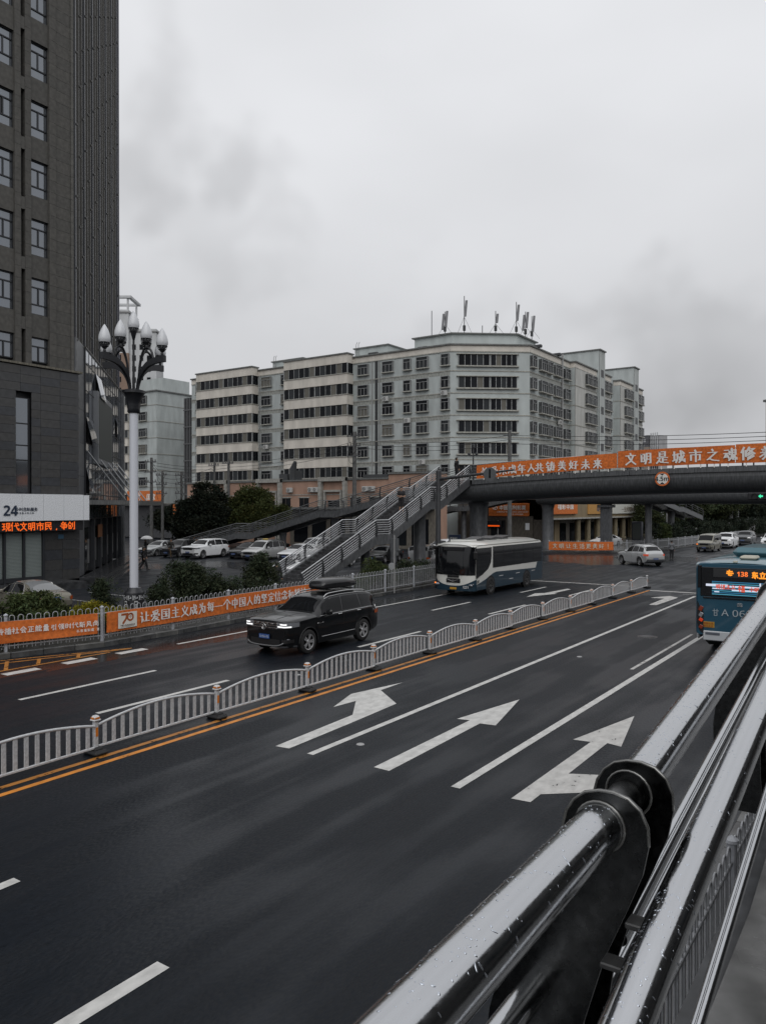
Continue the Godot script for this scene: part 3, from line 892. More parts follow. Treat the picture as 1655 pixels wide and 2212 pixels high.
func near_walkway() -> void:
	var w := thing("walkway", "concrete edge of the walkway under the nearest railing", "footbridge")
	var b := MB.new()
	b.prism(PackedVector2Array([Vector2(-4, 2.62), Vector2(3.6, 2.62), Vector2(16, 4.4), Vector2(16, 4.75), Vector2(3.6, 2.97), Vector2(-4, 2.97)]), 2.9, Transform3D(Basis(Vector3(0, 0, -1), Vector3(0, 1, 0), Vector3(1, 0, 0)), Vector3(-0.565, 0, 0)))
	part("deck", b, mat("walkway_concrete", Color(0.17, 0.17, 0.168), 0.42, 0.0, "concrete"), w)
	b = MB.new()
	b.prism(PackedVector2Array([Vector2(-4, 2.45), Vector2(3.6, 2.45), Vector2(16, 4.23), Vector2(16, 4.7), Vector2(3.6, 2.92), Vector2(-4, 2.92)]), 0.1, Transform3D(Basis(Vector3(0, 0, -1), Vector3(0, 1, 0), Vector3(1, 0, 0)), Vector3(-0.67, 0, 0)))
	part("stringer", b, dark_steel(), w)
	var t := thing("railing", "wet stainless steel railing with fat handrail in the lower right foreground", "railing")
	var fat := wet_steel("wet_handrail", 1.0)
	var x1 := -0.585
	var segs := [
		["handrail", [V(x1, 3.94, -1.2), V(x1, 3.963, 0.9), V(x1, 3.97, 1.74)], 0.0535],
		["handrail", [V(x1, 3.975, 1.96), V(x1, 4.205, 4.1), V(x1, 4.6, 7.6)], 0.053],
		["lower_rail", [V(-0.74, 3.52, -0.6), V(-0.74, 3.55, 1.74)], 0.034],
		["lower_rail", [V(-0.615, 3.6, 1.96), V(-0.615, 3.86, 3.86), V(-0.615, 3.95, 4.5)], 0.024],
		["inner_handrail", [V(-0.4, 3.6, 0.0), V(-0.4, 3.765, 1.1), V(-0.4, 3.84, 1.45), V(-0.4, 3.872, 1.65), V(-0.4, 4.02, 2.6), V(-0.4, 4.26, 4.2), V(-0.4, 4.72, 7.4)], 0.042],
		["foot_rail", [V(-0.4, 3.33, 0.9), V(-0.4, 3.515, 1.85), V(-0.4, 3.665, 2.62), V(-0.4, 3.91, 3.86), V(-0.4, 4.03, 4.5)], 0.016],
		["foot_rail", [V(-0.8, 3.3, -0.6), V(-0.8, 3.32, 1.74)], 0.03],
		["foot_rail", [V(-0.7, 3.34, 1.96), V(-0.7, 3.65, 4.5)], 0.024]]
	for s in segs:
		b = MB.new()
		b.tube(s[1], s[2], 40)
		part(s[0], b, fat, t)
	for k in [0, 1, 4]:
		drops(t, segs[k][1], segs[k][2], [420, 1100, 600][[0, 1, 4].find(k)], 0.0026)
	var plate_m := mat("post_plate", Color(0.085, 0.087, 0.088), 0.36, 1.0, "steel")
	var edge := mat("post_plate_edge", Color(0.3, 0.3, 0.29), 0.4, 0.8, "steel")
	for pa in [[1.74, 0.0], [1.955, 0.01], [4.5, 0.27], [4.7, 0.29], [-0.3, -0.03], [-0.1, -0.03]]:
		var poly := PackedVector2Array()
		for q in [[-0.69, 3.84], [-0.682, 3.9], [-0.676, 3.95], [-0.666, 3.99], [-0.648, 4.02], [-0.622, 4.042], [-0.59, 4.052], [-0.555, 4.054], [-0.522, 4.046], [-0.494, 4.024], [-0.478, 3.99], [-0.476, 3.95], [-0.49, 3.88], [-0.525, 3.79], [-0.575, 3.67], [-0.625, 3.5], [-0.66, 3.25], [-0.655, 3.0], [-0.64, 2.8], [-0.86, 2.8], [-0.885, 3.0], [-0.89, 3.25], [-0.865, 3.45], [-0.82, 3.62], [-0.765, 3.745]]:
			poly.append(Vector2(q[0], q[1] + pa[1]))
		b = MB.new()
		b.prism(poly, 0.012, Transform3D(Basis(), V(0, 0, pa[0] + 0.006)))
		part("post_plate", b, plate_m, t)
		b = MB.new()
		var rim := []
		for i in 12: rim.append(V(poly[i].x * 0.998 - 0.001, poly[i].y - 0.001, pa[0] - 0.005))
		b.tube(rim, 0.0038, 6)  # bevelled edge; the sky it catches is put into a lighter steel
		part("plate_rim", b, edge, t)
		# bright weld ring where the handrail meets the plate
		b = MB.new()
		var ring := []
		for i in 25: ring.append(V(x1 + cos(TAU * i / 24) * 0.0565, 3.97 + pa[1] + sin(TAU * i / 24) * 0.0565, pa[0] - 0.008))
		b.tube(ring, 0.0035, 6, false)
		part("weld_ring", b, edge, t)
	for q in [[1.85, 0.0], [4.6, 0.27], [-0.2, -0.03]]:
		# sleeve between the plates, tabs that carry the inner handrail
		b = MB.new()
		b.tube([V(x1, 3.972 + q[1], q[0] - 0.11), V(x1, 3.98 + q[1], q[0] + 0.11)], 0.042, 32)
		part("sleeve", b, plate_m, t)
		for tb in [[-0.46, 3.785, 0.11, 0.075], [-0.52, 3.68, 0.1, 0.06]]:
			b = MB.new()
			b.bev(V(tb[0], tb[1] + q[1], q[0] - 0.14), Vector3(tb[2], 0.014, 0.05), 0.003)
			b.bev(V(tb[0] + 0.01, tb[1] - 0.045 + q[1], q[0] - 0.14), Vector3(tb[2] - 0.05, 0.08, 0.03), 0.004)
			part("tab", b, mat("dull_tab", Color(0.12, 0.12, 0.12), 0.45, 0.6, "steel"), t)

# ---------- buildings ----------
func face(a: Vector2, e: Vector2) -> Transform3D:   # a facade from a to e (lat, along), seen from outside left to right; x runs along it, z points out
	var d := (e - a).normalized()
	return Transform3D(Basis(Vector3(d.x, 0, -d.y), Vector3.UP, Vector3(d.y, 0, d.x)), V(a.x, 0, a.y))

func window_glass(i: int) -> StandardMaterial3D:  # opaque panes; the dark of the rooms behind is put into their colour
	var col: Color = [Color(0.006, 0.007, 0.009), Color(0.012, 0.0135, 0.016), Color(0.03, 0.033, 0.036), Color(0.12, 0.115, 0.1)][i % 4]
	var m := mat("window_glass_%d" % (i % 4), col, 0.06)
	m.metallic_specular = 0.25
	return m

func bfix(xf: Transform3D, b: MB, p: Vector3, s: Vector3) -> void:
	b.box(xf * p, s, xf.basis)

func add_window(root: Node3D, xf: Transform3D, w: float, h: float, k: int, cage := 0.32) -> void:
	# a window in a projecting cage; xf stands on the middle of its lower edge, z outwards
	var key := "win%.2f_%.2f_%.2f" % [w, h, cage]
	if not cache.has(key):
		var f := MB.new()
		var t := 0.06
		for sx in [-1.0, 1.0]:
			f.box(Vector3(sx * (w * 0.5 - t * 0.5), h * 0.5, cage * 0.5), Vector3(t, h, 0.05))
			f.box(Vector3(sx * (w * 0.5 - t * 0.5), h * 0.5, cage - 0.03), Vector3(t, h, 0.06))
		f.box(Vector3(0, h - t * 0.5, cage * 0.5), Vector3(w, t, cage))
		f.box(Vector3(0, h * 0.68, cage - 0.03), Vector3(w, 0.05, 0.05))
		var c := 2 if w < 1.6 else 3
		for i in range(1, c):
			f.box(Vector3(-w * 0.5 + w * i / c, h * 0.34, cage - 0.03), Vector3(0.045, h * 0.68, 0.045))
		var g := MB.new()
		g.box(Vector3(0, h * 0.5, cage * 0.5 - 0.05), Vector3(w - 0.1, h - 0.06, cage * 0.8))
		var s := MB.new()
		s.bev(Vector3(0, -0.06, cage * 0.5 + 0.04), Vector3(w + 0.22, 0.13, cage + 0.1), 0.015)
		cache[key] = [f.mesh(mat("window_frame", Color(0.4, 0.41, 0.41), 0.5, 0.0, "grime")), g, s.mesh(mat("window_sill", Color(0.52, 0.51, 0.46), 0.7, 0.0, "grime")), {}]
	var e: Array = cache[key]
	if not e[3].has(k % 4): e[3][k % 4] = (e[1] as MB).mesh(window_glass(k))
	var o := show_mesh("window", e[0], root, xf)
	show_mesh("pane", e[3][k % 4], o)
	show_mesh("sill", e[2], o)

func wall_box(root: Node3D, called: String, xf: Transform3D, x0: float, x1: float, y0: float, y1: float, z0: float, z1: float, m: Material) -> MeshInstance3D:
	var b := MB.new()
	b.box(xf * Vector3((x0 + x1) * 0.5, (y0 + y1) * 0.5, (z0 + z1) * 0.5), Vector3(x1 - x0, y1 - y0, z1 - z0), xf.basis)
	return part(called, b, m, root)

func balcony_stack(root: Node3D, xf: Transform3D, x0: float, x1: float, out: float, floors: Array, cream: Material) -> void:
	# floors: heights of the glazing's foot; parapet below, fascia above the topmost
	var gh := 1.36
	var first := true
	for y in floors:
		if first:
			wall_box(root, "fascia", xf, x0, x1, y + gh, 25.35, 0, out, cream)
			wall_box(root, "cornice", xf, x0 - 0.12, x1 + 0.12, 25.35, 25.52, -0.1, out + 0.14, mat("cornice", Color(0.2, 0.205, 0.2), 0.6, 0.0, "grime"))
		first = false
		wall_box(root, "parapet", xf, x0, x1, y - 1.4, y - 0.1, 0, out, cream)
		wall_box(root, "ledge", xf, x0 - 0.08, x1 + 0.08, y - 0.1, y, -0.02, out + 0.09, mat("window_sill"))
		wall_box(root, "room_wall", xf, x0 + 0.2, x1 - 0.2, y, y + gh, 0.02, out - 0.25, mat("room_plaster", Color(0.4, 0.39, 0.36), 0.8))
		var n := 12
		var w := (x1 - x0) / n
		for i in n + 1:
			var big := i == 0 or i == n or i == n / 2
			wall_box(root, "mullion", xf, x0 + w * i - (0.07 if big else 0.025), x0 + w * i + (0.07 if big else 0.025), y, y + gh, out - 0.1 - (0.03 if not big else 0.0), out - 0.02, mat("window_frame"))
		var key := "balpane%.2f" % w
		if not cache.has(key):
			var g := MB.new()
			g.box(Vector3(0, gh * 0.5, 0), Vector3(w - 0.03, gh, 0.03))
			cache[key] = g
		for i in n:
			var q := (i * 7 + int(y * 3)) % 5
			show_mesh("pane", cache_mesh(key, q), root, xf * Transform3D(Basis(), Vector3(x0 + w * (i + 0.5), y, out - 0.12 + 0.02 * (i % 2))))
		for i in 3:
			var sd := xf * Transform3D(Basis(Vector3(0, 0, -1), Vector3.UP, Vector3(1, 0, 0)), Vector3(x1 - 0.06, y, out * (i + 0.5) / 3.0))
			var pk := "sidepane%.2f" % out
			if not cache.has(pk):
				var g := MB.new()
				g.box(Vector3(0, gh * 0.5, 0), Vector3(out / 3.0 - 0.05, gh, 0.03))
				cache[pk] = g
			show_mesh("pane", cache_mesh(pk, i), root, sd)

func cache_mesh(key: String, q: int) -> ArrayMesh:
	var k2 := key + "/%d" % (q % 4)
	if not cache.has(k2): cache[k2] = (cache[key] as MB).mesh(window_glass(q % 4))
	return cache[k2]

func apartment() -> void:
	var t := thing("apartment_building", "long pale green apartment block with cream balconies and a cut corner", "building")
	var green := mat("green_render", Color(0.44, 0.475, 0.47), 0.8, 0.0, "plaster")
	var cream := mat("cream_render", Color(0.64, 0.6, 0.54), 0.8, 0.0, "plaster")
	var band := mat("string_course", Color(0.5, 0.49, 0.44), 0.75, 0.0, "grime")
	var corn := mat("cornice", Color(0.2, 0.205, 0.2), 0.6, 0.0, "grime")
	var A := Vector2(-47.4, 84); var B := Vector2(-39.5, 90.2)
	var out := PackedVector2Array()
	for q in [Vector2(-94.3, 84), A, B, Vector2(-39.5, 119.6), Vector2(-39.5, 136), Vector2(-53, 136), Vector2(-53, 98), Vector2(-94.3, 98)]: out.append(Vector2(q.x, q.y))
	var up := Transform3D(Basis(Vector3(1, 0, 0), Vector3(0, 0, -1), Vector3(0, 1, 0)), Vector3.ZERO)
	var b := MB.new()
	b.prism(out, 25.0, up)
	part("wall", b, green, t)
	var fl := face(Vector2(-94.3, 84), A); var fc := face(A, B); var fr := face(B, Vector2(-39.5, 136))
	var Lc := A.distance_to(B)
	for f in [[fl, 46.9], [fc, Lc], [fr, 13.7]]:
		for k in 6:
			wall_box(t, "string_course", f[0], 0.0, f[1], 21.7 - 2.76 * k, 21.82 - 2.76 * k, -0.05, 0.06, band)
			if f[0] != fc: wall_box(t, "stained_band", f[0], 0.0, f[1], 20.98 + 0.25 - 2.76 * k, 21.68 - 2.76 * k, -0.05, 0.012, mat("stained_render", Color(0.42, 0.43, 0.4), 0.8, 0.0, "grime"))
		wall_box(t, "frieze", f[0], 0.0, f[1], 24.25, 24.95, -0.05, 0.05, cream)
		wall_box(t, "string_course", f[0], 0.0, f[1], 24.12, 24.24, -0.05, 0.09, band)
		wall_box(t, "cornice", f[0], -0.12, f[1] + 0.12, 24.95, 25.12, -0.3, 0.24, corn)
	var cols := [[1.17, 2.6], [15.2, 17.1], [19.05, 20.55], [32.8, 34.5], [36.8, 38.5], [40.1, 41.2], [42.05, 43.8], [45.7, 46.85]]
	var rows := [22.47, 19.7, 16.94, 14.2, 11.46, 8.7]
	var k := 0
	for c in cols:
		for y in rows:
			k += 1
			add_window(t, fl * Transform3D(Basis(), Vector3((c[0] + c[1]) * 0.5, y, 0)), c[1] - c[0], 1.42, (k * 5) % 3 if k % 7 else 3)
	var fl_rows := [22.82, 20.0, 17.2, 14.42, 11.6, 8.8]
	balcony_stack(t, fl, 2.5, 14.4, 1.35, fl_rows, cream)
	balcony_stack(t, fl, 20.6, 31.9, 1.35, fl_rows, cream)
	# joint between the two halves, rain pipes, split air conditioners
	wall_box(t, "expansion_joint", fl, 35.5, 35.95, 0.0, 24.9, -0.02, 0.03, mat("joint_dark", Color(0.05, 0.052, 0.055), 0.7, 0.0, "grime"))
	for x in [35.1, 36.25, 14.75]:
		b = MB.new(); b.tube([fl * Vector3(x, 0, 0.1), fl * Vector3(x, 24.2, 0.1)], 0.07, 8)
		part("rain_pipe", b, mat("pipe_grey", Color(0.25, 0.25, 0.25), 0.5), t)
	for q in [[37.4, 18.65], [20.2, 18.6], [16.2, 13.3], [40.8, 15.6], [43.0, 10.2], [33.7, 7.6], [1.9, 16.0], [46.2, 18.7]]: air_con(t, fl * Transform3D(Basis(), Vector3(q[0], q[1], 0.3)))
	# the cut corner: long window bands
	for y in rows:
		var wy: float = y - 0.05
		for half in [[1.05, Lc * 0.5 - 0.08], [Lc * 0.5 + 0.08, Lc - 1.65]]:
			wall_box(t, "room_wall", fc, half[0], half[1], wy, wy + 1.4, -0.2, 0.015, mat("room_plaster", Color(0.4, 0.39, 0.36), 0.8))
			var n := 5
			for i in n + 1:
				var x: float = lerpf(half[0], half[1], float(i) / n)
				wall_box(t, "mullion", fc, x - 0.035, x + 0.035, wy, wy + 1.4, 0.0, 0.12, mat("window_frame"))
			var w: float = (half[1] - half[0]) / n
			var key := "cpane%.2f" % w
			if not cache.has(key):
				var g := MB.new(); g.box(Vector3(0, 0.7, 0), Vector3(w - 0.06, 1.36, 0.03)); cache[key] = g
			for i in n:
				k += 1
				show_mesh("pane", cache_mesh(key, [0, 0, 1, 2, 0, 1, 3][k % 7]), t, fc * Transform3D(Basis(), Vector3(half[0] + w * (i + 0.5), wy, 0.06)))
		wall_box(t, "sill", fc, 0.8, Lc - 1.4, wy - 0.16, wy, 0.0, 0.3, mat("window_sill"))
		wall_box(t, "lintel", fc, 0.8, Lc - 1.4, wy + 1.4, wy + 1.5, 0.0, 0.26, mat("window_sill"))
	# right wing
	for c in [[0.1, 1.5], [2.9, 4.9], [5.4, 6.8], [7.7, 10.0], [11.3, 13.2]]:
		for y in rows:
			k += 1
			add_window(t, fr * Transform3D(Basis(), Vector3((c[0] + c[1]) * 0.5, y - 0.1, 0)), c[1] - c[0], 1.45, k % 3, 0.45)
	b = MB.new(); b.tube([fr * Vector3(10.6, 5, 0.16), fr * Vector3(10.6, 25.6, 0.16)], 0.14, 8)
	part("rain_pipe", b, mat("pipe_grey"), t)
	air_con(t, fr * Transform3D(Basis(), Vector3(9.2, 15.9, 0.35)))
	var bays := [[13.7, 22.6, 0.8, 25.0, [[17.7, 19.6], [19.9, 21.9]], cream], [24.9, 29.2, 0.8, 25.0, [[25.0, 26.7], [27.0, 28.7]], cream],
		[32.9, 39.4, 1.1, 25.0, [[35.0, 36.7], [37.1, 38.9]], cream], [41.8, 45.9, 0.9, 25.0, [[42.0, 43.6], [43.9, 45.5]], cream]]
	for q in bays:
		wall_box(t, "bay", fr, q[0], q[1], 0, 25.0, -6, q[2], green)
		wall_box(t, "bay_face", fr, q[0], q[1], 0, 24.2, q[2] - 0.05, q[2] + 0.02, mat("bay_render", Color(0.48, 0.48, 0.455), 0.8, 0.0, "plaster"))
		wall_box(t, "frieze", fr, q[0] - 0.03, q[1], 24.25, 24.95, -0.1, q[2] + 0.05, cream)
		wall_box(t, "cornice", fr, q[0] - 0.2, q[1], 24.95, 25.14, -6, q[2] + 0.24, corn)
		for i in 6: wall_box(t, "string_course", fr, q[0] - 0.04, q[1], 21.7 - 2.76 * i, 21.82 - 2.76 * i, -0.1, q[2] + 0.07, band)
		for c in q[4]:
			for y in rows:
				k += 1
				add_window(t, fr * Transform3D(Basis(), Vector3((c[0] + c[1]) * 0.5, y - 0.1, q[2])), c[1] - c[0], 1.55, k % 3, 0.45)
	for q in [[22.5, 25.0, 1.25, 28.1], [39.3, 41.9, 1.4, 28.0]]:
		wall_box(t, "stair_tower", fr, q[0], q[1], 0, q[3], -13, q[2], green)
		wall_box(t, "stair_tower_face", fr, q[0], q[1], 0, q[3], q[2] - 0.04, q[2] + 0.02, mat("stair_render", Color(0.43, 0.455, 0.445), 0.8, 0.0, "plaster"))
		wall_box(t, "cornice", fr, q[0] - 0.15, q[1] + 0.15, q[3], q[3] + 0.18, -13.2, q[2] + 0.2, corn)
		for i in 7:
			wall_box(t, "stair_window", fr, q[0] + 0.7, q[1] - 0.7, 24.2 - 2.76 * i, 25.3 - 2.76 * i, q[2], q[2] + 0.05, window_glass(0))
	for i in 8:
		wall_box(t, "stair_window", fr, 29.6, 32.0, 22.2 - 2.76 * i, 23.6 - 2.76 * i, -0.02, 0.08, window_glass(1))
	# rooftop houses and hoods
	for q in [[13.6, 19.6, 4.0, 9.0, 26.9], [29.6, 35.2, 3.5, 8.5, 26.95]]:
		wall_box(t, "roof_house", fl, q[0], q[1], 24.9, q[4], -q[3], -q[2], green)
		wall_box(t, "cornice", fl, q[0] - 0.2, q[1] + 0.2, q[4], q[4] + 0.16, -q[3] - 0.2, -q[2] + 0.2, corn)
		for dx in [0.3, 0.7]:
			b = MB.new(); b.tube([fl * Vector3(q[0] + dx, 25.0, -q[2] + 0.12), fl * Vector3(q[0] + dx, q[4] + 0.6, -q[2] + 0.12), fl * Vector3(q[0] + dx + 0.2, q[4] + 0.95, -q[2] + 0.12)], 0.04, 6)
			part("vent_pipe", b, mat("pipe_grey"), t)
	var pen := PackedVector2Array()
	for q in [Vector2(-54.6, 87.2), Vector2(-48.9, 87.2), Vector2(-42.3, 92.4), Vector2(-42.3, 98.5), Vector2(-54.6, 98.5)]: pen.append(q)
	b = MB.new(); b.prism(pen, 2.2, up * Transform3D(Basis(), Vector3(0, 0, 24.9)))
	part("roof_house", b, green, t)
	var pen2 := PackedVector2Array()
	for q in [Vector2(-54.9, 86.9), Vector2(-48.8, 86.9), Vector2(-42.0, 92.3), Vector2(-42.0, 98.8), Vector2(-54.9, 98.8)]: pen2.append(q)
	b = MB.new(); b.prism(pen2, 0.16, up * Transform3D(Basis(), Vector3(0, 0, 27.1)))
	part("cornice", b, corn, t)
	for q in [Vector3(-51.5, 25.6, 87.15), Vector3(-45.8, 25.6, 89.6), Vector3(-52.0, 25.25, 85.0), Vector3(-59.5, 25.3, 84.6), Vector3(-39.6, 25.3, 92.5), Vector3(-39.6, 25.3, 99.0)]:
		b = MB.new(); b.bev(V(q.x, q.y, q.z), Vector3(1.5, 0.4, 0.5), 0.08)
		part("roof_vent", b, mat("roof_vent", Color(0.04, 0.042, 0.045), 0.6), t)
	# mobile phone aerials on the corner house
	var masts := [[-52.2, 87.6, 3.4, 0], [-50.2, 87.6, 3.0, 2], [-47.9, 88.6, 4.9, 1], [-44.6, 91.0, 3.0, 3], [-42.6, 93.0, 4.3, 1], [-42.2, 95.0, 3.4, 2], [-42.0, 96.6, 3.1, 1], [-46.0, 90.0, 1.1, 0]]
	for q in masts:
		var a := thing("aerial", ["thin whip aerial", "tall mast with one long panel aerial", "short mast with twin panel aerials", "mast with one squat panel aerial"][q[3]] + " on the corner roof" + [", leftmost", ", second from left", ", third from left", ", alone mid roof", ", third from right", ", second from right", ", rightmost", ", stubby one"][masts.find(q)], "aerial", V(q[0], 27.25, q[1]), 0.0, "aerials on the corner roof")
		b = MB.new(); b.tube([Vector3.ZERO, Vector3(0, q[2], 0)], 0.05, 6)
		part("mast", b, mat("mast_steel", Color(0.09, 0.09, 0.095), 0.5, 0.3), a)
		for i in ([0, 1, 2, 1][q[3]] as int):
			b = MB.new()
			b.bev(Vector3(0.28 - 0.5 * i, q[2] * 0.66 - 0.3 * i, 0.1), Vector3(0.32, 2.1 if q[3] != 3 else 1.2, 0.16), 0.04, Basis(Vector3.BACK, -0.1))
			part("panel_aerial", b, mat("aerial_grey", Color(0.2, 0.2, 0.21), 0.5), a)
		if q[3] > 0:
			b = MB.new()
			b.bev(Vector3(0.0, 0.75, 0), Vector3(0.3, 0.7, 0.3), 0.03)
			part("radio_box", b, mat("roof_vent"), a)
			for sx in [-1.0, 1.0]:
				b = MB.new(); b.tube([Vector3(0, q[2] * 0.45, 0), Vector3(sx * 1.1, -0.05, 0)], 0.02, 5)
				part("stay", b, mat("mast_steel"), a)

func air_con(root: Node3D, xf: Transform3D) -> void:
	if not cache.has("ac"):
		var b := MB.new()
		b.bev(Vector3(0, 0.3, 0), Vector3(0.85, 0.6, 0.34), 0.03)
		var g := MB.new()
		for i in 4:
			var r := 0.06 + i * 0.055
			var ring := []
			for j in 17: ring.append(Vector3(-0.12 + cos(TAU * j / 16) * r, 0.3 + sin(TAU * j / 16) * r, 0.175))
			g.tube(ring, 0.012, 4, false)
		cache["ac"] = [b.mesh(mat("ac_shell", Color(0.42, 0.42, 0.41), 0.5)), g.mesh(mat("ac_grille", Color(0.06, 0.06, 0.06), 0.5))]
	var o := show_mesh("air_conditioner", cache["ac"][0], root, xf)
	show_mesh("fan_grille", cache["ac"][1], o)

func side_apartment() -> void:
	var t := thing("apartment_building", "narrower pale green apartment block behind the lamp, with a blank side wall", "building")
	var green := mat("green_render"); var cream := mat("cream_render")
	var f := face(Vector2(-122, 85), Vector2(-104, 85)); var s := face(Vector2(-104, 85), Vector2(-104, 94))
	wall_box(t, "wall", f, 0, 18, 0, 24.2, -9, 0, green)
	wall_box(t, "cornice", f, -0.2, 18.2, 24.2, 24.4, -9.2, 0.24, mat("cornice"))
	wall_box(t, "roof_house", f, 11.0, 17.0, 24.4, 26.8, -8, -2, green)
	for k in 8:
		var y := 21.3 - 2.76 * k
		if y < 1: continue
		wall_box(t, "string_course", s, 0, 9, y + 2.1 - 1.5, y + 2.2 - 1.5, -0.05, 0.05, mat("string_course"))
		wall_box(t, "string_course", f, 11.7, 18, y + 0.6, y + 0.7, -0.05, 0.05, mat("string_course"))
		add_window(t, f * Transform3D(Basis(), Vector3(14.6, y + 0.9, 0)), 1.9, 1.45, k)
		wall_box(t, "stair_window", s, 7.2, 8.0, y + 1.0, y + 1.45, -0.02, 0.03, window_glass(0))
		wall_box(t, "parapet", f, 6.0, 12.0, y - 0.6, y + 0.75, 0, 1.2, cream)
		wall_box(t, "ledge", f, 5.9, 12.1, y + 0.75, y + 0.85, 0, 1.3, mat("window_sill"))
		wall_box(t, "room_wall", f, 6.1, 11.9, y + 0.85, y + 2.16, 0, 1.0, mat("room_plaster", Color(0.4, 0.39, 0.36), 0.8))
		for i in 9:
			wall_box(t, "mullion", f, 6.0 + 0.73 * i, 6.08 + 0.73 * i, y + 0.85, y + 2.16, 1.05, 1.13, mat("window_frame"))
		for i in 8:
			var key := "spane"
			if not cache.has(key):
				var g := MB.new(); g.box(Vector3(0, 0.65, 0), Vector3(0.68, 1.3, 0.03)); cache[key] = g
			show_mesh("pane", cache_mesh(key, (i * 3 + k) % 3), t, f * Transform3D(Basis(), Vector3(6.4 + 0.73 * i, y + 0.85, 1.08)))
	# dark ribbed shaft between the two blocks
	var d := thing("stair_shaft", "dark ribbed shaft in the gap between the two green blocks", "building")
	var g := face(Vector2(-98.4, 86), Vector2(-94.6, 86))
	wall_box(d, "wall", g, 0, 3.8, 0, 22.6, -4, 0, mat("shaft_dark", Color(0.06, 0.063, 0.065), 0.6, 0.0, "grime"))
	for i in 6: wall_box(d, "rib", g, 0.1 + i * 0.68, 0.3 + i * 0.68, 0, 22.6, 0, 0.12, mat("shaft_rib", Color(0.09, 0.092, 0.095), 0.6))
	for i in 8: wall_box(d, "hoop", g, 0, 3.8, 1.2 + i * 2.76, 1.4 + i * 2.76, 0, 0.16, mat("shaft_rib"))

func low_building() -> void:
	var t := thing("low_building", "low peach coloured building with white portal frames below the apartment block", "building")
	var peach := mat("peach_render", Color(0.4, 0.25, 0.185), 0.8, 0.0, "plaster")
	var white := mat("portal_white", Color(0.5, 0.49, 0.45), 0.75, 0.0, "grime")
	var f := face(Vector2(-84, 74), Vector2(-43.5, 74))
	wall_box(t, "wall", f, 0, 34.2, 0, 8.0, -4.0, 0, peach)
	wall_box(t, "wall", f, 34.2, 40.5, 0, 8.55, -2.4, 0.1, peach)
	wall_box(t, "coping", f, -0.1, 34.1, 8.0, 8.2, -4.05, 0.14, mat("cornice"))
	wall_box(t, "coping", f, 34.1, 40.6, 8.55, 8.75, -2.45, 0.26, mat("cornice"))
	for x in [4.0, 13.6, 24.0]:
		for q in [[0.0, 0.45, 0.0, 8.35, 0.5], [3.75, 4.2, 0.0, 8.35, 0.5], [0.0, 4.2, 7.9, 8.4, 0.55], [0.75, 3.45, 6.6, 6.85, 0.4], [0.75, 0.95, 0, 6.6, 0.36], [3.25, 3.45, 0, 6.6, 0.36]]:
			wall_box(t, "portal_frame", f, x + q[0], x + q[1], q[2], q[3], 0, q[4], white)
		wall_box(t, "window", f, x + 1.2, x + 3.0, 3.6, 5.6, -0.05, 0.03, window_glass(0))
	for x in [18.4, 21.4, 29.4, 32.3]:
		var o := wall_box(t, "window", f, x - 0.75, x + 0.75, 3.5, 5.9, -0.05, 0.04, window_glass(0))
		wall_box(o, "frame", f, x - 0.04, x + 0.04, 3.5, 5.9, 0.04, 0.08, mat("brown_frame", Color(0.06, 0.045, 0.04), 0.6))
		wall_box(o, "lintel", f, x - 0.9, x + 0.9, 5.9, 6.05, 0, 0.1, white)
	for x in [19.2, 22.7, 23.5, 31.0, 31.9, 12.0]: air_con(t, f * Transform3D(Basis(), Vector3(x, 6.6, 0.25)))
	for y in [6.25]: wall_box(t, "band", f, 0, 34, y, y + 0.1, 0, 0.05, white)
	wall_box(t, "shop_front", f, 19.5, 40.6, 0, 4.5, 0.1, 0.5, mat("shop_tiles", Color(0.2, 0.18, 0.15), 0.5, 0.0, "grime"))
	wall_box(t, "awning", f, 19.3, 40.6, 4.5, 4.75, 0.1, 2.3, mat("cornice"))  # overhang added to shade the shop front below it
	for i in 7: wall_box(t, "shop_window", f, 20.2 + i * 2.9, 22.4 + i * 2.9, 0.4, 3.4, 0.5, 0.54, window_glass(i % 2))
	# rooftop terrace clutter
	for q in [[15.4, 0.9, 1.4], [17.6, 1.3, 0.9], [29.0, 0.5, 3.0]]:
		wall_box(t, "roof_clutter", f, q[0], q[0] + q[2], 8.2, 8.2 + q[1], -3, -2, mat("roof_vent"))
	for k in 2:
		var b := MB.new()
		b.tube([f * Vector3(18.6, 8.2, -1), f * Vector3(18.7, 9.6, -1), f * Vector3(19.1, 10.6, -1)], [0.35, 0.45, 0.2], 8)
		if k == 0: part("wrapped_plant", b, mat("roof_vent"), t)

func sign_board(called: String, label: String, xf: Transform3D, w: float, h: float, m: Material, deep := 0.12) -> MeshInstance3D:
	var b := MB.new()
	b.bev(Vector3(0, 0, -deep * 0.5), Vector3(w, h, deep), 0.02)
	var o := part(called, b, m)
	o.transform = xf
	tag(o, label, "sign")
	return o

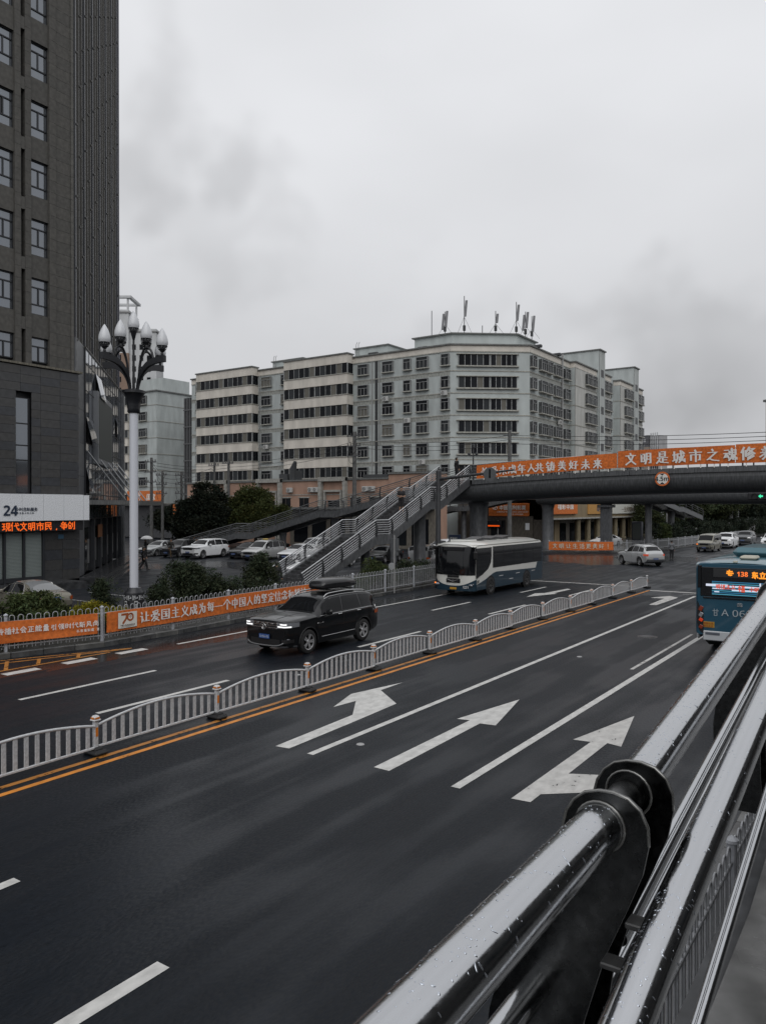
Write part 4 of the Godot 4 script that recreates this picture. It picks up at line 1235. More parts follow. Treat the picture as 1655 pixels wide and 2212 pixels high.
func shop_row() -> void:
	var t := thing("shop_row", "single storey row of shops with tan walls and columns seen under the footbridge", "building")
	var tan_ := mat("tan_wall", Color(0.25, 0.19, 0.11), 0.7, 0.0, "plaster")
	var f := face(Vector2(-46, 83.5), Vector2(-35, 83.5)); var s := face(Vector2(-35, 83.5), Vector2(-35, 131))
	wall_box(t, "wall", f, 0, 11, 0, 5.7, -3, 0, mat("brown_wall", Color(0.1, 0.085, 0.07), 0.7, 0.0, "grime"))
	wall_box(t, "wall", s, 0, 47.5, 3.3, 5.6, -4, 0, tan_)
	wall_box(t, "back_wall", s, 0, 47.5, 0, 3.3, -4, -1.9, mat("shop_tiles", Color(0.2, 0.18, 0.15), 0.5, 0.0, "grime"))
	wall_box(t, "soffit_band", s, 0, 47.5, 3.25, 3.45, 0, 0.12, mat("portal_white"))
	for i in range(3, 13):
		var b := MB.new()
		b.lathe([Vector2(0.42, 0), Vector2(0.42, 0.3), Vector2(0.32, 0.36), Vector2(0.3, 3.0), Vector2(0.4, 3.2), Vector2(0.4, 3.28)], 16, Transform3D(Basis(), s * Vector3(1.5 + i * 3.8, 0, -0.5)))
		part("column", b, mat("column_cream", Color(0.3, 0.25, 0.16), 0.7, 0.0, "grime"), t)
	for i in 12:
		wall_box(t, "shop_front", s, 2.2 + i * 3.8, 4.6 + i * 3.8, 0.3, 2.7, -1.9, -1.85, window_glass(i % 2))
		if i != 3: wall_box(t, "wall_panel", s, 0.3 + i * 3.8, 2.0 + i * 3.8, 0, 3.2, -1.9, -1.7, tan_)
	wall_box(t, "door", f, 4.5, 6.4, 0, 3.2, 0, 0.05, window_glass(1))
	wall_box(t, "door_frame", f, 5.4, 5.5, 0, 3.2, 0.05, 0.12, mat("window_frame"))
	wall_box(t, "wall_panel", f, 7.0, 9.9, 0, 3.7, 0, 0.16, mat("olive_wall", Color(0.12, 0.105, 0.085), 0.7, 0.0, "grime"))
	wall_box(t, "notice", f, 9.0, 9.5, 2.1, 2.9, 0.16, 0.19, mat("paper_white", Color(0.6, 0.62, 0.65), 0.7))
	var orange := mat("sign_orange", Color(0.74, 0.19, 0.03), 0.6, 0.0, "cloth")
	var white := mat("sign_white_letters", Color(0.75, 0.73, 0.69), 0.6)
	var sg := sign_board("shop_sign", "wide orange lottery shop sign with white lettering under the footbridge", f * Transform3D(Basis(), Vector3(6.9, 4.45, 0.34)), 5.1, 1.5, orange, 0.3)
	var b := MB.new()
	write_text(b, "中国福利彩票", Transform3D(Basis(), Vector3(-1.15, -0.02, 0.012)), 0.5, 1.15, 0.15, 0.9)
	write_text(b, "全国人民利福彩", Transform3D(Basis(), Vector3(0.3, -0.62, 0.012)), 0.17, 1.4, 0.14, 0.9)
	part("lettering", b, white, sg)
	var la := print_latin("lettering", "CHINA WELFARE LOTTERY", 0.16, Transform3D(Basis(), Vector3(0.55, -0.26, 0.012)), white, sg, "Droid Serif")
	la.transform.basis = Basis().scaled(Vector3(1.3, 1, 1))
	b = MB.new()
	for cx in [-1.85, -1.6]:
		var ring := []
		for j in 21: ring.append(Vector3(cx + cos(TAU * j / 20) * 0.17, 0.24 + sin(TAU * j / 20) * 0.17 - (0.0 if cx < -1.7 else 0.05), 0.02))
		b.tube(ring, 0.035, 5, false)
	b.box(Vector3(-1.73, 0.2, 0.02), Vector3(0.06, 0.5, 0.03))
	part("emblem", b, white, sg)
	var s2 := sign_board("shop_sign", "smaller orange shop sign half hidden by the footbridge pillar", s * Transform3D(Basis(), Vector3(6.6, 4.65, 0.3)), 8.0, 1.5, orange, 0.25)
	b = MB.new()
	write_text(b, "福彩中国", Transform3D(Basis().scaled(Vector3(2.0, 1, 1)), Vector3(-2.6, -0.15, 0.012)), 0.55, 1.2, 0.15, 0.9)
	part("lettering", b, white, s2)
	var s3 := sign_board("shop_sign", "tan and yellow shop sign between the orange and the white one", s * Transform3D(Basis(), Vector3(19.5, 4.5, 0.2)), 9.0, 1.35, mat("sign_amber", Color(0.42, 0.22, 0.06), 0.6), 0.2)
	b = MB.new()
	write_text(b, "三明小", Transform3D(Basis().scaled(Vector3(2.2, 1, 1)), Vector3(-2.6, -0.35, 0.012)), 0.7, 1.35, 0.14, 0.9)
	part("lettering", b, mat("sign_dark_letters", Color(0.06, 0.07, 0.1), 0.6), s3)
	var s4 := sign_board("shop_sign", "long white shop sign with brown brush lettering", s * Transform3D(Basis(), Vector3(33.0, 4.5, 0.2)), 16.0, 1.35, mat("sign_board_white", Color(0.5, 0.5, 0.46), 0.6), 0.2)
	b = MB.new()
	write_text(b, "兰州一生民家和美食之城", Transform3D(Basis().scaled(Vector3(1.5, 1, 1)), Vector3(-5.6, -0.4, 0.012)), 0.72, 1.05, 0.13, 0.7)
	part("lettering", b, mat("sign_brown_letters", Color(0.1, 0.055, 0.02), 0.6), s4)
	var s5 := sign_board("shop_sign", "short amber shop sign at the far end of the shop row", s * Transform3D(Basis(), Vector3(43.8, 4.5, 0.2)), 5.0, 1.35, mat("sign_amber"), 0.2)
	b = MB.new()
	write_text(b, "美小", Transform3D(Basis().scaled(Vector3(1.6, 1, 1)), Vector3(-1.6, -0.4, 0.012)), 0.75, 1.2, 0.14, 0.9)
	part("lettering", b, mat("sign_brown_letters"), s5)
	var led := sign_board("led_sign", "small dark LED sign with an orange line above the bus roof", f * Transform3D(Basis(), Vector3(5.1, 2.75, 0.5)), 1.9, 0.8, mat("led_black", Color(0.01, 0.01, 0.012), 0.4), 0.2)
	b = MB.new(); b.box(Vector3(0.0, -0.22, 0.01), Vector3(1.5, 0.16, 0.02))
	part("lit_line", b, glow("led_sign_glow", Color(1.0, 0.36, 0.05), 0.7), led)

func tower() -> void:
	var t := thing("office_tower", "dark brown stone office tower with a ribbed corner and a glass podium at the left", "building")
	var stone := mat("brown_stone", Color(0.083, 0.079, 0.071), 0.72, 0.0, "stone")
	var stone2 := mat("brown_stone_b", Color(0.076, 0.073, 0.066), 0.72, 0.0, "stone")
	var darkwall := mat("core_dark", Color(0.02, 0.021, 0.024), 0.6)
	var top := 54.0
	var f := face(Vector2(-42, 2.1), Vector2(-42, 28.1))      # x 0 lies at along 2.1
	var X := func(al: float) -> float: return al - 2.1
	wall_box(t, "core", f, 0, 26.0, 0, top, -12, -0.36, darkwall)
	var bronze := mat("window_bronze", Color(0.022, 0.024, 0.028), 0.4, 0.2)
	var glassb := mat("tower_glass", Color(0.2, 0.215, 0.235), 0.05, 0.75)
	var glassd := mat("tower_glass_open", Color(0.01, 0.01, 0.012), 0.2)
	# piers in courses of stone, spandrels and windows between them
	var tops := []
	for i in 12: tops.append(52.36 - 3.43 * i)
	var colx := []
	for k in 6: colx.append([X.call(25.37 - 2.12 * k), X.call(26.5 - 2.12 * k)])
	var piers := [[colx[0][1], 26.0, 0.0]]
	for k in 5: piers.append([colx[k + 1][1], colx[k][0], 0.0])
	for pi in piers.size():
		var p: Array = piers[pi]
		var y := 13.0
		var n := 0
		while y < top:
			var hh := 0.69
			if pi == 0:
				wall_box(t, "stone_panel", f, p[0], p[0] + 0.42, y, y + hh - 0.012, -0.4, 0.05, stone if n % 3 else stone2)
				wall_box(t, "stone_panel", f, p[0] + 0.43, p[1] - 0.18, y, y + hh - 0.012, -0.4, -0.02, stone if n % 2 else stone2)
				wall_box(t, "corner_stone", f, p[1] - 0.17, p[1], y, y + hh - 0.012, -0.4, 0.03, mat("corner_stone", Color(0.11, 0.106, 0.096), 0.72, 0.0, "stone"))
			elif pi <= 2 or n % 5 == 0:
				# pier with the narrow blind slot in its middle
				var m: float = (p[0] + p[1]) * 0.5
				var h2 := hh if pi <= 2 else hh * 5
				wall_box(t, "stone_panel", f, p[0], m - 0.13, y, y + h2 - 0.012, -0.4, 0.03, stone if n % 3 else stone2)
				wall_box(t, "stone_panel", f, m + 0.13, p[1], y, y + h2 - 0.012, -0.4, 0.03, stone2 if n % 3 else stone)
			y += hh
			n += 1
		if pi > 0:
			for ty in tops:
				var m: float = (p[0] + p[1]) * 0.5
				if ty - 3.3 < 13.0: continue
				wall_box(t, "slot_spandrel", f, m - 0.12, m + 0.12, ty - 3.1, ty - 2.45 + 0.05, -0.4, 0.02, stone2)
	for k in colx.size():
		var c: Array = colx[k]
		for ty in tops:
			var wb: float = maxf(ty - 2.11, 13.2)
			if ty < 14.0: continue
			wall_box(t, "spandrel", f, c[0], c[1], ty, minf(ty + 1.32, top), -0.4, -0.06, stone if k % 2 else stone2)
			var wx := f * Transform3D(Basis(), Vector3((c[0] + c[1]) * 0.5, wb, -0.24))
			var ww: float = c[1] - c[0]; var wh: float = ty - wb
			var key := "towerwin%.2f" % wh
			if not cache.has(key):
				var b := MB.new()
				for sx in [-1.0, 1.0]: b.box(Vector3(sx * (ww * 0.5 - 0.03), wh * 0.5, 0), Vector3(0.06, wh, 0.1))
				b.box(Vector3(0, wh - 0.03, 0), Vector3(ww, 0.06, 0.1)); b.box(Vector3(0, 0.03, 0), Vector3(ww, 0.06, 0.1))
				b.box(Vector3(0, wh - 0.52, 0), Vector3(ww, 0.07, 0.1))
				if wh > 1.8: b.box(Vector3(0, 0.6, 0), Vector3(ww, 0.07, 0.1))
				b.box(Vector3(0, (wh - 0.52 + (0.6 if wh > 1.8 else 0.0)) * 0.5, 0), Vector3(0.07, wh - 0.52 - (0.6 if wh > 1.8 else 0.0), 0.1))
				var list := []
				var lows: float = 0.635 if wh > 1.8 else 0.06
				for q in [[0.0, wh - 0.485, ww - 0.12, 0.42], [-ww * 0.25 + 0.01, lows, ww * 0.5 - 0.09, wh - 0.56 - lows], [ww * 0.25 - 0.01, lows, ww * 0.5 - 0.09, wh - 0.56 - lows], [0.0, 0.06, ww - 0.12, 0.5]]:
					if q[1] < 0.1 and wh <= 1.8 and q[3] == 0.5: continue
					var g := MB.new()
					g.box(Vector3(q[0], q[1] + q[3] * 0.5, -0.02), Vector3(q[2], q[3], 0.02))
					list.append(g.mesh(glassb))
				cache[key] = [b.mesh(bronze), list]
			var o := show_mesh("window", cache[key][0], t, wx)
			for i in cache[key][1].size():
				var pn := show_mesh("pane", cache[key][1][i], o)
				if k == 1 and absf(ty - 28.35) < 0.1 and i == 1: pn.material_override = glassd
	# ribbed face round the corner
	var r := face(Vector2(-42, 28.1), Vector2(-57.72, 42.92))
	wall_box(t, "ribbed_back", r, 0, 21.6, 13, top, -6, -0.4, mat("ribbed_back", Color(0.022, 0.024, 0.028), 0.3))
	var fin := mat("stone_fin", Color(0.1, 0.096, 0.088), 0.6, 0.0, "stone")
	var fin2 := mat("metal_fin", Color(0.06, 0.063, 0.07), 0.4, 0.3)
	for i in 19:
		wall_box(t, "fin", r, 0.35 + i * 1.14, 0.55 + i * 1.14, 12.9, top, -0.45, 0.08, fin if i % 3 else fin2)
		wall_box(t, "fin", r, 0.85 + i * 1.14, 0.93 + i * 1.14, 12.9, top, -0.45, -0.1, fin2)
		for j in 9:
			var b := MB.new()
			var y := 15.0 + j * 4.4 + fmod(i * 2.9, 4.4)
			b.bev(r * Vector3(0.45 + i * 1.14, y, 0.13), Vector3(0.11, 0.15, 0.1), 0.02)
			part("fin_lamp", b, mat("fin_lamp", Color(0.075, 0.075, 0.072), 0.5), t)
	wall_box(t, "edge_trim", r, 21.5, 21.75, 12.9, top, -6.2, 0.16, mat("edge_trim", Color(0.09, 0.092, 0.115), 0.4, 0.2))
	# stone podium
	var pf := face(Vector2(-41.8, 2.1), Vector2(-41.8, 28.3))
	wall_box(t, "podium_core", pf, 0, 26.2, 0, 12.85, -11, -0.45, darkwall)
	var slate := []
	for q in [Color(0.045, 0.046, 0.048), Color(0.05, 0.05, 0.05), Color(0.038, 0.041, 0.047), Color(0.045, 0.044, 0.043)]: slate.append(mat("slate_%d" % slate.size(), q, 0.36, 0.0, "stone"))
	var y := 5.5
	var n := 0
	while y < 12.8:
		var x0: float = X.call(28.3)
		for j in 8:
			var xa := x0 - (j + 1) * 1.24; var xb := x0 - j * 1.24
			var hh := minf(0.487, 12.85 - y)
			if xa < X.call(25.25) and xb > X.call(24.3) and y > 5.2 and y < 11.0:
				if xb > X.call(25.25): wall_box(t, "slate_tile", pf, X.call(25.25), xb - 0.014, y, y + hh - 0.014, -0.06, 0, slate[(n + j * 3) % 4])
				if xa < X.call(24.3): wall_box(t, "slate_tile", pf, xa, X.call(24.3), y, y + hh - 0.014, -0.06, 0, slate[(n * 3 + j) % 4])
			else:
				wall_box(t, "slate_tile", pf, xa, xb - 0.014, y, y + hh - 0.014, -0.06, 0.003 * ((n + j) % 3), slate[(n * 7 + j * 3 + n / 3) % 4])
		y += 0.487
		n += 1
	wall_box(t, "coping", pf, 0, 26.4, 12.85, 12.97, -0.5, 0.12, mat("coping_stone", Color(0.17, 0.155, 0.12), 0.6, 0.0, "grime"))
	var so := wall_box(t, "slot_window", pf, X.call(24.3), X.call(25.25), 5.5, 11.0, -0.44, -0.2, darkwall)
	for q in [[9.55, 10.95], [8.3, 9.47], [7.45, 8.22], [5.55, 7.37]]:
		wall_box(so, "pane", pf, X.call(24.33), X.call(25.1), q[0], q[1], -0.2, -0.18, glassb)
	# metal clad column at the glass corner
	for i in 7:
		wall_box(t, "clad_panel", r, 0.1, 2.85, 0.4 + i * 2.1, 2.48 + i * 2.1, -0.5, 0.14, mat("clad_grey", Color(0.14, 0.147, 0.158), 0.45, 0.1, "grime"))
	# curtain wall
	wall_box(t, "curtain_back", r, 2.9, 22.0, 0.4, 15.0, -5, 0.0, darkwall)
	var ys := [3.95, 5.6, 7.25, 8.9, 10.6, 12.3, 14.05, 14.95]
	var cw := 1.36
	var cg := [mat("curtain_glass_0", Color(0.21, 0.23, 0.26), 0.04, 0.75), mat("curtain_glass_1", Color(0.15, 0.165, 0.19), 0.05, 0.75), mat("curtain_glass_2", Color(0.27, 0.29, 0.32), 0.04, 0.75)]
	for i in 14:
		for j in ys.size() - 1:
			var xf := r * Transform3D(Basis(), Vector3(2.95 + cw * (i + 0.5), ys[j + 1] - 0.03, 0.2))
			var open := [[0, 3], [1, 3], [3, 5], [4, 5], [0, 1], [11, 4]].has([i, j])
			if open: xf = xf * Transform3D(Basis(Vector3.RIGHT, -0.22), Vector3(0, 0, 0.06))
			else: xf = xf * Transform3D(Basis(Vector3.UP, rng.randf_range(-0.008, 0.008)), Vector3.ZERO)
			var key := "curt%d" % j
			var hh: float = ys[j + 1] - ys[j] - 0.06
			if not cache.has(key):
				var g := MB.new(); g.box(Vector3(0, -hh * 0.5, 0), Vector3(cw - 0.07, hh, 0.03)); cache[key] = [g.mesh(cg[0]), g.mesh(cg[1]), g.mesh(cg[2])]
			show_mesh("pane", cache[key][(i * 5 + j * 3) % 3], t, xf)
	for i in 15: wall_box(t, "mullion", r, 2.91 + cw * i, 2.97 + cw * i, 3.9, 15.0, 0.0, 0.24, bronze)
	for yy in ys: wall_box(t, "transom", r, 2.9, 22.1, yy - 0.03, yy + 0.03, 0.0, 0.235, bronze)
	wall_box(t, "coping", r, 2.87, 22.0, 15.0, 15.1, -0.4, 0.27, mat("bronze_coping", Color(0.06, 0.058, 0.052), 0.5, 0.2))
	wall_box(t, "clad_panel", r, 22.0, 22.9, 0.2, 15.2, -5, 0.45, mat("clad_grey"))
	# big dead screen
	var sb := wall_box(t, "screen_box", r, 6.3, 13.8, 7.75, 12.75, 0.2, 0.52, mat("screen_frame", Color(0.17, 0.178, 0.19), 0.4, 0.2))
	wall_box(sb, "screen", r, 6.65, 13.45, 8.15, 12.4, 0.52, 0.54, mat("screen_dark", Color(0.036, 0.042, 0.04), 0.55))
	# ground floor of the glass side, doors under the canopy
	for i in 6:
		var d := wall_box(t, "door", r, 3.4 + i * 3.1, 5.9 + i * 3.1, 0.45, 3.4, 0.0, 0.1, mat("door_glass", Color(0.03, 0.032, 0.036), 0.05, 0.5))
		wall_box(d, "handle", r, 4.6 + i * 3.1, 4.68 + i * 3.1, 1.0, 2.6, 0.1, 0.16, mat("pull_steel", Color(0.5, 0.5, 0.5), 0.3, 0.9))
		wall_box(t, "door_pier", r, 5.95 + i * 3.1, 6.4 + i * 3.1, 0.4, 3.9, 0.0, 0.3, mat("slate_2"))
	wall_box(t, "door_banner", r, 7.6, 9.6, 2.6, 3.5, 0.3, 0.34, mat("faded_orange", Color(0.2, 0.075, 0.025), 0.7))
	for i in 3: wall_box(t, "step", r, 0.0, 22.0, 0.0, 0.42 - 0.14 * i, 0.3, 1.6 + i * 0.35, mat("step_stone", Color(0.06, 0.062, 0.067), 0.3, 0.0, "concrete"))
	# canopy and its tie rods
	var cp := PackedVector2Array([Vector2(2.9, 0.26), Vector2(21.0, 0.26), Vector2(15.5, 4.1), Vector2(8.0, 3.2)])
	var b2 := MB.new()
	b2.prism(cp, 0.3, r * Transform3D(Basis(Vector3(1, 0, 0), Vector3(0, 0, 1), Vector3(0, -1, 0)), Vector3(0, 5.2, 0)))
	var can := part("canopy", b2, mat("canopy_metal", Color(0.2, 0.205, 0.2), 0.4, 0.2, "grime"), t)
	for i in 5:
		b2 = MB.new()
		b2.tube([r * Vector3(3.3 + i * 4.0, 8.4, 0.25), r * Vector3(6.4 + i * 3.1, 5.22, 2.3 + 0.1 * i)], 0.05, 6)
		part("tie_rod", b2, mat("rod_grey", Color(0.32, 0.33, 0.34), 0.4, 0.4), can)
	# white fascia with the bank lettering, in panels
	var ff := face(Vector2(-41.55, 2.1), Vector2(-41.55, 28.45))
	for i in 19:
		var xa: float = X.call(28.45) - 0.4 - i * 1.29
		wall_box(t, "fascia_panel", ff, xa - 1.275, xa, 3.95, 5.47, -0.2, 0.55, mat("fascia_white", Color(0.78, 0.8, 0.83), 0.45, 0.0, "paint"))
	wall_box(t, "fascia_panel", ff, X.call(28.45) - 0.385, X.call(28.45), 3.95, 5.44, -0.2, 0.56, mat("fascia_white"))
	var navy := mat("navy_letters", Color(0.012, 0.022, 0.045), 0.4)
	var num := print_latin("lettering", "24", 0.56, ff * Transform3D(Basis(), Vector3(X.call(23.5), 4.52, 0.58)), navy, t)
	num.name = "lettering"
	b2 = MB.new()
	write_text(b2, "小时自助服务", ff * Transform3D(Basis(), Vector3(X.call(23.8), 4.5, 0.56)), 0.2, 1.1, 0.15, 0.9)
	write_text(b2, "服务自助小时小时", ff * Transform3D(Basis(), Vector3(X.call(23.72), 4.34, 0.56)), 0.1, 1.5, 0.16, 0.9)
	part("small_lettering", b2, navy, t)
	# running LED text
	wall_box(t, "led_panel", ff, X.call(8.0), X.call(28.2), 3.34, 3.94, -0.2, 0.3, mat("led_black"))
	b2 = MB.new()
	write_text(b2, "现代文明市民，争创", ff * Transform3D(Basis(), Vector3(X.call(23.18), 3.4, 0.31)), 0.45, 1.11, 0.13, 0.9)
	part("led_text", b2, glow("led_orange", Color(1.0, 0.42, 0.12), 0.95), t)
	# ground floor: shuttered windows and dark stone
	for q in [[21.3, 23.5], [23.62, 24.65], [24.79, 25.85]]:
		var w := wall_box(t, "shop_window", pf, X.call(q[0]), X.call(q[1]), 0.7, 3.3, -0.05, -0.02, mat("blind_backing", Color(0.12, 0.14, 0.135), 0.5))
		var bl := MB.new()
		for i in 32:
			bl.box(pf * Vector3((X.call(q[0]) + X.call(q[1])) * 0.5, 0.75 + i * 0.08, 0.0), Vector3(q[1] - q[0] - 0.06, 0.06, 0.012), pf.basis * Basis(Vector3.RIGHT, 0.5))
		part("blind", bl, mat("blind_slats", Color(0.3, 0.34, 0.33), 0.55), w)
		wall_box(w, "frame", pf, X.call(q[1]), X.call(q[1]) + 0.13, 0.4, 3.34, -0.05, 0.12, bronze)
		wall_box(w, "frame", pf, X.call(q[0]) - 0.13, X.call(q[1]) + 0.13, 0.45, 0.7, -0.05, 0.1, bronze)
	for i in 5:
		for j in 2: wall_box(t, "slate_tile", pf, X.call(26.05) + j * 1.15, X.call(26.05) + j * 1.15 + 1.135, 0.4 + i * 0.6, 0.988 + i * 0.6, -0.06, 0.0, slate[(i + j) % 4])
	wall_box(t, "blue_plate", pf, X.call(26.9), X.call(27.25), 2.85, 3.1, 0.0, 0.03, mat("blue_plate", Color(0.03, 0.09, 0.15), 0.5))

func far_buildings() -> void:
	# slender white tower block behind the lamp
	var t := thing("tower_block", "white tower block with an open frame on its roof, far behind the street lamp", "building")
	var wht := mat("far_white", Color(0.52, 0.53, 0.54), 0.8, 0.0, "plaster"); var brn := mat("far_brown", Color(0.24, 0.165, 0.125), 0.8, 0.0, "plaster")
	var R := Basis(Vector3.UP, 0.62)
	var at := V(-193, 0, 148)
	var x := Transform3D(R, at)
	var blocks := [[-9.0, -0.5, 0.0, 64.0, -9.0, 0.0], [-0.5, 7.5, 0.0, 58.5, -9.0, -1.0], [-19.0, -9.0, 0.0, 59.5, -9.0, -1.0]]
	for q in blocks:
		wall_box(t, "wall", x, q[0], q[1], 51 if q[0] < -0.8 else 36, q[3], q[4], q[5], wht)
		wall_box(t, "base_wall", x, q[0], q[1], 0, 51 if q[0] < -0.8 else 36, q[4], q[5] + 0.05, brn)
		var c := int((q[1] - q[0]) / 2.2)
		for i in c:
			var y := 6.0
			while y < q[3] - 4:
				wall_box(t, "window", x, q[0] + 0.8 + i * 2.2, q[0] + 1.9 + i * 2.2, y, y + 1.6, q[5], q[5] + 0.08, window_glass(0))
				y += 3.3
		wall_box(t, "cornice", x, q[0] - 0.3, q[1] + 0.3, q[3] - 1.0, q[3] - 0.6, q[4] - 0.3, q[5] + 0.3, mat("far_line", Color(0.2, 0.2, 0.2), 0.8))
	var side := x * Transform3D(Basis(Vector3.UP, PI / 2), Vector3(-1.0, 0, 0))
	for i in 3:
		var y := 50.0
		while y < 62:
			wall_box(t, "window", side, 1.0 + i * 2.6, 2.0 + i * 2.6, y, y + 1.4, 0.0, 0.08, window_glass(0))
			y += 3.3
	for q in [[-9.0, -9.0], [-9.0, -0.5], [-1.0, -9.0], [-1.0, -0.5]]:
		wall_box(t, "roof_frame", x, q[0], q[0] + 0.5, 64, 67.4, q[1], q[1] + 0.5, wht)
	for q in [[-9.8, 0.4, -9.6, -8.8], [-9.8, 0.4, -0.6, 0.5]]: wall_box(t, "roof_frame", x, q[0], q[1], 67.4, 68.1, q[2], q[3], wht)
	for q in [[-9.8, -8.8], [-0.6, 0.4]]: wall_box(t, "roof_frame", x, q[0], q[1], 67.41, 68.09, -8.8, -0.6, wht)
	# grey block just over the footbridge and a tan corner at the right edge
	var g := thing("tower_block", "small grey and tan apartment block far off, just above the footbridge", "building")
	var gx := Transform3D(Basis(Vector3.UP, -0.55).scaled(Vector3(0.42, 0.86, 0.42)), V(-95.5, 0, 345))
	wall_box(g, "wall", gx, -13, 0, 0, 36.5, -10, 0, mat("far_tan", Color(0.3, 0.25, 0.21), 0.8, 0.0, "plaster"))
	wall_box(g, "crown", gx, -11, -0.5, 36.5, 42.5, -9, -0.5, mat("far_slate", Color(0.1, 0.1, 0.11), 0.8))
	wall_box(g, "wall", gx, 0, 13, 0, 42, -14, -3, mat("far_grey", Color(0.33, 0.33, 0.34), 0.8, 0.0, "plaster"))
	for i in 4: wall_box(g, "fin", gx, 1.5 + i * 3.0, 2.4 + i * 3.0, 30, 43.5, -3, -2.2, mat("far_white"))
	for i in 6:
		for j in 4: wall_box(g, "window", gx, 1.0 + j * 3.0, 2.6 + j * 3.0, 22 + i * 3.1, 23.6 + i * 3.1, -3, -2.9, window_glass(1))
	for j in 2: wall_box(g, "window", gx, -9 + j * 3.4, -7.2 + j * 3.4, 39.0, 40.6, -0.5, -0.4, mat("far_white"))
	var h := thing("building", "tan tower block cut off by the right edge above the footbridge banner", "building")
	var hx := Transform3D(Basis(Vector3.UP, -0.6), V(-37.4, 0, 265))
	wall_box(h, "wall", hx, 0, 22, 0, 37.5, -14, 0, mat("far_ochre", Color(0.3, 0.2, 0.12), 0.8, 0.0, "plaster"))
	for i in 8:
		for j in 5: wall_box(h, "window", hx, 1.2 + j * 4.2, 3.2 + j * 4.2, 10 + i * 3.1, 11.8 + i * 3.1, 0, 0.1, window_glass(0))
	wall_box(h, "cornice", hx, -0.5, 22.5, 37.5, 38.2, -14.5, 0.6, mat("cornice"))
	# low dark frontage behind the poles on the left
	var k := thing("low_building", "low grey frontage behind the utility poles on the left", "building")
	var kf := face(Vector2(-110, 78), Vector2(-86, 78))
	wall_box(k, "wall", kf, 0, 24, 0, 5.0, -6, 0, mat("low_grey", Color(0.07, 0.072, 0.08), 0.7, 0.0, "grime"))
	wall_box(k, "awning", kf, 0, 24, 5.0, 5.3, -6, 0.8, mat("cornice"))
	var sx := face(Vector2(-98, 76.5), Vector2(-90, 76.5))
	var so := sign_board("shop_sign", "orange phone number sign behind the lamp post on the left", sx * Transform3D(Basis(), Vector3(1.6, 6.3, 0.0)), 8.4, 1.9, mat("sign_orange"), 0.2)
	print_latin("lettering", "2770", 0.62, Transform3D(Basis(), Vector3(-1.9, 0.42, 0.02)), mat("sign_white_letters"), so)
	print_latin("lettering", "9277", 0.62, Transform3D(Basis(), Vector3(-1.9, -0.42, 0.02)), mat("sign_white_letters"), so)
	var b := MB.new()
	write_text(b, "国家", Transform3D(Basis(), Vector3(0.5, -0.45, 0.01)), 0.9, 1.2, 0.14, 0.9)
	part("lettering", b, mat("sign_white_letters"), so)
	var s6 := sign_board("shop_sign", "plain orange board hanging beyond the canopy beside the lamp post", face(Vector2(-72, 62), Vector2(-66, 62)) * Transform3D(Basis(), Vector3(0, 4.3, 0)), 1.8, 1.5, mat("sign_orange"), 0.1)
	s6.set_meta("category", "sign")

func right_frontage() -> void:
	# unseen frontage, added so the wet handrails mirror something dark on their right flank
	var t := thing("added_frontage", "unseen dark frontage added right of the walkway for the wet handrail to mirror", "building")
	var f := face(Vector2(6.5, 70), Vector2(6.5, -40))
	wall_box(t, "wall", f, 0, 110, 0, 10.5, -8, 0, mat("frontage", Color(0.06, 0.058, 0.055), 0.7, 0.0, "grime"))
	for j in 2:
		for i in 30: wall_box(t, "window", f, 1.0 + i * 3.6, 3.2 + i * 3.6, 1.0 + j * 3.7, 3.4 + j * 3.7, 0, 0.06, window_glass((i + j) % 3))

# ---------- street furniture ----------
func greek_key(b: MB, r: float, y: float, h: float, n: int, half_from := 0.0, half_to := TAU) -> void:
	# a meander band wrapped round an upright cylinder, drawn with little upright bars
	var w := (half_to - half_from) / n
	for i in n:
		for q in [[0.06, 0.0, 0.94, 0.14], [0.06, 0.86, 0.94, 1.0], [0.06, 0.14, 0.2, 0.86], [0.8, 0.35, 0.94, 0.86], [0.42, 0.35, 0.8, 0.49], [0.42, 0.49, 0.56, 0.72]]:
			var a0: float = half_from + w * (i + q[0]); var a1: float = half_from + w * (i + q[2])
			var p0 := Vector3(cos(a0), 0, sin(a0)) * r; var p1 := Vector3(cos(a1), 0, sin(a1)) * r
			var ya := Vector3(0, y + h * q[1], 0); var yb := Vector3(0, y + h * q[3], 0)
			var nn := ((p0 + p1) * 0.5).normalized()
			b.tri(p0 + ya, p1 + ya, p1 + yb, nn, nn, nn); b.tri(p0 + ya, p1 + yb, p0 + yb, nn, nn, nn)

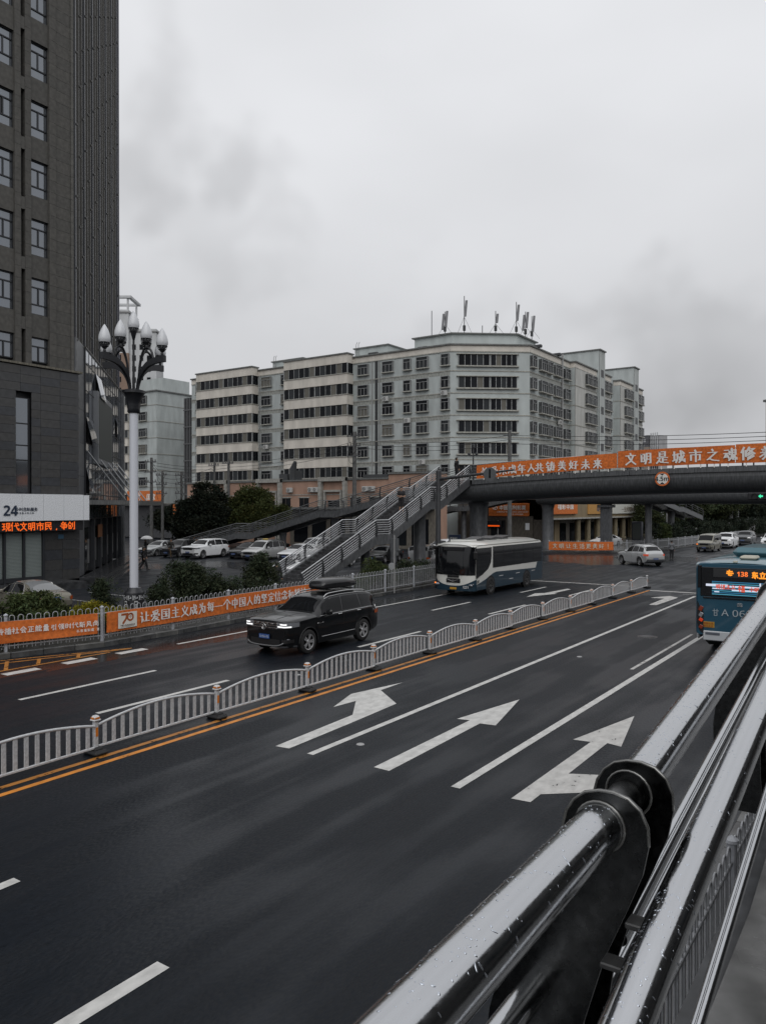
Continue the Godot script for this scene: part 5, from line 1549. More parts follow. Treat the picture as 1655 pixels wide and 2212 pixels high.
func opal_bulb(t: Node3D, at: Vector3, s: float) -> void:
	if not cache.has("bulb"):
		var b := MB.new()
		var prof := [Vector2(0.13, 0.0)]
		for q in [[0.175, 0.06], [0.215, 0.16], [0.222, 0.24], [0.205, 0.36], [0.165, 0.49], [0.115, 0.6], [0.06, 0.7], [0.022, 0.755], [0.0, 0.775]]: prof.append(Vector2(q[0], q[1]))
		b.lathe(prof, 24)
		var m := mat("opal_globe", Color(0.5, 0.51, 0.53), 0.22)
		m.backlight_enabled = true; m.backlight = Color(0.22, 0.22, 0.23)
		var c := MB.new()
		c.lathe([Vector2(0.04, -0.3), Vector2(0.06, -0.22), Vector2(0.045, -0.16), Vector2(0.1, -0.1), Vector2(0.115, -0.07), Vector2(0.115, -0.055), Vector2(0.135, -0.05)], 20)
		for y in [-0.05, 0.085]:
			var ring := []
			var rr := 0.14 if y < 0.0 else 0.192
			for j in 25: ring.append(Vector3(cos(TAU * j / 24) * rr, y, sin(TAU * j / 24) * rr))
			c.tube(ring, 0.012, 5, false)
		var k := MB.new()
		var nk := 9
		for i in nk:
			for q in [[0.1, 0.0, 0.32, 1.0], [0.32, 0.72, 0.9, 1.0], [0.68, 0.25, 0.9, 0.72], [0.46, 0.25, 0.68, 0.48]]:
				var f := func(u: float, v: float) -> Vector3:
					var a := TAU * (i + u) / nk
					var r := lerpf(0.15, 0.2, v) + 0.006
					return Vector3(cos(a) * r, lerpf(-0.04, 0.075, v), sin(a) * r)
				k.quad(f.call(q[0], q[3]), f.call(q[2], q[3]), f.call(q[2], q[1]), f.call(q[0], q[1]))
		cache["bulb"] = [b.mesh(m), c.mesh(mat("lamp_black", Color(0.012, 0.013, 0.016), 0.35, 0.2)), k.mesh(mat("lamp_black"))]
	var xf := Transform3D(Basis().scaled(Vector3.ONE * s), at)
	var o := show_mesh("lamp_shade", cache["bulb"][0], t, xf)
	show_mesh("collar", cache["bulb"][1], o); show_mesh("key_band", cache["bulb"][2], o)

func street_lamp() -> void:
	var t := thing("street_lamp", "tall street lamp with a bouquet of white flame-shaped globes on a white pole", "street lamp", V(-25.0, 0.13, 19.33), deg_to_rad(34.4))
	var black := mat("lamp_black", Color(0.012, 0.013, 0.016), 0.35, 0.2)
	var b := MB.new()
	b.lathe([Vector2(0.42, 0), Vector2(0.42, 0.12), Vector2(0.39, 0.14), Vector2(0.385, 1.24), Vector2(0.37, 1.3), Vector2(0.3, 1.36), Vector2(0.27, 1.44), Vector2(0.19, 1.46)], 28)
	var base := part("base", b, black, t)
	b = MB.new(); greek_key(b, 0.394, 1.0, 0.17, 10)
	part("key_band", b, mat("key_white", Color(0.4, 0.41, 0.42), 0.6), base)
	b = MB.new()
	for a0 in [0.9, 2.0]:   # stamped motifs: a seal of bars and a leaping figure reduced to a swirl
		for q in [[0.0, 0.3, 0.34, 0.34], [0.0, 0.62, 0.34, 0.66], [0.0, 0.34, 0.05, 0.62], [0.29, 0.34, 0.34, 0.62], [0.1, 0.4, 0.24, 0.44], [0.1, 0.5, 0.24, 0.54], [0.15, 0.44, 0.19, 0.5]]:
			var p := []
			for u in [q[0], q[2]]: p.append(Vector3(cos(a0 + u), 0, sin(a0 + u)) * 0.392)
			b.quad(p[0] + Vector3(0, q[1] + 0.3, 0), p[0] + Vector3(0, q[3] + 0.3, 0), p[1] + Vector3(0, q[3] + 0.3, 0), p[1] + Vector3(0, q[1] + 0.3, 0))
	part("motif", b, mat("key_white"), base)
	b = MB.new()
	b.lathe([Vector2(0.165, 1.42), Vector2(0.16, 8.4)], 28)
	part("pole", b, mat("pole_white", Color(0.5, 0.515, 0.56), 0.4), t)
	b = MB.new()
	b.lathe([Vector2(0.2, 8.25), Vector2(0.24, 8.3), Vector2(0.235, 8.42), Vector2(0.25, 8.5), Vector2(0.25, 8.56), Vector2(0.27, 8.7), Vector2(0.33, 8.88), Vector2(0.4, 9.0), Vector2(0.43, 9.02), Vector2(0.43, 9.12), Vector2(0.36, 9.15), Vector2(0.0, 9.1)], 28)
	part("cup", b, black, t)
	b = MB.new()
	b.tube([Vector3(0, 9.0, 0), Vector3(0, 11.28, 0)], [0.055, 0.04], 12)
	b.lathe([Vector2(0.04, 11.08), Vector2(0.1, 11.33), Vector2(0.12, 11.41)], 14)
	part("stem", b, black, t)
	opal_bulb(t, Vector3(0, 11.47, 0), 1.0)
	# four broad arms
	for k in 4:
		var a := deg_to_rad(63.0 + 90.0 * k)
		var d := Vector3(sin(a), 0, cos(a))
		var mid := smooth_path([Vector3(0.17, 9.0, 0), Vector3(0.22, 9.4, 0), Vector3(0.4, 9.8, 0), Vector3(0.74, 10.11, 0), Vector3(1.2, 10.24, 0), Vector3(1.6, 10.27, 0)], 5)
		var poly := PackedVector2Array()
		for i in mid.size():
			poly.append(Vector2(mid[i].x, mid[i].y + 0.09))
		for i in range(mid.size() - 1, -1, -1):
			var f := float(i) / mid.size()
			poly.append(Vector2(mid[i].x + 0.03 * (1.0 - f), mid[i].y - lerpf(0.1, 0.16, f)))
		b = MB.new()
		b.prism(poly, 0.13, Transform3D(Basis(d, Vector3.UP, d.cross(Vector3.UP)), -d.cross(Vector3.UP) * 0.065))
		part("arm", b, black, t)
		opal_bulb(t, d * 1.46 + Vector3(0, 10.64, 0), 1.0)
	# four slender hooked arms
	for k in 4:
		var a := deg_to_rad(65.0 + 90.0 * k - (6.0 if k % 2 else 0.0))
		var d := Vector3(sin(a), 0, cos(a))
		var pts := []
		for q in [[0.2, 9.0], [0.26, 9.7], [0.34, 10.25], [0.5, 10.66], [0.7, 10.74], [0.88, 10.6], [0.98, 10.3]]: pts.append(d * q[0] + Vector3(0, q[1], 0))
		b = MB.new()
		b.tube(smooth_path(pts, 5), 0.045, 8)
		part("hooked_arm", b, black, t)
		opal_bulb(t, d * 0.64 + Vector3(0, 11.0, 0), 1.0)

func wire(root: Node3D, a: Vector3, e: Vector3, sag: float, r := 0.022) -> void:
	var pts := []
	for i in 17:
		var f := i / 16.0
		pts.append(a.lerp(e, f) - Vector3(0, sag * 4.0 * f * (1.0 - f), 0))
	var b := MB.new()
	b.tube(pts, r, 4, false)
	part("wire", b, mat("wire_black", Color(0.012, 0.012, 0.013), 0.6), root)

func poles_and_wires() -> void:
	var conc := mat("pole_concrete", Color(0.13, 0.13, 0.128), 0.7, 0.0, "grime")
	var spots := [[-71.5, 57.7, 10.4, 0.19], [-76.0, 63.0, 9.2, 0.17], [-76.6, 66.5, 9.3, 0.17], [-73.8, 72.0, 11.0, 0.2], [-77.5, 73.0, 10.9, 0.18], [-53.3, 72.0, 13.5, 0.26]]
	var names := ["tallest utility pole beside the lamp post, wires at its head", "utility pole with cross arms and insulators, middle one of three by the parked cars", "rightmost utility pole of the three beside the dark trees", "grey utility pole in front of the left balconies", "thin utility pole left of the balcony pole", "stout utility pole in front of the apartment block with tangled brackets"]
	for i in spots.size():
		var s: Array = spots[i]
		var t := thing("utility_pole", names[i], "utility pole", V(s[0], 0, s[1]), 0.0, "utility poles on the left")
		var b := MB.new()
		b.lathe([Vector2(s[3] * 1.15, 0), Vector2(s[3] * 0.8, s[2]), Vector2(0, s[2])], 12)
		part("pole", b, conc, t)
		for k in [3, 3, 4, 1, 1, 3][i]:
			var y: float = s[2] - 0.5 - k * 1.15
			b = MB.new(); b.box(Vector3(0.0, y, 0.15), Vector3(2.0, 0.1, 0.1))
			part("cross_arm", b, mat("mast_steel", Color(0.09, 0.09, 0.095), 0.5, 0.3), t)
			for x in [-0.85, -0.4, 0.4, 0.85]:
				b = MB.new(); b.lathe([Vector2(0.03, 0), Vector2(0.08, 0.06), Vector2(0.03, 0.12), Vector2(0.08, 0.18), Vector2(0.0, 0.26)], 8, Transform3D(Basis(), Vector3(x, y + 0.05, 0.15)))
				part("insulator", b, mat("insulator", Color(0.05, 0.045, 0.045), 0.3), t)
			if i in [1, 2, 5]:
				b = MB.new()
				b.tube(smooth_path([Vector3(-0.8, y, 0.2), Vector3(-0.5, y - 0.7, 0.3), Vector3(-0.1, y - 0.9, 0.25), Vector3(0.4, y - 0.6, 0.3), Vector3(0.8, y, 0.2)], 5), 0.025, 4)
				part("jumper_cable", b, mat("wire_black"), t)
	var w := thing("overhead_wires", "black overhead wires strung across the front of the buildings and the bridge", "wires")
	for k in 3:
		wire(w, V(-53.3, 12.6 - k * 0.45, 72), V(-33.0, 11.9 - k * 0.42, 70.5), 0.55)
		wire(w, V(-33.0, 11.9 - k * 0.42, 70.5), V(-6.0, 10.0 - k * 0.28, 60), 0.25)
		wire(w, V(-6.0, 10.0 - k * 0.28, 60), V(10.0, 10.3 - k * 0.28, 55), 0.25)
		wire(w, V(-73.8, 10.4 - k * 0.4, 72), V(-53.3, 12.4 - k * 0.5, 72), 0.5)
		wire(w, V(-71.5, 9.9 - k * 0.35, 57.7), V(-73.8, 10.3 - k * 0.4, 72), 0.4)
		wire(w, V(-71.5, 10.0 - k * 0.3, 57.7), V(-76.0, 8.9 - k * 0.5, 63), 0.2)
		wire(w, V(-76.0, 8.9 - k * 0.5, 63), V(-76.6, 8.9 - k * 0.5, 66.5), 0.15)
		wire(w, V(-76.6, 9.0 - k * 0.5, 66.5), V(-77.5, 10.2 - k * 0.4, 73), 0.3)
	wire(w, V(-33.0, 9.2, 70.5), V(-60, 9.5, 73), 0.7)
	var p := thing("utility_pole", "grey pole rising above the bridge banner in front of the apartment's right wing", "utility pole", V(-33.0, 0, 70.5))
	var b := MB.new(); b.lathe([Vector2(0.24, 0), Vector2(0.16, 12.4), Vector2(0, 12.4)], 12)
	part("pole", b, conc, p)
	b = MB.new(); b.box(Vector3(0, 11.9, 0), Vector3(1.4, 0.1, 0.1))
	part("cross_arm", b, mat("mast_steel"), p)
	# gantry with the back of a round sign
	var dk := mat("gantry_dark", Color(0.045, 0.047, 0.052), 0.5, 0.0, "grime")
	var g := thing("traffic_gantry", "dark traffic gantry before the stairs, its arm carrying a round sign seen from behind", "gantry", V(-23.2, 0.13, 39.7))
	b = MB.new(); b.lathe([Vector2(0.2, 0), Vector2(0.16, 0.2), Vector2(0.14, 6.75), Vector2(0, 6.8)], 16)
	part("pole", b, dk, g)
	b = MB.new(); b.tube([Vector3(0, 6.25, 0), Vector3(2.4, 6.46, 0), Vector3(4.9, 6.68, 0)], [0.1, 0.085, 0.05], 10)
	part("arm", b, dk, g)
	b = MB.new(); b.lathe([Vector2(0, -0.03), Vector2(0.4, -0.03), Vector2(0.4, 0.0), Vector2(0.0, 0.0)], 28, Transform3D(Basis(Vector3.RIGHT, PI / 2), Vector3(3.45, 6.46, 0.14)))
	part("round_sign", b, mat("sign_back", Color(0.09, 0.095, 0.1), 0.5, 0.2), g)
	b = MB.new(); b.box(Vector3(3.45, 6.5, 0.06), Vector3(0.1, 0.5, 0.16))
	part("bracket", b, dk, g)
	var s := thing("sign_post", "thin post on the kerb with the grey back of a small square sign", "sign post", V(-22.75, 0.13, 34.3))
	b = MB.new(); b.tube([Vector3.ZERO, Vector3(0, 3.1, 0)], 0.035, 8)
	part("post", b, mat("pipe_grey"), s)
	b = MB.new(); b.bev(Vector3(0, 2.6, -0.05), Vector3(0.5, 0.66, 0.03), 0.01)
	part("sign_plate", b, mat("sign_back"), s)
	b = MB.new(); b.bev(Vector3(0.08, 2.1, -0.05), Vector3(0.26, 0.2, 0.03), 0.01)
	part("sign_plate", b, mat("sign_back"), s)
	# mast with cameras by the top of the stairs
	var c := thing("camera_mast", "short mast with cameras and a crossbar at the top of the staircase", "mast", V(-27.6, 6.7, 52.5))
	b = MB.new(); b.tube([Vector3.ZERO, Vector3(0, 2.6, 0)], [0.06, 0.05], 8)
	part("mast", b, dk, c)
	b = MB.new(); b.box(Vector3(0, 2.0, 0), Vector3(0.8, 0.07, 0.07)); b.bev(Vector3(0, 2.7, 0), Vector3(0.22, 0.3, 0.22), 0.03)
	part("crossbar", b, dk, c)
	for x in [-0.32, 0.32]:
		b = MB.new(); b.bev(Vector3(x, 2.1, 0.08), Vector3(0.12, 0.14, 0.26), 0.02)
		part("camera_housing", b, dk, c)
	for q in [[-28.0, 111.2, 6.4, 0.22, "pale square post with a dark foot in front of the trees"], [-25.5, 143.0, 9.0, 0.24, "left one of two pale poles among the far trees"], [-25.5, 148.5, 9.0, 0.24, "right one of two pale poles among the far trees"]]:
		var o := thing("post", q[4], "post", V(q[0], 0.13, q[1]))
		b = MB.new(); b.bev(Vector3(0, q[2] * 0.5, 0), Vector3(q[3] * 2, q[2], q[3] * 2), 0.06)
		part("shaft", b, mat("pale_post", Color(0.25, 0.255, 0.26), 0.6, 0.0, "grime"), o)
		b = MB.new(); b.bev(Vector3(0, 0.5, 0), Vector3(1.2, 1.0, 1.2), 0.1)
		part("foot", b, dk, o)

const NTH := ["first", "second", "third", "fourth", "fifth", "sixth", "seventh", "eighth", "ninth", "tenth", "eleventh", "twelfth", "thirteenth", "fourteenth", "fifteenth", "sixteenth", "seventeenth", "eighteenth", "nineteenth", "twentieth"]

func median_barriers() -> void:
	var metal := mat("barrier_silver", Color(0.6, 0.61, 0.625), 0.38, 0.1, "paint")
	var pitch := 3.07
	var len_ := pitch - 0.12
	var proto: Node3D
	for i in 14:
		var al := 2.87 + i * pitch
		var label := "arched silver barrier panel on the yellow line, %s from the left end" % NTH[i]
		if proto:
			copy_of(proto, "median_barrier", label, V(-12.76 + 0.05 * sin(i * 2.1), 0, al), 0.012 * sin(i * 1.7), "barrier panels along the yellow line")
			continue
		var t := thing("median_barrier", label, "barrier", V(-12.76, 0, al), 0.0, "barrier panels along the yellow line")
		proto = t
		var arch := func(f: float) -> float: return 0.55 + 0.17 * sin(PI * f) ** 0.9
		var b := MB.new()
		var pts := []
		for k in 19:
			var f := k / 18.0
			pts.append(Vector3(0, arch.call(f), -0.06 - len_ * f))
		b.tube(pts, 0.027, 8)
		part("top_rail", b, metal, t)
		b = MB.new(); b.bev(Vector3(0, 0.14, -0.06 - len_ * 0.5), Vector3(0.04, 0.045, len_), 0.008)
		part("bottom_rail", b, metal, t)
		for k in 14:
			var f := (k + 0.7) / 14.4
			var z := -0.06 - len_ * f
			var hh: float = arch.call(f)
			b = MB.new(); b.bev(Vector3(0, (hh + 0.14) * 0.5, z), Vector3(0.022, hh - 0.14, 0.085), 0.006)
			part("picket", b, metal, t)
		b = MB.new(); b.bev(Vector3(0, 0.36, 0), Vector3(0.085, 0.62, 0.085), 0.012)
		var post := part("post", b, metal, t)
		b = MB.new(); b.bev(Vector3(0, 0.7, 0), Vector3(0.13, 0.075, 0.13), 0.028); b.bev(Vector3(0, 0.655, 0), Vector3(0.15, 0.03, 0.15), 0.01)
		part("cap", b, mat("cap_white", Color(0.5, 0.5, 0.5), 0.4), post)
		b = MB.new()
		b.box(Vector3(0.066, 0.695, 0), Vector3(0.004, 0.035, 0.1)); b.box(Vector3(0, 0.695, 0.066), Vector3(0.1, 0.035, 0.004))
		b.box(Vector3(0.046, 0.43, 0.0), Vector3(0.008, 0.17, 0.05))
		part("reflector", b, mat("amber_reflector", Color(0.55, 0.17, 0.02), 0.3), post)
		b = MB.new()
		b.bev(Vector3(0, 0.05, 0), Vector3(0.44, 0.1, 0.3), 0.04); b.bev(Vector3(0, 0.11, 0), Vector3(0.24, 0.06, 0.2), 0.025)
		part("rubber_base", b, mat("rubber_black", Color(0.012, 0.012, 0.013), 0.7), t)

func barrier_end() -> void:
	var t := thing("barrier_post", "last barrier post with an amber cap where the silver barrier stops at the junction", "barrier post", V(-12.72, 0, 45.85))
	var b := MB.new(); b.bev(Vector3(0, 0.36, 0), Vector3(0.085, 0.62, 0.085), 0.012)
	part("post", b, mat("barrier_silver"), t)
	b = MB.new(); b.bev(Vector3(0, 0.7, 0), Vector3(0.13, 0.075, 0.13), 0.028)
	part("cap", b, mat("cap_white"), t)
	b = MB.new(); b.box(Vector3(0.046, 0.43, 0.0), Vector3(0.008, 0.17, 0.05))
	part("reflector", b, mat("amber_reflector"), t)
	b = MB.new(); b.bev(Vector3(0, 0.05, 0), Vector3(0.44, 0.1, 0.3), 0.04)
	part("rubber_base", b, mat("rubber_black"), t)

func fence_panel(proto_key: String, length: float, hoops: int, high: float) -> Node3D:
	# a hooped panel along -z from its post at the origin
	if cache.has(proto_key): return cache[proto_key]
	var m := mat("fence_silver", Color(0.42, 0.43, 0.45), 0.42, 0.1, "paint")
	var t := Node3D.new()
	var b := MB.new()
	for y in [0.2, high - 0.2]:
		b = MB.new(); b.bev(Vector3(0, y, -length * 0.5), Vector3(0.035, 0.04, length - 0.1), 0.008)
		part("rail", b, m, t)
	var step := (length - 0.12) / hoops
	for i in hoops:
		var z0 := -0.1 - step * i; var z1 := z0 - step * 0.6
		var pts := [Vector3(0, 0.1, z0)]
		var r := (z0 - z1) * 0.5
		for j in 9:
			var a := PI * j / 8.0
			pts.append(Vector3(0, high - r + sin(a) * r, (z0 + z1) * 0.5 + cos(a) * r))
		pts.append(Vector3(0, 0.1, z1))
		b = MB.new(); b.tube(pts, 0.0125, 6)
		part("hoop", b, m, t)
	b = MB.new(); b.bev(Vector3(0, high * 0.5, 0), Vector3(0.09, high, 0.09), 0.012)
	var p := part("post", b, mat("post_white", Color(0.45, 0.465, 0.5), 0.4, 0.1, "paint"), t)
	b = MB.new(); b.lathe([Vector2(0.075, high), Vector2(0.07, high + 0.03), Vector2(0.0, high + 0.075)], 8)
	part("cap", b, mat("post_white"), p)
	cache[proto_key] = t
	return t

func along_line(pts: Array, s: float) -> Array:   # point and direction at a length along a polyline
	for i in pts.size() - 1:
		var L: float = pts[i].distance_to(pts[i + 1])
		if s <= L or i == pts.size() - 2:
			return [pts[i].lerp(pts[i + 1], s / L), (pts[i + 1] - pts[i]).normalized()]
		s -= L
	return []

func fence_along(line: Array, from: float, to: float, pitch: float, hoops: int, high: float, what: String, group: String, base: float) -> void:
	var proto := fence_panel("fence%.2f_%d" % [pitch, hoops], pitch, hoops, high)
	var s := from
	var i := 0
	while s < to:
		var a: Array = along_line(line, s)
		var e: Array = along_line(line, s + pitch)
		var d: Vector2 = (e[0] - a[0]).normalized()
		var r: Node3D = proto.duplicate()
		r.name = numbered(self, "street_fence")
		add_child(r, true)
		r.position = V(a[0].x, base, a[0].y); r.rotation.y = atan2(-d.x, d.y)
		tag(r, "%s, %s panel from its near end" % [what, NTH[mini(i, 19)]], "fence", group)
		s += pitch
		i += 1

func kerb_fences() -> void:
	var line := []
	for q in near_kerb: line.append(q + Vector2(-0.3, 0))
	# length along the kerb at the first post in view
	var s0 := 0.0
	for i in 3: s0 += line[i].distance_to(line[i + 1])
	fence_along(line, s0 - 3.05 * 2, s0 + 34.0, 3.05, 11, 1.16, "silver hooped fence on the planting bed kerb", "hooped fence along the planting bed", 0.14)
	var fl := []
	for q in far_kerb.slice(2): fl.append(q + Vector2(-0.25, 0.1))
	fence_along(fl, 0.2, 52.0, 2.9, 12, 1.1, "grey fence round the far street corner", "fence round the far corner", 0.14)
	fence_along([Vector2(-1.52, 0), Vector2(-1.52, 80)], 2.6, 30.0, 3.0, 13, 1.1, "hooped fence under the wet handrail by the right kerb", "fence by the right kerb", 0.14)

func cloth_strip(a: Vector3, e: Vector3, h: float, outward: Vector3, seed_: int, yfun = null) -> MB:
	var b := MB.new()
	var n := int(a.distance_to(e) / 0.22)
	var f := FastNoiseLite.new()
	f.seed = seed_; f.frequency = 0.32
	var rows := []
	for j in 6:
		var r := []
		for i in n + 1:
			var u := float(i) / n; var v := j / 5.0
			var p := a.lerp(e, u)
			if yfun != null: p.y += yfun.call(p.x)
			var slack := sin(u * PI * 5.0) * 0.012 * (1.0 if v > 0.5 else -1.0)
			p += Vector3(0, h * v + slack * absf(v - 0.5), 0) + outward * (f.get_noise_2d(u * a.distance_to(e) * 2.0, v * 2.4) * 0.04)
			r.append(p)
		rows.append(r)
	b.grid(rows, 0.5)
	return b

func banners_and_signs() -> void:
	var orange := mat("banner_orange", Color(0.74, 0.175, 0.024), 0.75, 0.0, "cloth")
	var orange2 := mat("banner_orange_b", Color(0.69, 0.16, 0.022), 0.75, 0.0, "cloth")
	var white := mat("banner_letters", Color(0.66, 0.64, 0.62), 0.7)
	# along the near bridge
	var spans := [[-25.98, -15.78, 0.96, "orange bridge banner at the left, lettering partly behind a round sign", "关爱未成年人  共铸美好未来", 0.6, 0.0], [-15.72, -8.7, 1.08, "orange bridge banner in the middle of the span with large lettering", "文明是城市之魂", 0.7, 0.0], [-8.66, 1.6, 1.12, "orange bridge banner cut off by the right edge of the picture", "修养是做人之本", 0.72, 0.0]]
	var starts := [[-25.6, 0.72, 6, -21.42, 0.815], [-15.22, 0.985, 7, 0.0, 0.0], [-8.33, 1.0, 2, 0.0, 0.0]]
	for i in 3:
		var s: Array = spans[i]
		var b := cloth_strip(V(s[0], 0.06 + 0.1 * (1 if i else 0), 49.93), V(s[1], 0.06 + 0.1, 49.93), s[2], Vector3(0, 0, 1), 40 + i, deck_y)
		var o := part("bridge_banner", b, orange if i != 1 else orange2)
		tag(o, s[3], "banner", "banners along the footbridge")
		var lb := MB.new()
		var txt: String = ["关爱未成年人共铸美好未来", "文明是城市之魂", "修养"][i]
		for k in txt.length():
			var x: float = starts[i][0] + starts[i][1] * k
			if i == 0 and k >= 6: x = starts[i][3] + starts[i][4] * (k - 6)
			var sz: float = s[5]
			var y: float = deck_y(x + sz * 0.5) + (0.06 + 0.1 * (1 if i else 0)) + s[2] * 0.5 - sz * 0.5 - 0.02
			write_text(lb, txt[k], Transform3D(Basis(Vector3.BACK, 0.02), V(x, y, 49.87)), sz, 1.1, 0.17, 0.5)
		part("lettering", lb, white, o)
		for j in 9:
			lb = MB.new()
			var x: float = lerpf(s[0], s[1], (j + 0.5) / 9.0)
			lb.box(V(x, deck_y(x) + 0.05, 49.96), Vector3(0.06, 0.22, 0.03))
			part("tie", lb, white, o)
	# along the planting bed
	var R := Basis(Vector3(0, 0, -1), Vector3.UP, Vector3(1, 0, 0))
	var b := cloth_strip(V(-23.9, 0.45, 9.2), V(-23.28, 0.45, 13.2), 0.68, Vector3(1, 0, 0), 51)
	var line := [V(-24.0, 0.45, 8.6), V(-23.36, 0.45, 13.28), V(-22.64, 0.45, 15.98)]
	var line2 := [V(-22.6, 0.44, 16.3), V(-22.62, 0.44, 19.32), V(-23.0, 0.44, 25.0), V(-23.22, 0.44, 28.5)]
	for i in 2:
		var ln: Array = [line, line2][i]
		b = MB.new()
		var f := FastNoiseLite.new()
		f.seed = 60 + i; f.frequency = 0.5
		var rows := []
		var n := 60
		var total := 0.0
		for k in ln.size() - 1: total += ln[k].distance_to(ln[k + 1])
		for j in 6:
			var r := []
			for k in n + 1:
				var s := total * k / n
				var p := point_on(ln, s)
				r.append(p + Vector3(0.06 + f.get_noise_2d(s * 1.4, j * 0.7) * 0.035, 0.69 * j / 5.0 + sin(s * 2.1) * 0.006 * j / 5.0, 0))
			rows.append(r)
		b.grid(rows, 0.4)
		var o := part("fence_banner", b, orange)
		tag(o, ["orange banner on the hooped fence at the left edge, two lines of white lettering", "long orange fence banner with a white emblem panel, running behind the black car"][i], "banner", "banners on the hooped fence")
		var lb := MB.new()
		var put := func(al: float, ch: String, size: float, y: float, song: float, wt: float) -> void:
			var p := at_along(ln, al); var q := at_along(ln, al + size)
			var d := (q - p).normalized()
			write_text(lb, ch, Transform3D(Basis(d, Vector3.UP, d.cross(Vector3.UP)), p + Vector3(0.115, y, 0)), size, 1.1, wt, song)
		if i == 0:
			var txt := "传播社会正能量"
			for k in 7: put.call(12.92 + k * 0.222, txt[k], 0.19, 0.29, 0.9, 0.13)
			txt = "引领时代新风尚"
			for k in 7: put.call(14.5 + k * 0.217, txt[k], 0.178, 0.28, 0.9, 0.13)
			txt = "孔家崖街道"
			for k in 5: put.call(15.28 + k * 0.115, txt[k], 0.09, 0.12, 0.9, 0.13)
			put.call(15.92, "宣", 0.09, 0.12, 0.9, 0.13)
		else:
			var txt := "让爱国主义成为每一个中国人的坚定信念和精神"
			for k in txt.length(): put.call(17.66 + k * 0.465, txt[k], 0.385, 0.17, 0.42, 0.17)
		part("lettering", lb, white, o)
		if i == 1:
			var pb := MB.new()
			var p := at_along(ln, 16.74)
			pb.quad(p + Vector3(0.1, 0.08, 0), p + Vector3(0.1, 0.08, -0.78), p + Vector3(0.1, 0.62, -0.78), p + Vector3(0.1, 0.62, 0))
			var em := part("emblem_panel", pb, mat("emblem_white", Color(0.6, 0.58, 0.53), 0.7), o)
			var eb := MB.new()
			var ex := Transform3D(R, p + Vector3(0.104, 0.25, -0.2))
			ribbon(eb, PackedVector2Array([Vector2(-0.05, 0.3), Vector2(0.17, 0.3), Vector2(0.12, 0.14), Vector2(0.0, 0.0)]), 0.075, 1.0, ex, 0.0)
			var ring := PackedVector2Array()
			for k in 21: ring.append(Vector2(0.3 + cos(TAU * k / 20 + 1.2) * 0.115, 0.19 + sin(TAU * k / 20 + 1.2) * 0.115))
			ribbon(eb, ring, 0.06, 1.0, ex, 0.002)
			write_text(eb, "个", ex * Transform3D(Basis(), Vector3(0.25, 0.14, 0.003)), 0.1, 1.0, 0.14)
			part("emblem", eb, mat("emblem_red", Color(0.3, 0.07, 0.015), 0.6), em)
			eb = MB.new()
			write_text(eb, "中国人民成立信念年会", Transform3D(R, p + Vector3(0.104, 0.15, -0.1)), 0.05, 1.16, 0.16, 0.9)
			for k in 9: eb.box(p + Vector3(0.104, 0.12, -0.14 - k * 0.06), Vector3(0.003, 0.012, 0.045))
			part("caption", eb, mat("caption_dark", Color(0.08, 0.05, 0.05), 0.7), em)
	# far corner banner
	var cb := MB.new()
	var a := V(-31.1, 0.32, 75.7); var c1 := V(-28.0, 0.32, 76.55); var e := V(-25.35, 0.32, 78.75)
	var rows := []
	for j in 2:
		var r := []
		for k in 25:
			r.append(point_on([a, c1, e], (a.distance_to(c1) + c1.distance_to(e)) * k / 24.0) + Vector3(0.16, j * 0.86, 0.16))
		rows.append(r)
	cb.grid(rows, 0.4)
	var fo := part("fence_banner", cb, orange2)
	tag(fo, "short orange banner on the fence at the far street corner below the pillars", "banner", "banners on the far fence")
	var fb := MB.new()
	var t2 := "文明让生活更美好！"
	for k in t2.length():
		var p := point_on([a, c1, e], 0.35 + k * 0.68); var q := point_on([a, c1, e], 0.85 + k * 0.68)
		var d := (q - p).normalized()
		write_text(fb, t2[k], Transform3D(Basis(d, Vector3.UP, d.cross(Vector3.UP)), p + Vector3(0.2, 0.18, 0.2)), 0.5, 1.1, 0.13, 0.7)
	part("lettering", fb, mat("banner_letters_far", Color(0.5, 0.46, 0.38), 0.7), fo)
	# height limit sign on the girder
	var hs := thing("height_sign", "round height limit sign with orange rim hung on the bridge girder", "traffic sign", V(-12.87, 6.5, 49.72))
	var disc := func(r: float, z: float, m: Material, called: String, deep: float) -> void:
		var q := MB.new()
		q.lathe([Vector2(0, z - deep), Vector2(r, z - deep), Vector2(r, z), Vector2(0, z)], 36, Transform3D(Basis(Vector3.RIGHT, PI / 2), Vector3.ZERO))
		part(called, q, m, hs)
	disc.call(0.45, 0.0, mat("rim_orange", Color(0.52, 0.12, 0.02), 0.45), "rim", 0.05)
	disc.call(0.35, 0.006, mat("face_white", Color(0.62, 0.61, 0.58), 0.45), "face", 0.004)
	var kb := MB.new()
	for sg in [1.0, -1.0]:
		kb.flat3(Vector3(-0.15, 0.33 * sg, 0.012), Vector3(0, 0.2 * sg, 0.012), Vector3(0.15, 0.33 * sg, 0.012))
	part("wedge", kb, mat("sign_black", Color(0.012, 0.012, 0.014), 0.5), hs)
	print_latin("numerals", "4.5m", 0.27, Transform3D(Basis(), Vector3(0, 0, 0.014)), mat("sign_black"), hs)
	# signal head under the girder
	var tl := thing("traffic_light", "black signal box with a lit green arrow under the girder at the right edge", "traffic light", V(-6.9, 5.36, 49.4))
	var sb := MB.new(); sb.bev(Vector3.ZERO, Vector3(2.0, 0.42, 0.3), 0.04)
	part("housing", sb, mat("led_black"), tl)
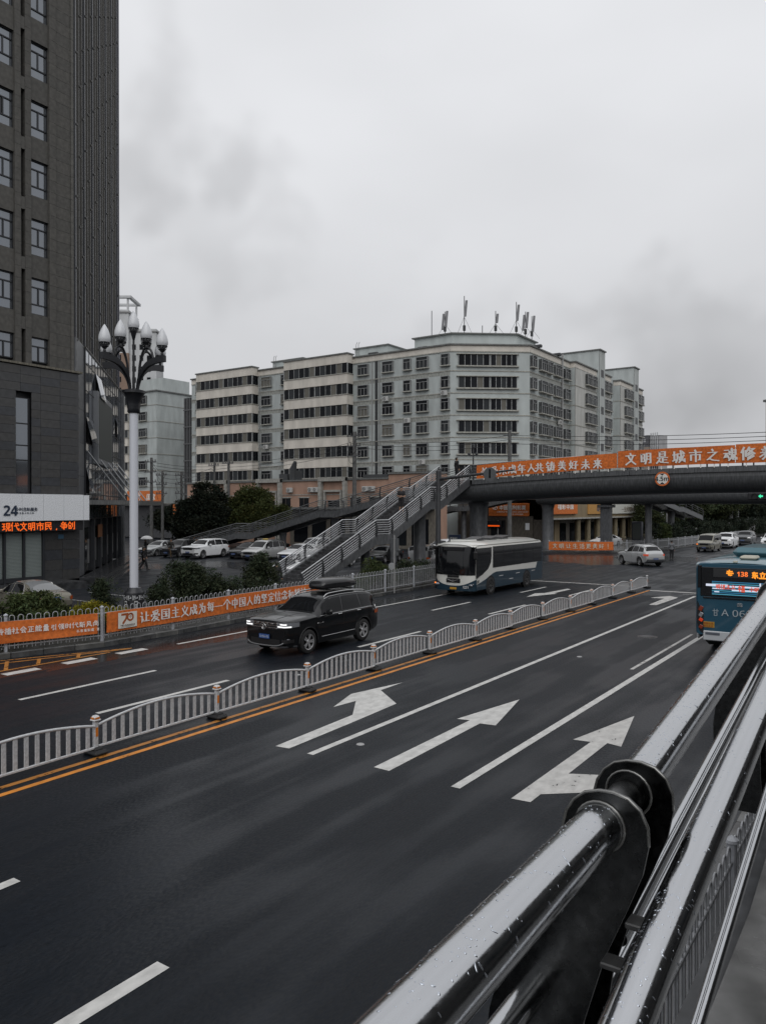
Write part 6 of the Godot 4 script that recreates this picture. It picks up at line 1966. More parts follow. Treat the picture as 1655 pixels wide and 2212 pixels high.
	for x in [-0.62, 0.0, 0.62]:
		sb = MB.new(); sb.lathe([Vector2(0.16, 0.0), Vector2(0.17, 0.02), Vector2(0.17, 0.14), Vector2(0.16, 0.14)], 20, Transform3D(Basis(Vector3.RIGHT, PI / 2), Vector3(x, 0, 0.15)))
		part("hood", sb, mat("led_black"), tl)
	sb = MB.new()
	var ga := PackedVector2Array([Vector2(-0.13, 0.0), Vector2(0.0, 0.12), Vector2(0.0, 0.045), Vector2(0.13, 0.045), Vector2(0.13, -0.045), Vector2(0.0, -0.045), Vector2(0.0, -0.12)])
	sb.prism(ga, 0.01, Transform3D(Basis(), Vector3(-0.3, 0, 0.16)))
	part("lit_arrow", sb, glow("green_signal", Color(0.25, 0.95, 0.7), 1.1), tl)
	sb = MB.new(); sb.box(Vector3(0, 0.35, 0), Vector3(0.1, 0.4, 0.1))
	part("hanger", sb, dark_steel(), tl)
	# small signs
	var kr := sign_board("parking_sign", "small blue board with white marks behind the bus, beside the bridge pillar", Transform3D(Basis(Vector3.UP, 0.5), V(-31.7, 2.1, 57.0)), 1.0, 0.62, mat("sign_navy", Color(0.02, 0.035, 0.075), 0.5), 0.06)
	var qb := MB.new(); write_text(qb, "自助社区", Transform3D(Basis(), Vector3(-0.42, -0.1, 0.01)), 0.19, 1.12, 0.14, 0.9)
	part("lettering", qb, mat("sign_white_letters", Color(0.62, 0.6, 0.56), 0.6), kr)
	qb = MB.new(); qb.tube([Vector3(0, -2.1, -0.05), Vector3(0, 0.2, -0.05)], 0.04, 6)
	part("post", qb, mat("pipe_grey"), kr)
	var pl := thing("round_marker", "pale round marker on a stake behind the hooped fence near the bus", "marker", V(-24.2, 0.13, 36.2))
	qb = MB.new(); qb.lathe([Vector2(0, -0.02), Vector2(0.2, -0.02), Vector2(0.2, 0.02), Vector2(0, 0.02)], 20, Transform3D(Basis(Vector3.RIGHT, PI / 2), Vector3(0, 1.25, 0)))
	part("disc", qb, mat("marker_pale", Color(0.3, 0.31, 0.32), 0.5), pl)
	qb = MB.new(); qb.tube([Vector3.ZERO, Vector3(0, 1.2, 0)], 0.03, 6)
	part("stake", qb, mat("pipe_grey"), pl)
	var kk := thing("kiosk", "black upright advertising box beside the far pillar", "kiosk", V(-25.2, 0.13, 87.0))
	qb = MB.new(); qb.bev(Vector3(0, 1.5, 0), Vector3(1.1, 3.0, 0.7), 0.06)
	part("case", qb, mat("kiosk_black", Color(0.02, 0.022, 0.03), 0.4), kk)
	qb = MB.new(); qb.bev(Vector3(0, 1.9, 0.36), Vector3(0.86, 1.7, 0.03), 0.01)
	part("panel", qb, mat("screen_dark", Color(0.036, 0.042, 0.04), 0.55), kk)
	var bn := thing("litter_bin", "dark litter bin beside the black advertising box", "bin", V(-24.0, 0.13, 87.6))
	qb = MB.new(); qb.bev(Vector3(0, 0.6, 0), Vector3(0.6, 1.1, 0.5), 0.06); qb.bev(Vector3(0, 1.25, 0), Vector3(0.7, 0.12, 0.6), 0.04)
	part("body", qb, mat("kiosk_black"), bn)

func point_on(ln: Array, s: float) -> Vector3:
	for i in ln.size() - 1:
		var L: float = ln[i].distance_to(ln[i + 1])
		if s <= L or i == ln.size() - 2: return ln[i].lerp(ln[i + 1], s / L)
		s -= L
	return ln[-1]

func at_along(ln: Array, al: float) -> Vector3:
	for i in ln.size() - 1:
		if -al >= ln[i + 1].z or i == ln.size() - 2:
			return ln[i].lerp(ln[i + 1], (-al - ln[i].z) / (ln[i + 1].z - ln[i].z))
	return ln[-1]

# ---------- vehicles; forward is local +x, the near (left-hand) side of the driver is local -z ----------
func curve(keys: Array, u: float) -> float:
	for i in keys.size() - 1:
		if u <= keys[i + 1][0]:
			var t: float = clampf((u - keys[i][0]) / maxf(keys[i + 1][0] - keys[i][0], 1e-5), 0.0, 1.0)
			return lerpf(keys[i][1], keys[i + 1][1], t * t * (3 - 2 * t) if keys[i].size() > 2 else t)
	return keys[-1][1]

func car_section(p: Dictionary, u: float) -> Array:   # points of one cross-section, x runs back from the nose; u is metres from the nose
	var L: float = p.L; var W: float = p.W * 0.5
	var f := u / L
	var w := W * curve([[0.0, 0.8], [0.012, 0.86], [0.04, 0.935], [0.1, 0.985], [0.2, 1.0], [0.8, 1.0], [0.92, 0.97], [0.975, 0.92], [0.992, 0.87], [1.0, 0.8]], f)
	var top := curve(p.top, f)
	var belt: float = minf(curve(p.belt, f), top - 0.012)
	var cabin := clampf((top - belt - 0.05) / 0.3, 0.0, 1.0)
	var roofw: float = lerpf(w * 0.86, p.roof * 0.5, cabin)
	var yb := curve(p.sill, f)
	var ya := yb + 0.03; var inner := 0.86
	for wx in [p.fo, p.fo + p.wb]:
		var R: float = p.r + 0.065
		var d := absf(u - wx)
		if d < R:
			ya = maxf(ya, p.r + sqrt(R * R - d * d))
			inner = 0.56
	var mid := maxf(lerpf(yb, belt, 0.52), ya + 0.015)
	var s3 := maxf(belt - 0.07, mid + 0.02)
	var tum := lerpf(0.985, 0.965, cabin)
	var h := [Vector2(0, yb), Vector2(w * inner, yb), Vector2(w * inner, ya - 0.012), Vector2(w * 0.975, ya), Vector2(w * 1.0, mid), Vector2(w * 0.99, s3), Vector2(w * tum, maxf(belt, s3 + 0.01)),
		Vector2(lerpf(w * 0.92, roofw + 0.06, cabin), lerpf(belt, top, lerpf(0.5, 0.86, cabin))), Vector2(roofw, top - 0.03 * lerpf(0.5, 1.4, cabin)), Vector2(roofw * 0.8, top - 0.004), Vector2(roofw * 0.4, top + 0.012 * cabin + 0.008), Vector2(0, top + 0.016 * cabin + 0.012)]
	var out := []
	for q in h: out.append(Vector3(-u, q.y, q.x))
	for i in range(h.size() - 2, -1, -1): out.append(Vector3(-u, h[i].y, -h[i].x))
	return out

func car_point(p: Dictionary, u: float, t: float, lift: float) -> Vector3:
	var f := func(uu: float, tt: float) -> Vector3:
		var s := car_section(p, uu)
		var i := clampi(int(floor(tt)), 0, s.size() - 2)
		return (s[i] as Vector3).lerp(s[i + 1], tt - i)
	var a: Vector3 = f.call(u, t)
	var du: Vector3 = f.call(u + 0.03, t) - f.call(u - 0.03, t)
	var dt: Vector3 = f.call(u, minf(t + 0.1, 21.99)) - f.call(u, maxf(t - 0.1, 0.01))
	var n := dt.cross(du).normalized()
	if n.dot(a - Vector3(a.x, p.H * 0.5, 0)) < 0.0: n = -n
	return a + n * lift

func car_patch(b: MB, p: Dictionary, ufun: Callable, t0: float, t1: float, lift: float, nu := 8, nt := 4) -> void:
	# a panel that follows the body; ufun gives (from, to) at each t fraction
	var rows := []
	for j in nt + 1:
		var tt := lerpf(t0, t1, float(j) / nt)
		var r := []
		var uu: Vector2 = ufun.call(float(j) / nt)
		for i in nu + 1: r.append(car_point(p, lerpf(uu.x, uu.y, float(i) / nu), tt, lift))
		rows.append(r)
	b.grid(rows, 0.7)

func wrap_patch(b: MB, p: Dictionary, z0: float, z1: float, y0: float, y1: float, lift: float, rear: bool, taper: float) -> void:
	# a panel bent round the nose or tail; z as a share of the half width, TAPER narrows its outer end
	var keys := [[0.0, 0.0], [0.8, 0.0], [0.86, 0.012], [0.935, 0.04], [0.985, 0.1], [1.0, 0.2]]
	if rear: keys = [[0.0, 0.0], [0.8, 0.0], [0.87, 0.008], [0.92, 0.025], [0.97, 0.08], [1.0, 0.2]]
	var L: float = p.L
	var rows := []
	for j in 4:
		var r := []
		for i in 11:
			var f := i / 10.0
			var z := lerpf(z0, z1, f)
			var k := lerpf(1.0, taper, f)
			var x: float = curve(keys, absf(z)) * L
			var y := lerpf(lerpf((y0 + y1) * 0.5, y0, k), lerpf((y0 + y1) * 0.5, y1, lerpf(1.0, k, 0.3)), j / 3.0)
			var out := Vector3(1.0 - smoothstep(0.86, 1.0, absf(z)) * 0.75, 0, signf(z) * smoothstep(0.8, 0.97, absf(z))).normalized() * lift
			var q := Vector3(-x, y, z * p.W * 0.5) + out
			r.append(q if not rear else Vector3(-L - q.x, y, q.z))
		rows.append(r)
	b.grid(rows, 0.6)

func wheel_mesh(r: float, width: float, alloy: Color, style: int) -> Array:
	var key := "wheel%.3f_%.2f_%d" % [r, alloy.r, style]
	if cache.has(key): return cache[key]
	var flat := Basis(Vector3.RIGHT, PI / 2)   # lathe axis to z
	var b := MB.new()
	b.lathe([Vector2(r * 0.66, -width * 0.48), Vector2(r * 0.9, -width * 0.5), Vector2(r * 0.985, -width * 0.4), Vector2(r, -width * 0.2), Vector2(r, width * 0.2), Vector2(r * 0.985, width * 0.4), Vector2(r * 0.9, width * 0.5), Vector2(r * 0.66, width * 0.48)], 32, Transform3D(flat, Vector3.ZERO))
	var rim := MB.new()
	rim.lathe([Vector2(0.0, 0.06 * r), Vector2(r * 0.62, -0.06 * r), Vector2(r * 0.63, width * 0.42), Vector2(r * 0.69, width * 0.5), Vector2(r * 0.69, -width * 0.48), Vector2(0, -width * 0.3)], 28, Transform3D(flat, Vector3.ZERO))
	var sp := MB.new()
	var n := 5 if style == 0 else (10 if style == 1 else 6)
	for i in n:
		for k in ([-1.0, 1.0] if style == 0 else [0.0]):
			var a: float = TAU * i / n + k * 0.17
			var d := Vector3(cos(a), sin(a), 0)
			var w0 := r * (0.12 if style == 0 else 0.1)
			for z in [1.0, -1.0]:
				var o := Vector3(0, 0, width * 0.36 * z)
				var c := Vector3(-sin(a), cos(a), 0)
				var root := Vector3(cos(TAU * i / n), sin(TAU * i / n), 0) * r * 0.12
				var q := [root + c * w0 * 0.8, d * r * 0.66 + c * w0 * 0.5, d * r * 0.66 - c * w0 * 0.5, root - c * w0 * 0.8]
				if z > 0: sp.quad(q[3] + o, q[2] + o + Vector3(0, 0, 0.02), q[1] + o + Vector3(0, 0, 0.02), q[0] + o)
				else: sp.quad(q[0] + o, q[1] + o, q[2] + o, q[3] + o)
	sp.lathe([Vector2(r * 0.17, width * 0.3), Vector2(r * 0.15, width * 0.42), Vector2(0, width * 0.43)], 12, Transform3D(flat, Vector3.ZERO))
	sp.lathe([Vector2(r * 0.6, width * 0.4), Vector2(r * 0.66, width * 0.47), Vector2(r * 0.685, width * 0.47)], 28, Transform3D(flat, Vector3.ZERO))
	cache[key] = [b.mesh(mat("tyre_rubber", Color(0.012, 0.012, 0.0125), 0.75)), rim.mesh(mat("rim_well", Color(0.015, 0.015, 0.016), 0.5, 0.3)), sp.mesh(mat("alloy_%.2f" % alloy.r, alloy, 0.32, 0.7))]
	return cache[key]

func add_wheels(t: Node3D, xs: Array, z: float, r: float, width: float, alloy: Color, style: int, turn := 0.0) -> void:
	var ms := wheel_mesh(r, width, alloy, style)
	for x in xs:
		for s in [1.0, -1.0]:
			var bs := Basis(Vector3.UP, turn if x == xs[0] else 0.0)
			if s < 0: bs = bs * Basis(Vector3.UP, PI)
			var o := show_mesh("wheel", ms[0], t, Transform3D(bs, Vector3(x, r, s * z)))
			show_mesh("rim", ms[1], o); show_mesh("spokes", ms[2], o)

func car_paint(key: String, col := Color(0.5, 0.5, 0.5), metal := 0.0) -> StandardMaterial3D:
	var m := mat("car_paint_" + key, col, 0.3, metal)
	m.metallic_specular = 0.3
	m.clearcoat_enabled = true; m.clearcoat = 0.6; m.clearcoat_roughness = 0.05
	return m

func car_glass() -> StandardMaterial3D:
	var m := mat("car_glass", Color(0.006, 0.0065, 0.0075), 0.04)
	m.metallic_specular = 0.3
	return m

const SHAPES := {
	"suv": {"L": 5.04, "W": 1.99, "H": 1.77, "wb": 2.98, "fo": 0.98, "r": 0.39, "roof": 1.36,
		"top": [[0.0, 1.07], [0.008, 1.11], [0.03, 1.14], [0.12, 1.185], [0.25, 1.215], [0.275, 1.225], [0.405, 1.66, 1], [0.46, 1.735, 1], [0.6, 1.765], [0.8, 1.745], [0.915, 1.69], [0.95, 1.6], [0.985, 1.22], [0.995, 1.0], [1.0, 0.8]],
		"belt": [[0.0, 1.02], [0.05, 1.07], [0.25, 1.135], [0.5, 1.14], [0.9, 1.16], [1.0, 0.9]], "sill": [[0.0, 0.42], [0.03, 0.28], [0.12, 0.24], [0.88, 0.26], [0.96, 0.36], [1.0, 0.5]]},
	"crossover": {"L": 4.36, "W": 1.86, "H": 1.68, "wb": 2.6, "fo": 0.88, "r": 0.36, "roof": 1.22,
		"top": [[0.0, 0.8], [0.02, 0.92], [0.1, 1.02], [0.24, 1.1], [0.27, 1.12], [0.42, 1.57, 1], [0.5, 1.66, 1], [0.6, 1.68], [0.74, 1.64], [0.84, 1.55], [0.95, 1.19], [0.985, 1.02], [1.0, 0.75]],
		"belt": [[0.0, 0.78], [0.06, 0.9], [0.25, 1.0], [0.6, 1.06], [0.9, 1.12], [1.0, 0.85]], "sill": [[0.0, 0.4], [0.03, 0.25], [0.9, 0.25], [0.97, 0.35], [1.0, 0.5]]},
	"sedan": {"L": 4.75, "W": 1.83, "H": 1.46, "wb": 2.75, "fo": 0.9, "r": 0.325, "roof": 1.14,
		"top": [[0.0, 0.62], [0.02, 0.74], [0.08, 0.82], [0.22, 0.94], [0.3, 0.985], [0.44, 1.36, 1], [0.52, 1.44, 1], [0.6, 1.455], [0.68, 1.42], [0.76, 1.3], [0.86, 1.06], [0.9, 1.03], [0.975, 1.01], [0.99, 0.9], [1.0, 0.66]],
		"belt": [[0.0, 0.6], [0.05, 0.72], [0.3, 0.9], [0.6, 0.95], [0.88, 0.99], [1.0, 0.76]], "sill": [[0.0, 0.36], [0.03, 0.22], [0.9, 0.22], [0.97, 0.3], [1.0, 0.44]]},
	"mpv": {"L": 4.9, "W": 1.85, "H": 1.75, "wb": 2.9, "fo": 0.95, "r": 0.335, "roof": 1.34,
		"top": [[0.0, 0.72], [0.02, 0.86], [0.1, 0.98], [0.2, 1.08], [0.23, 1.1], [0.39, 1.62, 1], [0.46, 1.72, 1], [0.62, 1.75], [0.85, 1.71], [0.93, 1.62], [0.97, 1.2], [0.99, 1.0], [1.0, 0.7]],
		"belt": [[0.0, 0.7], [0.05, 0.84], [0.22, 0.98], [0.6, 1.04], [0.9, 1.06], [1.0, 0.84]], "sill": [[0.0, 0.36], [0.03, 0.22], [0.9, 0.22], [0.97, 0.32], [1.0, 0.45]]},
	"van": {"L": 4.4, "W": 1.7, "H": 1.88, "wb": 2.6, "fo": 0.75, "r": 0.3, "roof": 1.4,
		"top": [[0.0, 0.86], [0.02, 1.0], [0.08, 1.1], [0.1, 1.13], [0.24, 1.72, 1], [0.3, 1.83, 1], [0.5, 1.875], [0.9, 1.86], [0.965, 1.8], [0.985, 1.4], [0.995, 1.1], [1.0, 0.8]],
		"belt": [[0.0, 0.84], [0.05, 0.98], [0.15, 1.06], [0.5, 1.08], [0.95, 1.08], [1.0, 0.95]], "sill": [[0.0, 0.36], [0.03, 0.24], [0.95, 0.24], [1.0, 0.4]]}}

func make_car(shape: String, label: String, category: String, key: String, paint: StandardMaterial3D, o: Dictionary = {}) -> Node3D:
	var p: Dictionary = (SHAPES[shape] as Dictionary)
	var L: float = p.L
	var t := thing(key, label, category)
	var us := []
	for i in 49: us.append(L * i / 48.0)
	for q in p.top: us.append(q[0] * L)
	for wx in [p.fo, p.fo + p.wb]:
		var R: float = p.r + 0.065
		for k in [-1.0, 1.0]:
			us.append(wx + k * (R + 0.002)); us.append(wx + k * (R - 0.002)); us.append(wx + k * R * 0.94); us.append(wx + k * R * 0.75)
	us.append(0.015); us.append(0.05); us.append(L - 0.015); us.append(L - 0.05)
	us.sort()
	var rows := []
	var last := -1.0
	for u in us:
		if u < 0.0 or u > L or u - last < 0.001: continue
		last = u
		rows.append(car_section(p, u))
	var b := MB.new()
	b.grid(rows, 0.72)
	for e in [rows[0], rows[-1]]:
		var c := Vector3.ZERO
		for q in e: c += q
		c /= e.size()
		for i in e.size() - 1:
			var m := Vector3(1 if e == rows[0] else -1, 0, 0)
			b.tri(c, e[i], e[i + 1], m, m, m)
	# centre the car on its middle
	var root := Node3D.new()
	var body := MeshInstance3D.new()
	body.mesh = b.mesh(paint)
	body.name = "body"
	body.position.x = L * 0.5
	t.add_child(body, true)
	root.free()
	var add := func(called: String, mb: MB, m: Material) -> MeshInstance3D:
		return part(called, mb, m, body)
	# glass: find the keys of the cabin on the profile
	var ck: Array = o.get("cab", {"suv": [0.29, 0.42, 0.915, 0.975], "crossover": [0.285, 0.44, 0.835, 0.945], "sedan": [0.315, 0.47, 0.66, 0.86], "mpv": [0.245, 0.41, 0.92, 0.968], "van": [0.115, 0.26, 0.955, 0.985]}[shape])
	var wu: float = ck[0] * L; var wr: float = ck[1] * L; var ru: float = ck[2] * L; var re: float = ck[3] * L
	b = MB.new()
	car_patch(b, p, func(_v: float) -> Vector2: return Vector2(wu + 0.02, wr - 0.03), 8.1, 13.9, 0.006, 8, 12)
	add.call("windscreen", b, car_glass())
	b = MB.new()
	car_patch(b, p, func(_v: float) -> Vector2: return Vector2(ru + 0.04, re - 0.03), 8.2, 13.8, 0.006, 8, 12)
	add.call("rear_window", b, o.get("rear_glass", car_glass()))
	for s in [0, 1]:
		var ta := 6.12; var tb := 7.72
		if s == 1: ta = 15.88; tb = 14.28
		var u0 := lerpf(wu, wr, 0.32); var u1 := lerpf(wu, wr, 0.95)
		var v0 := lerpf(ru, re, 0.72) if shape != "sedan" else lerpf(ru, re, 0.52); var v1 := lerpf(ru, re, 0.08) if shape != "sedan" else ru - 0.1
		var cuts := [0.0, 0.36, 0.70, 1.0] if shape != "sedan" else [0.0, 0.47, 1.0]
		if shape == "van": cuts = [0.0, 0.27, 0.62, 1.0]
		for i in cuts.size() - 1:
			b = MB.new()
			var c0: float = cuts[i]; var c1: float = cuts[i + 1]
			car_patch(b, p, func(v: float) -> Vector2:
				var a := lerpf(u0, u1, v); var e := lerpf(v0, v1, v)
				return Vector2(lerpf(a, e, c0) + (0.03 if c0 > 0 else 0.0), lerpf(a, e, c1) - (0.03 if c1 < 1 else 0.0)), ta, tb, 0.006, 6, 4)
			add.call("side_window", b, car_glass())
		# bright waist line and sill strip
		if o.get("chrome", false):
			b = MB.new()
			var pts := []
			for i in 13: pts.append(car_point(p, lerpf(u0 - 0.12, v0 + 0.02, i / 12.0), ta - (0.1 if s == 0 else -0.1), 0.012))
			for i in 5: pts.append(car_point(p, lerpf(v0 + 0.02, v1 + 0.06, (i + 1) / 5.0), lerpf(ta, tb, (i + 1) / 5.0), 0.012))
			for i in 11: pts.append(car_point(p, lerpf(v1 + 0.02, u1, (i + 1) / 11.0), tb + (0.14 if s == 0 else -0.14), 0.012))
			b.tube(pts, 0.013, 6)
			add.call("window_trim", b, mat("chrome", Color(0.6, 0.6, 0.6), 0.15, 1.0))
			b = MB.new()
			pts = []
			for i in 9: pts.append(car_point(p, lerpf(p.fo + p.r + 0.25, p.fo + p.wb - p.r - 0.15, i / 8.0), 3.45 if s == 0 else 18.55, 0.012))
			b.tube(pts, 0.012, 6)
			add.call("sill_trim", b, mat("chrome"))
		var sg := 1.0 if s == 0 else -1.0
		# mirror, door seams, handles
		var mu := lerpf(u0, u1, 0.25) + 0.14
		var mp := car_point(p, mu, ta, 0.0)
		b = MB.new()
		b.bev(mp + Vector3(0.0, 0.06, sg * 0.14), Vector3(0.14, 0.17, 0.24), 0.05)
		b.box(mp + Vector3(0.0, -0.01, sg * 0.02), Vector3(0.06, 0.04, 0.12))
		add.call("wing_mirror", b, paint)
		for i in range(1, cuts.size() - 1):
			var du: float = lerpf(u0, v0, cuts[i])
			b = MB.new()
			var pts := []
			for j in 6: pts.append(car_point(p, du, lerpf(4.0, 6.1, j / 5.0) if s == 0 else lerpf(18.0, 15.9, j / 5.0), 0.001))
			b.tube(pts, 0.006, 4)
			add.call("door_seam", b, mat("seam_black", Color(0.006, 0.006, 0.006), 0.8))
			b = MB.new()
			b.bev(car_point(p, du - 0.2, 5.5 if s == 0 else 16.5, 0.025), Vector3(0.2, 0.03, 0.035), 0.012)
			add.call("door_handle", b, mat("chrome", Color(0.6, 0.6, 0.6), 0.15, 1.0) if o.get("chrome", false) else paint)
		# wheel arch lips
		for wx in [p.fo, p.fo + p.wb]:
			b = MB.new()
			var pts := []
			for j in 15:
				var a := PI * j / 14.0
				pts.append(Vector3(-wx + cos(a) * (p.r + 0.075), p.r + sin(a) * (p.r + 0.075), sg * (p.W * 0.5 * 0.985)))
			b.tube(pts, 0.022, 6)
			add.call("arch_lip", b, o.get("lip", paint))
	var lamps: Array = o.get("lamps", [0.0, 0.0])
	var hy: float = curve(p.top, 0.03) - o.get("head_drop", 0.16)
	var W2: float = p.W * 0.5
	var drop: float = o.get("lamp_h", 0.075)
	for sg in [1.0, -1.0]:
		b = MB.new()
		wrap_patch(b, p, sg * 0.5, sg * 0.985, hy - drop, hy + drop, 0.014, false, 0.55)
		var hl: MeshInstance3D = add.call("headlight", b, mat("lamp_lens", Color(0.24, 0.25, 0.27), 0.08, 0.4))
		b = MB.new()
		for k in 2: wrap_patch(b, p, sg * (0.54 + 0.1 * k), sg * (0.93 - 0.07 * k), hy - drop * 0.55 + k * drop * 0.75, hy - drop * 0.15 + k * drop * 0.75, 0.02, false, 1.0)
		part("lamp_core", b, glow("lamp_white", Color(1.0, 1.0, 1.0), lamps[0]) if lamps[0] > 0.0 else mat("lamp_core_off", Color(0.35, 0.35, 0.36), 0.15, 0.6), hl)
		var ty := curve(p.belt, 0.94) - 0.1
		b = MB.new()
		wrap_patch(b, p, sg * 0.72, sg * 0.97, ty - 0.08, ty + 0.08, 0.014, true, 0.6)
		add.call("taillight", b, mat("tail_red", Color(0.3, 0.06, 0.015), 0.15) if lamps[1] == 0.0 else glow("tail_lit", Color(0.9, 0.3, 0.1), lamps[1]))
	# grille, bumpers, number plates
	b = MB.new()
	var gh := 0.13 if shape != "sedan" else 0.085
	wrap_patch(b, p, -0.52, 0.52, hy - gh - 0.01, hy + gh - 0.035, 0.012, false, 1.0)
	var gr: MeshInstance3D = add.call("grille", b, mat("grille_black", Color(0.01, 0.01, 0.011), 0.4))
	for k in o.get("bars", 3):
		b = MB.new()
		b.bev(Vector3(0.018, hy + 0.065 - k * 0.075, 0), Vector3(0.024, 0.024, W2 * 1.02), 0.006)
		part("grille_bar", b, mat("chrome", Color(0.6, 0.6, 0.6), 0.15, 1.0), gr)
	b = MB.new()
	var sy := curve(p.sill, 0.02)
	wrap_patch(b, p, -0.62, 0.62, sy + 0.04, sy + 0.22, 0.012, false, 1.0)
	add.call("lower_intake", b, mat("grille_black"))
	for sg in [1.0, -1.0]:
		b = MB.new()
		wrap_patch(b, p, sg * 0.7, sg * 0.95, sy + 0.1, sy + 0.24, 0.014, false, 0.6)
		add.call("fog_pocket", b, mat("grille_black"))
	b = MB.new()
	wrap_patch(b, p, -0.97, 0.97, sy - 0.02, sy + 0.03, 0.02, false, 1.0)
	add.call("chin", b, mat("skirt_grey", Color(0.03, 0.032, 0.036), 0.5))
	for q in [[0.055, 0.46 if shape != "suv" else 0.62, 1.0], [-L - 0.03, o.get("plate_y", 0.62), -1.0]]:
		b = MB.new()
		b.bev(Vector3(q[0], q[1], 0), Vector3(0.02, 0.14, 0.44), 0.006)
		var pl: MeshInstance3D = add.call("number_plate", b, mat("plate_blue", Color(0.02, 0.06, 0.2), 0.4))
		b = MB.new()
		for i in 7:
			var zz: float = (-0.17 + i * 0.057) * q[2]
			b.box(Vector3(q[0] + 0.012 * q[2], q[1], -zz), Vector3(0.003, 0.075, 0.012)); b.box(Vector3(q[0] + 0.0125 * q[2], q[1] + 0.02 * (i % 3 - 1), -zz - 0.014), Vector3(0.003, 0.012, 0.02))
		part("plate_marks", b, mat("plate_white", Color(0.45, 0.47, 0.5), 0.5), pl)
	if o.get("skirt", false):
		b = MB.new()
		b.bev(Vector3(-L + 0.02, 0.45, 0), Vector3(0.16, 0.26, p.W * 0.86), 0.06)
		add.call("rear_skirt", b, mat("skirt_grey", Color(0.03, 0.032, 0.036), 0.5))
	if o.get("rails", false):
		for sg in [1.0, -1.0]:
			b = MB.new()
			var pts := []
			for q in [[0.43, 0.0], [0.46, 0.05], [0.52, 0.075], [0.7, 0.075], [0.86, 0.06], [0.9, 0.0]]:
				var bp := car_point(p, q[0] * L, 8.5 if sg > 0 else 13.5, 0.0)
				pts.append(bp + Vector3(0, q[1], 0))
			b.tube(smooth_path(pts, 4), 0.022, 8)
			add.call("roof_rail", b, mat("chrome", Color(0.6, 0.6, 0.6), 0.15, 1.0))
	add_wheels(t, [L * 0.5 - p.fo, L * 0.5 - p.fo - p.wb], W2 - 0.125, p.r, 0.235, o.get("alloy", Color(0.4, 0.4, 0.41)), o.get("style", 1), o.get("steer", 0.0))
	return t

func park(t: Node3D, lat: float, along: float, heading: float, y := 0.0) -> void:
	# heading: 0 drives away along the road, 180 comes towards the lens, 90 drives to the far side
	t.position = V(lat, y, along)
	t.rotation.y = deg_to_rad(90.0 + heading)

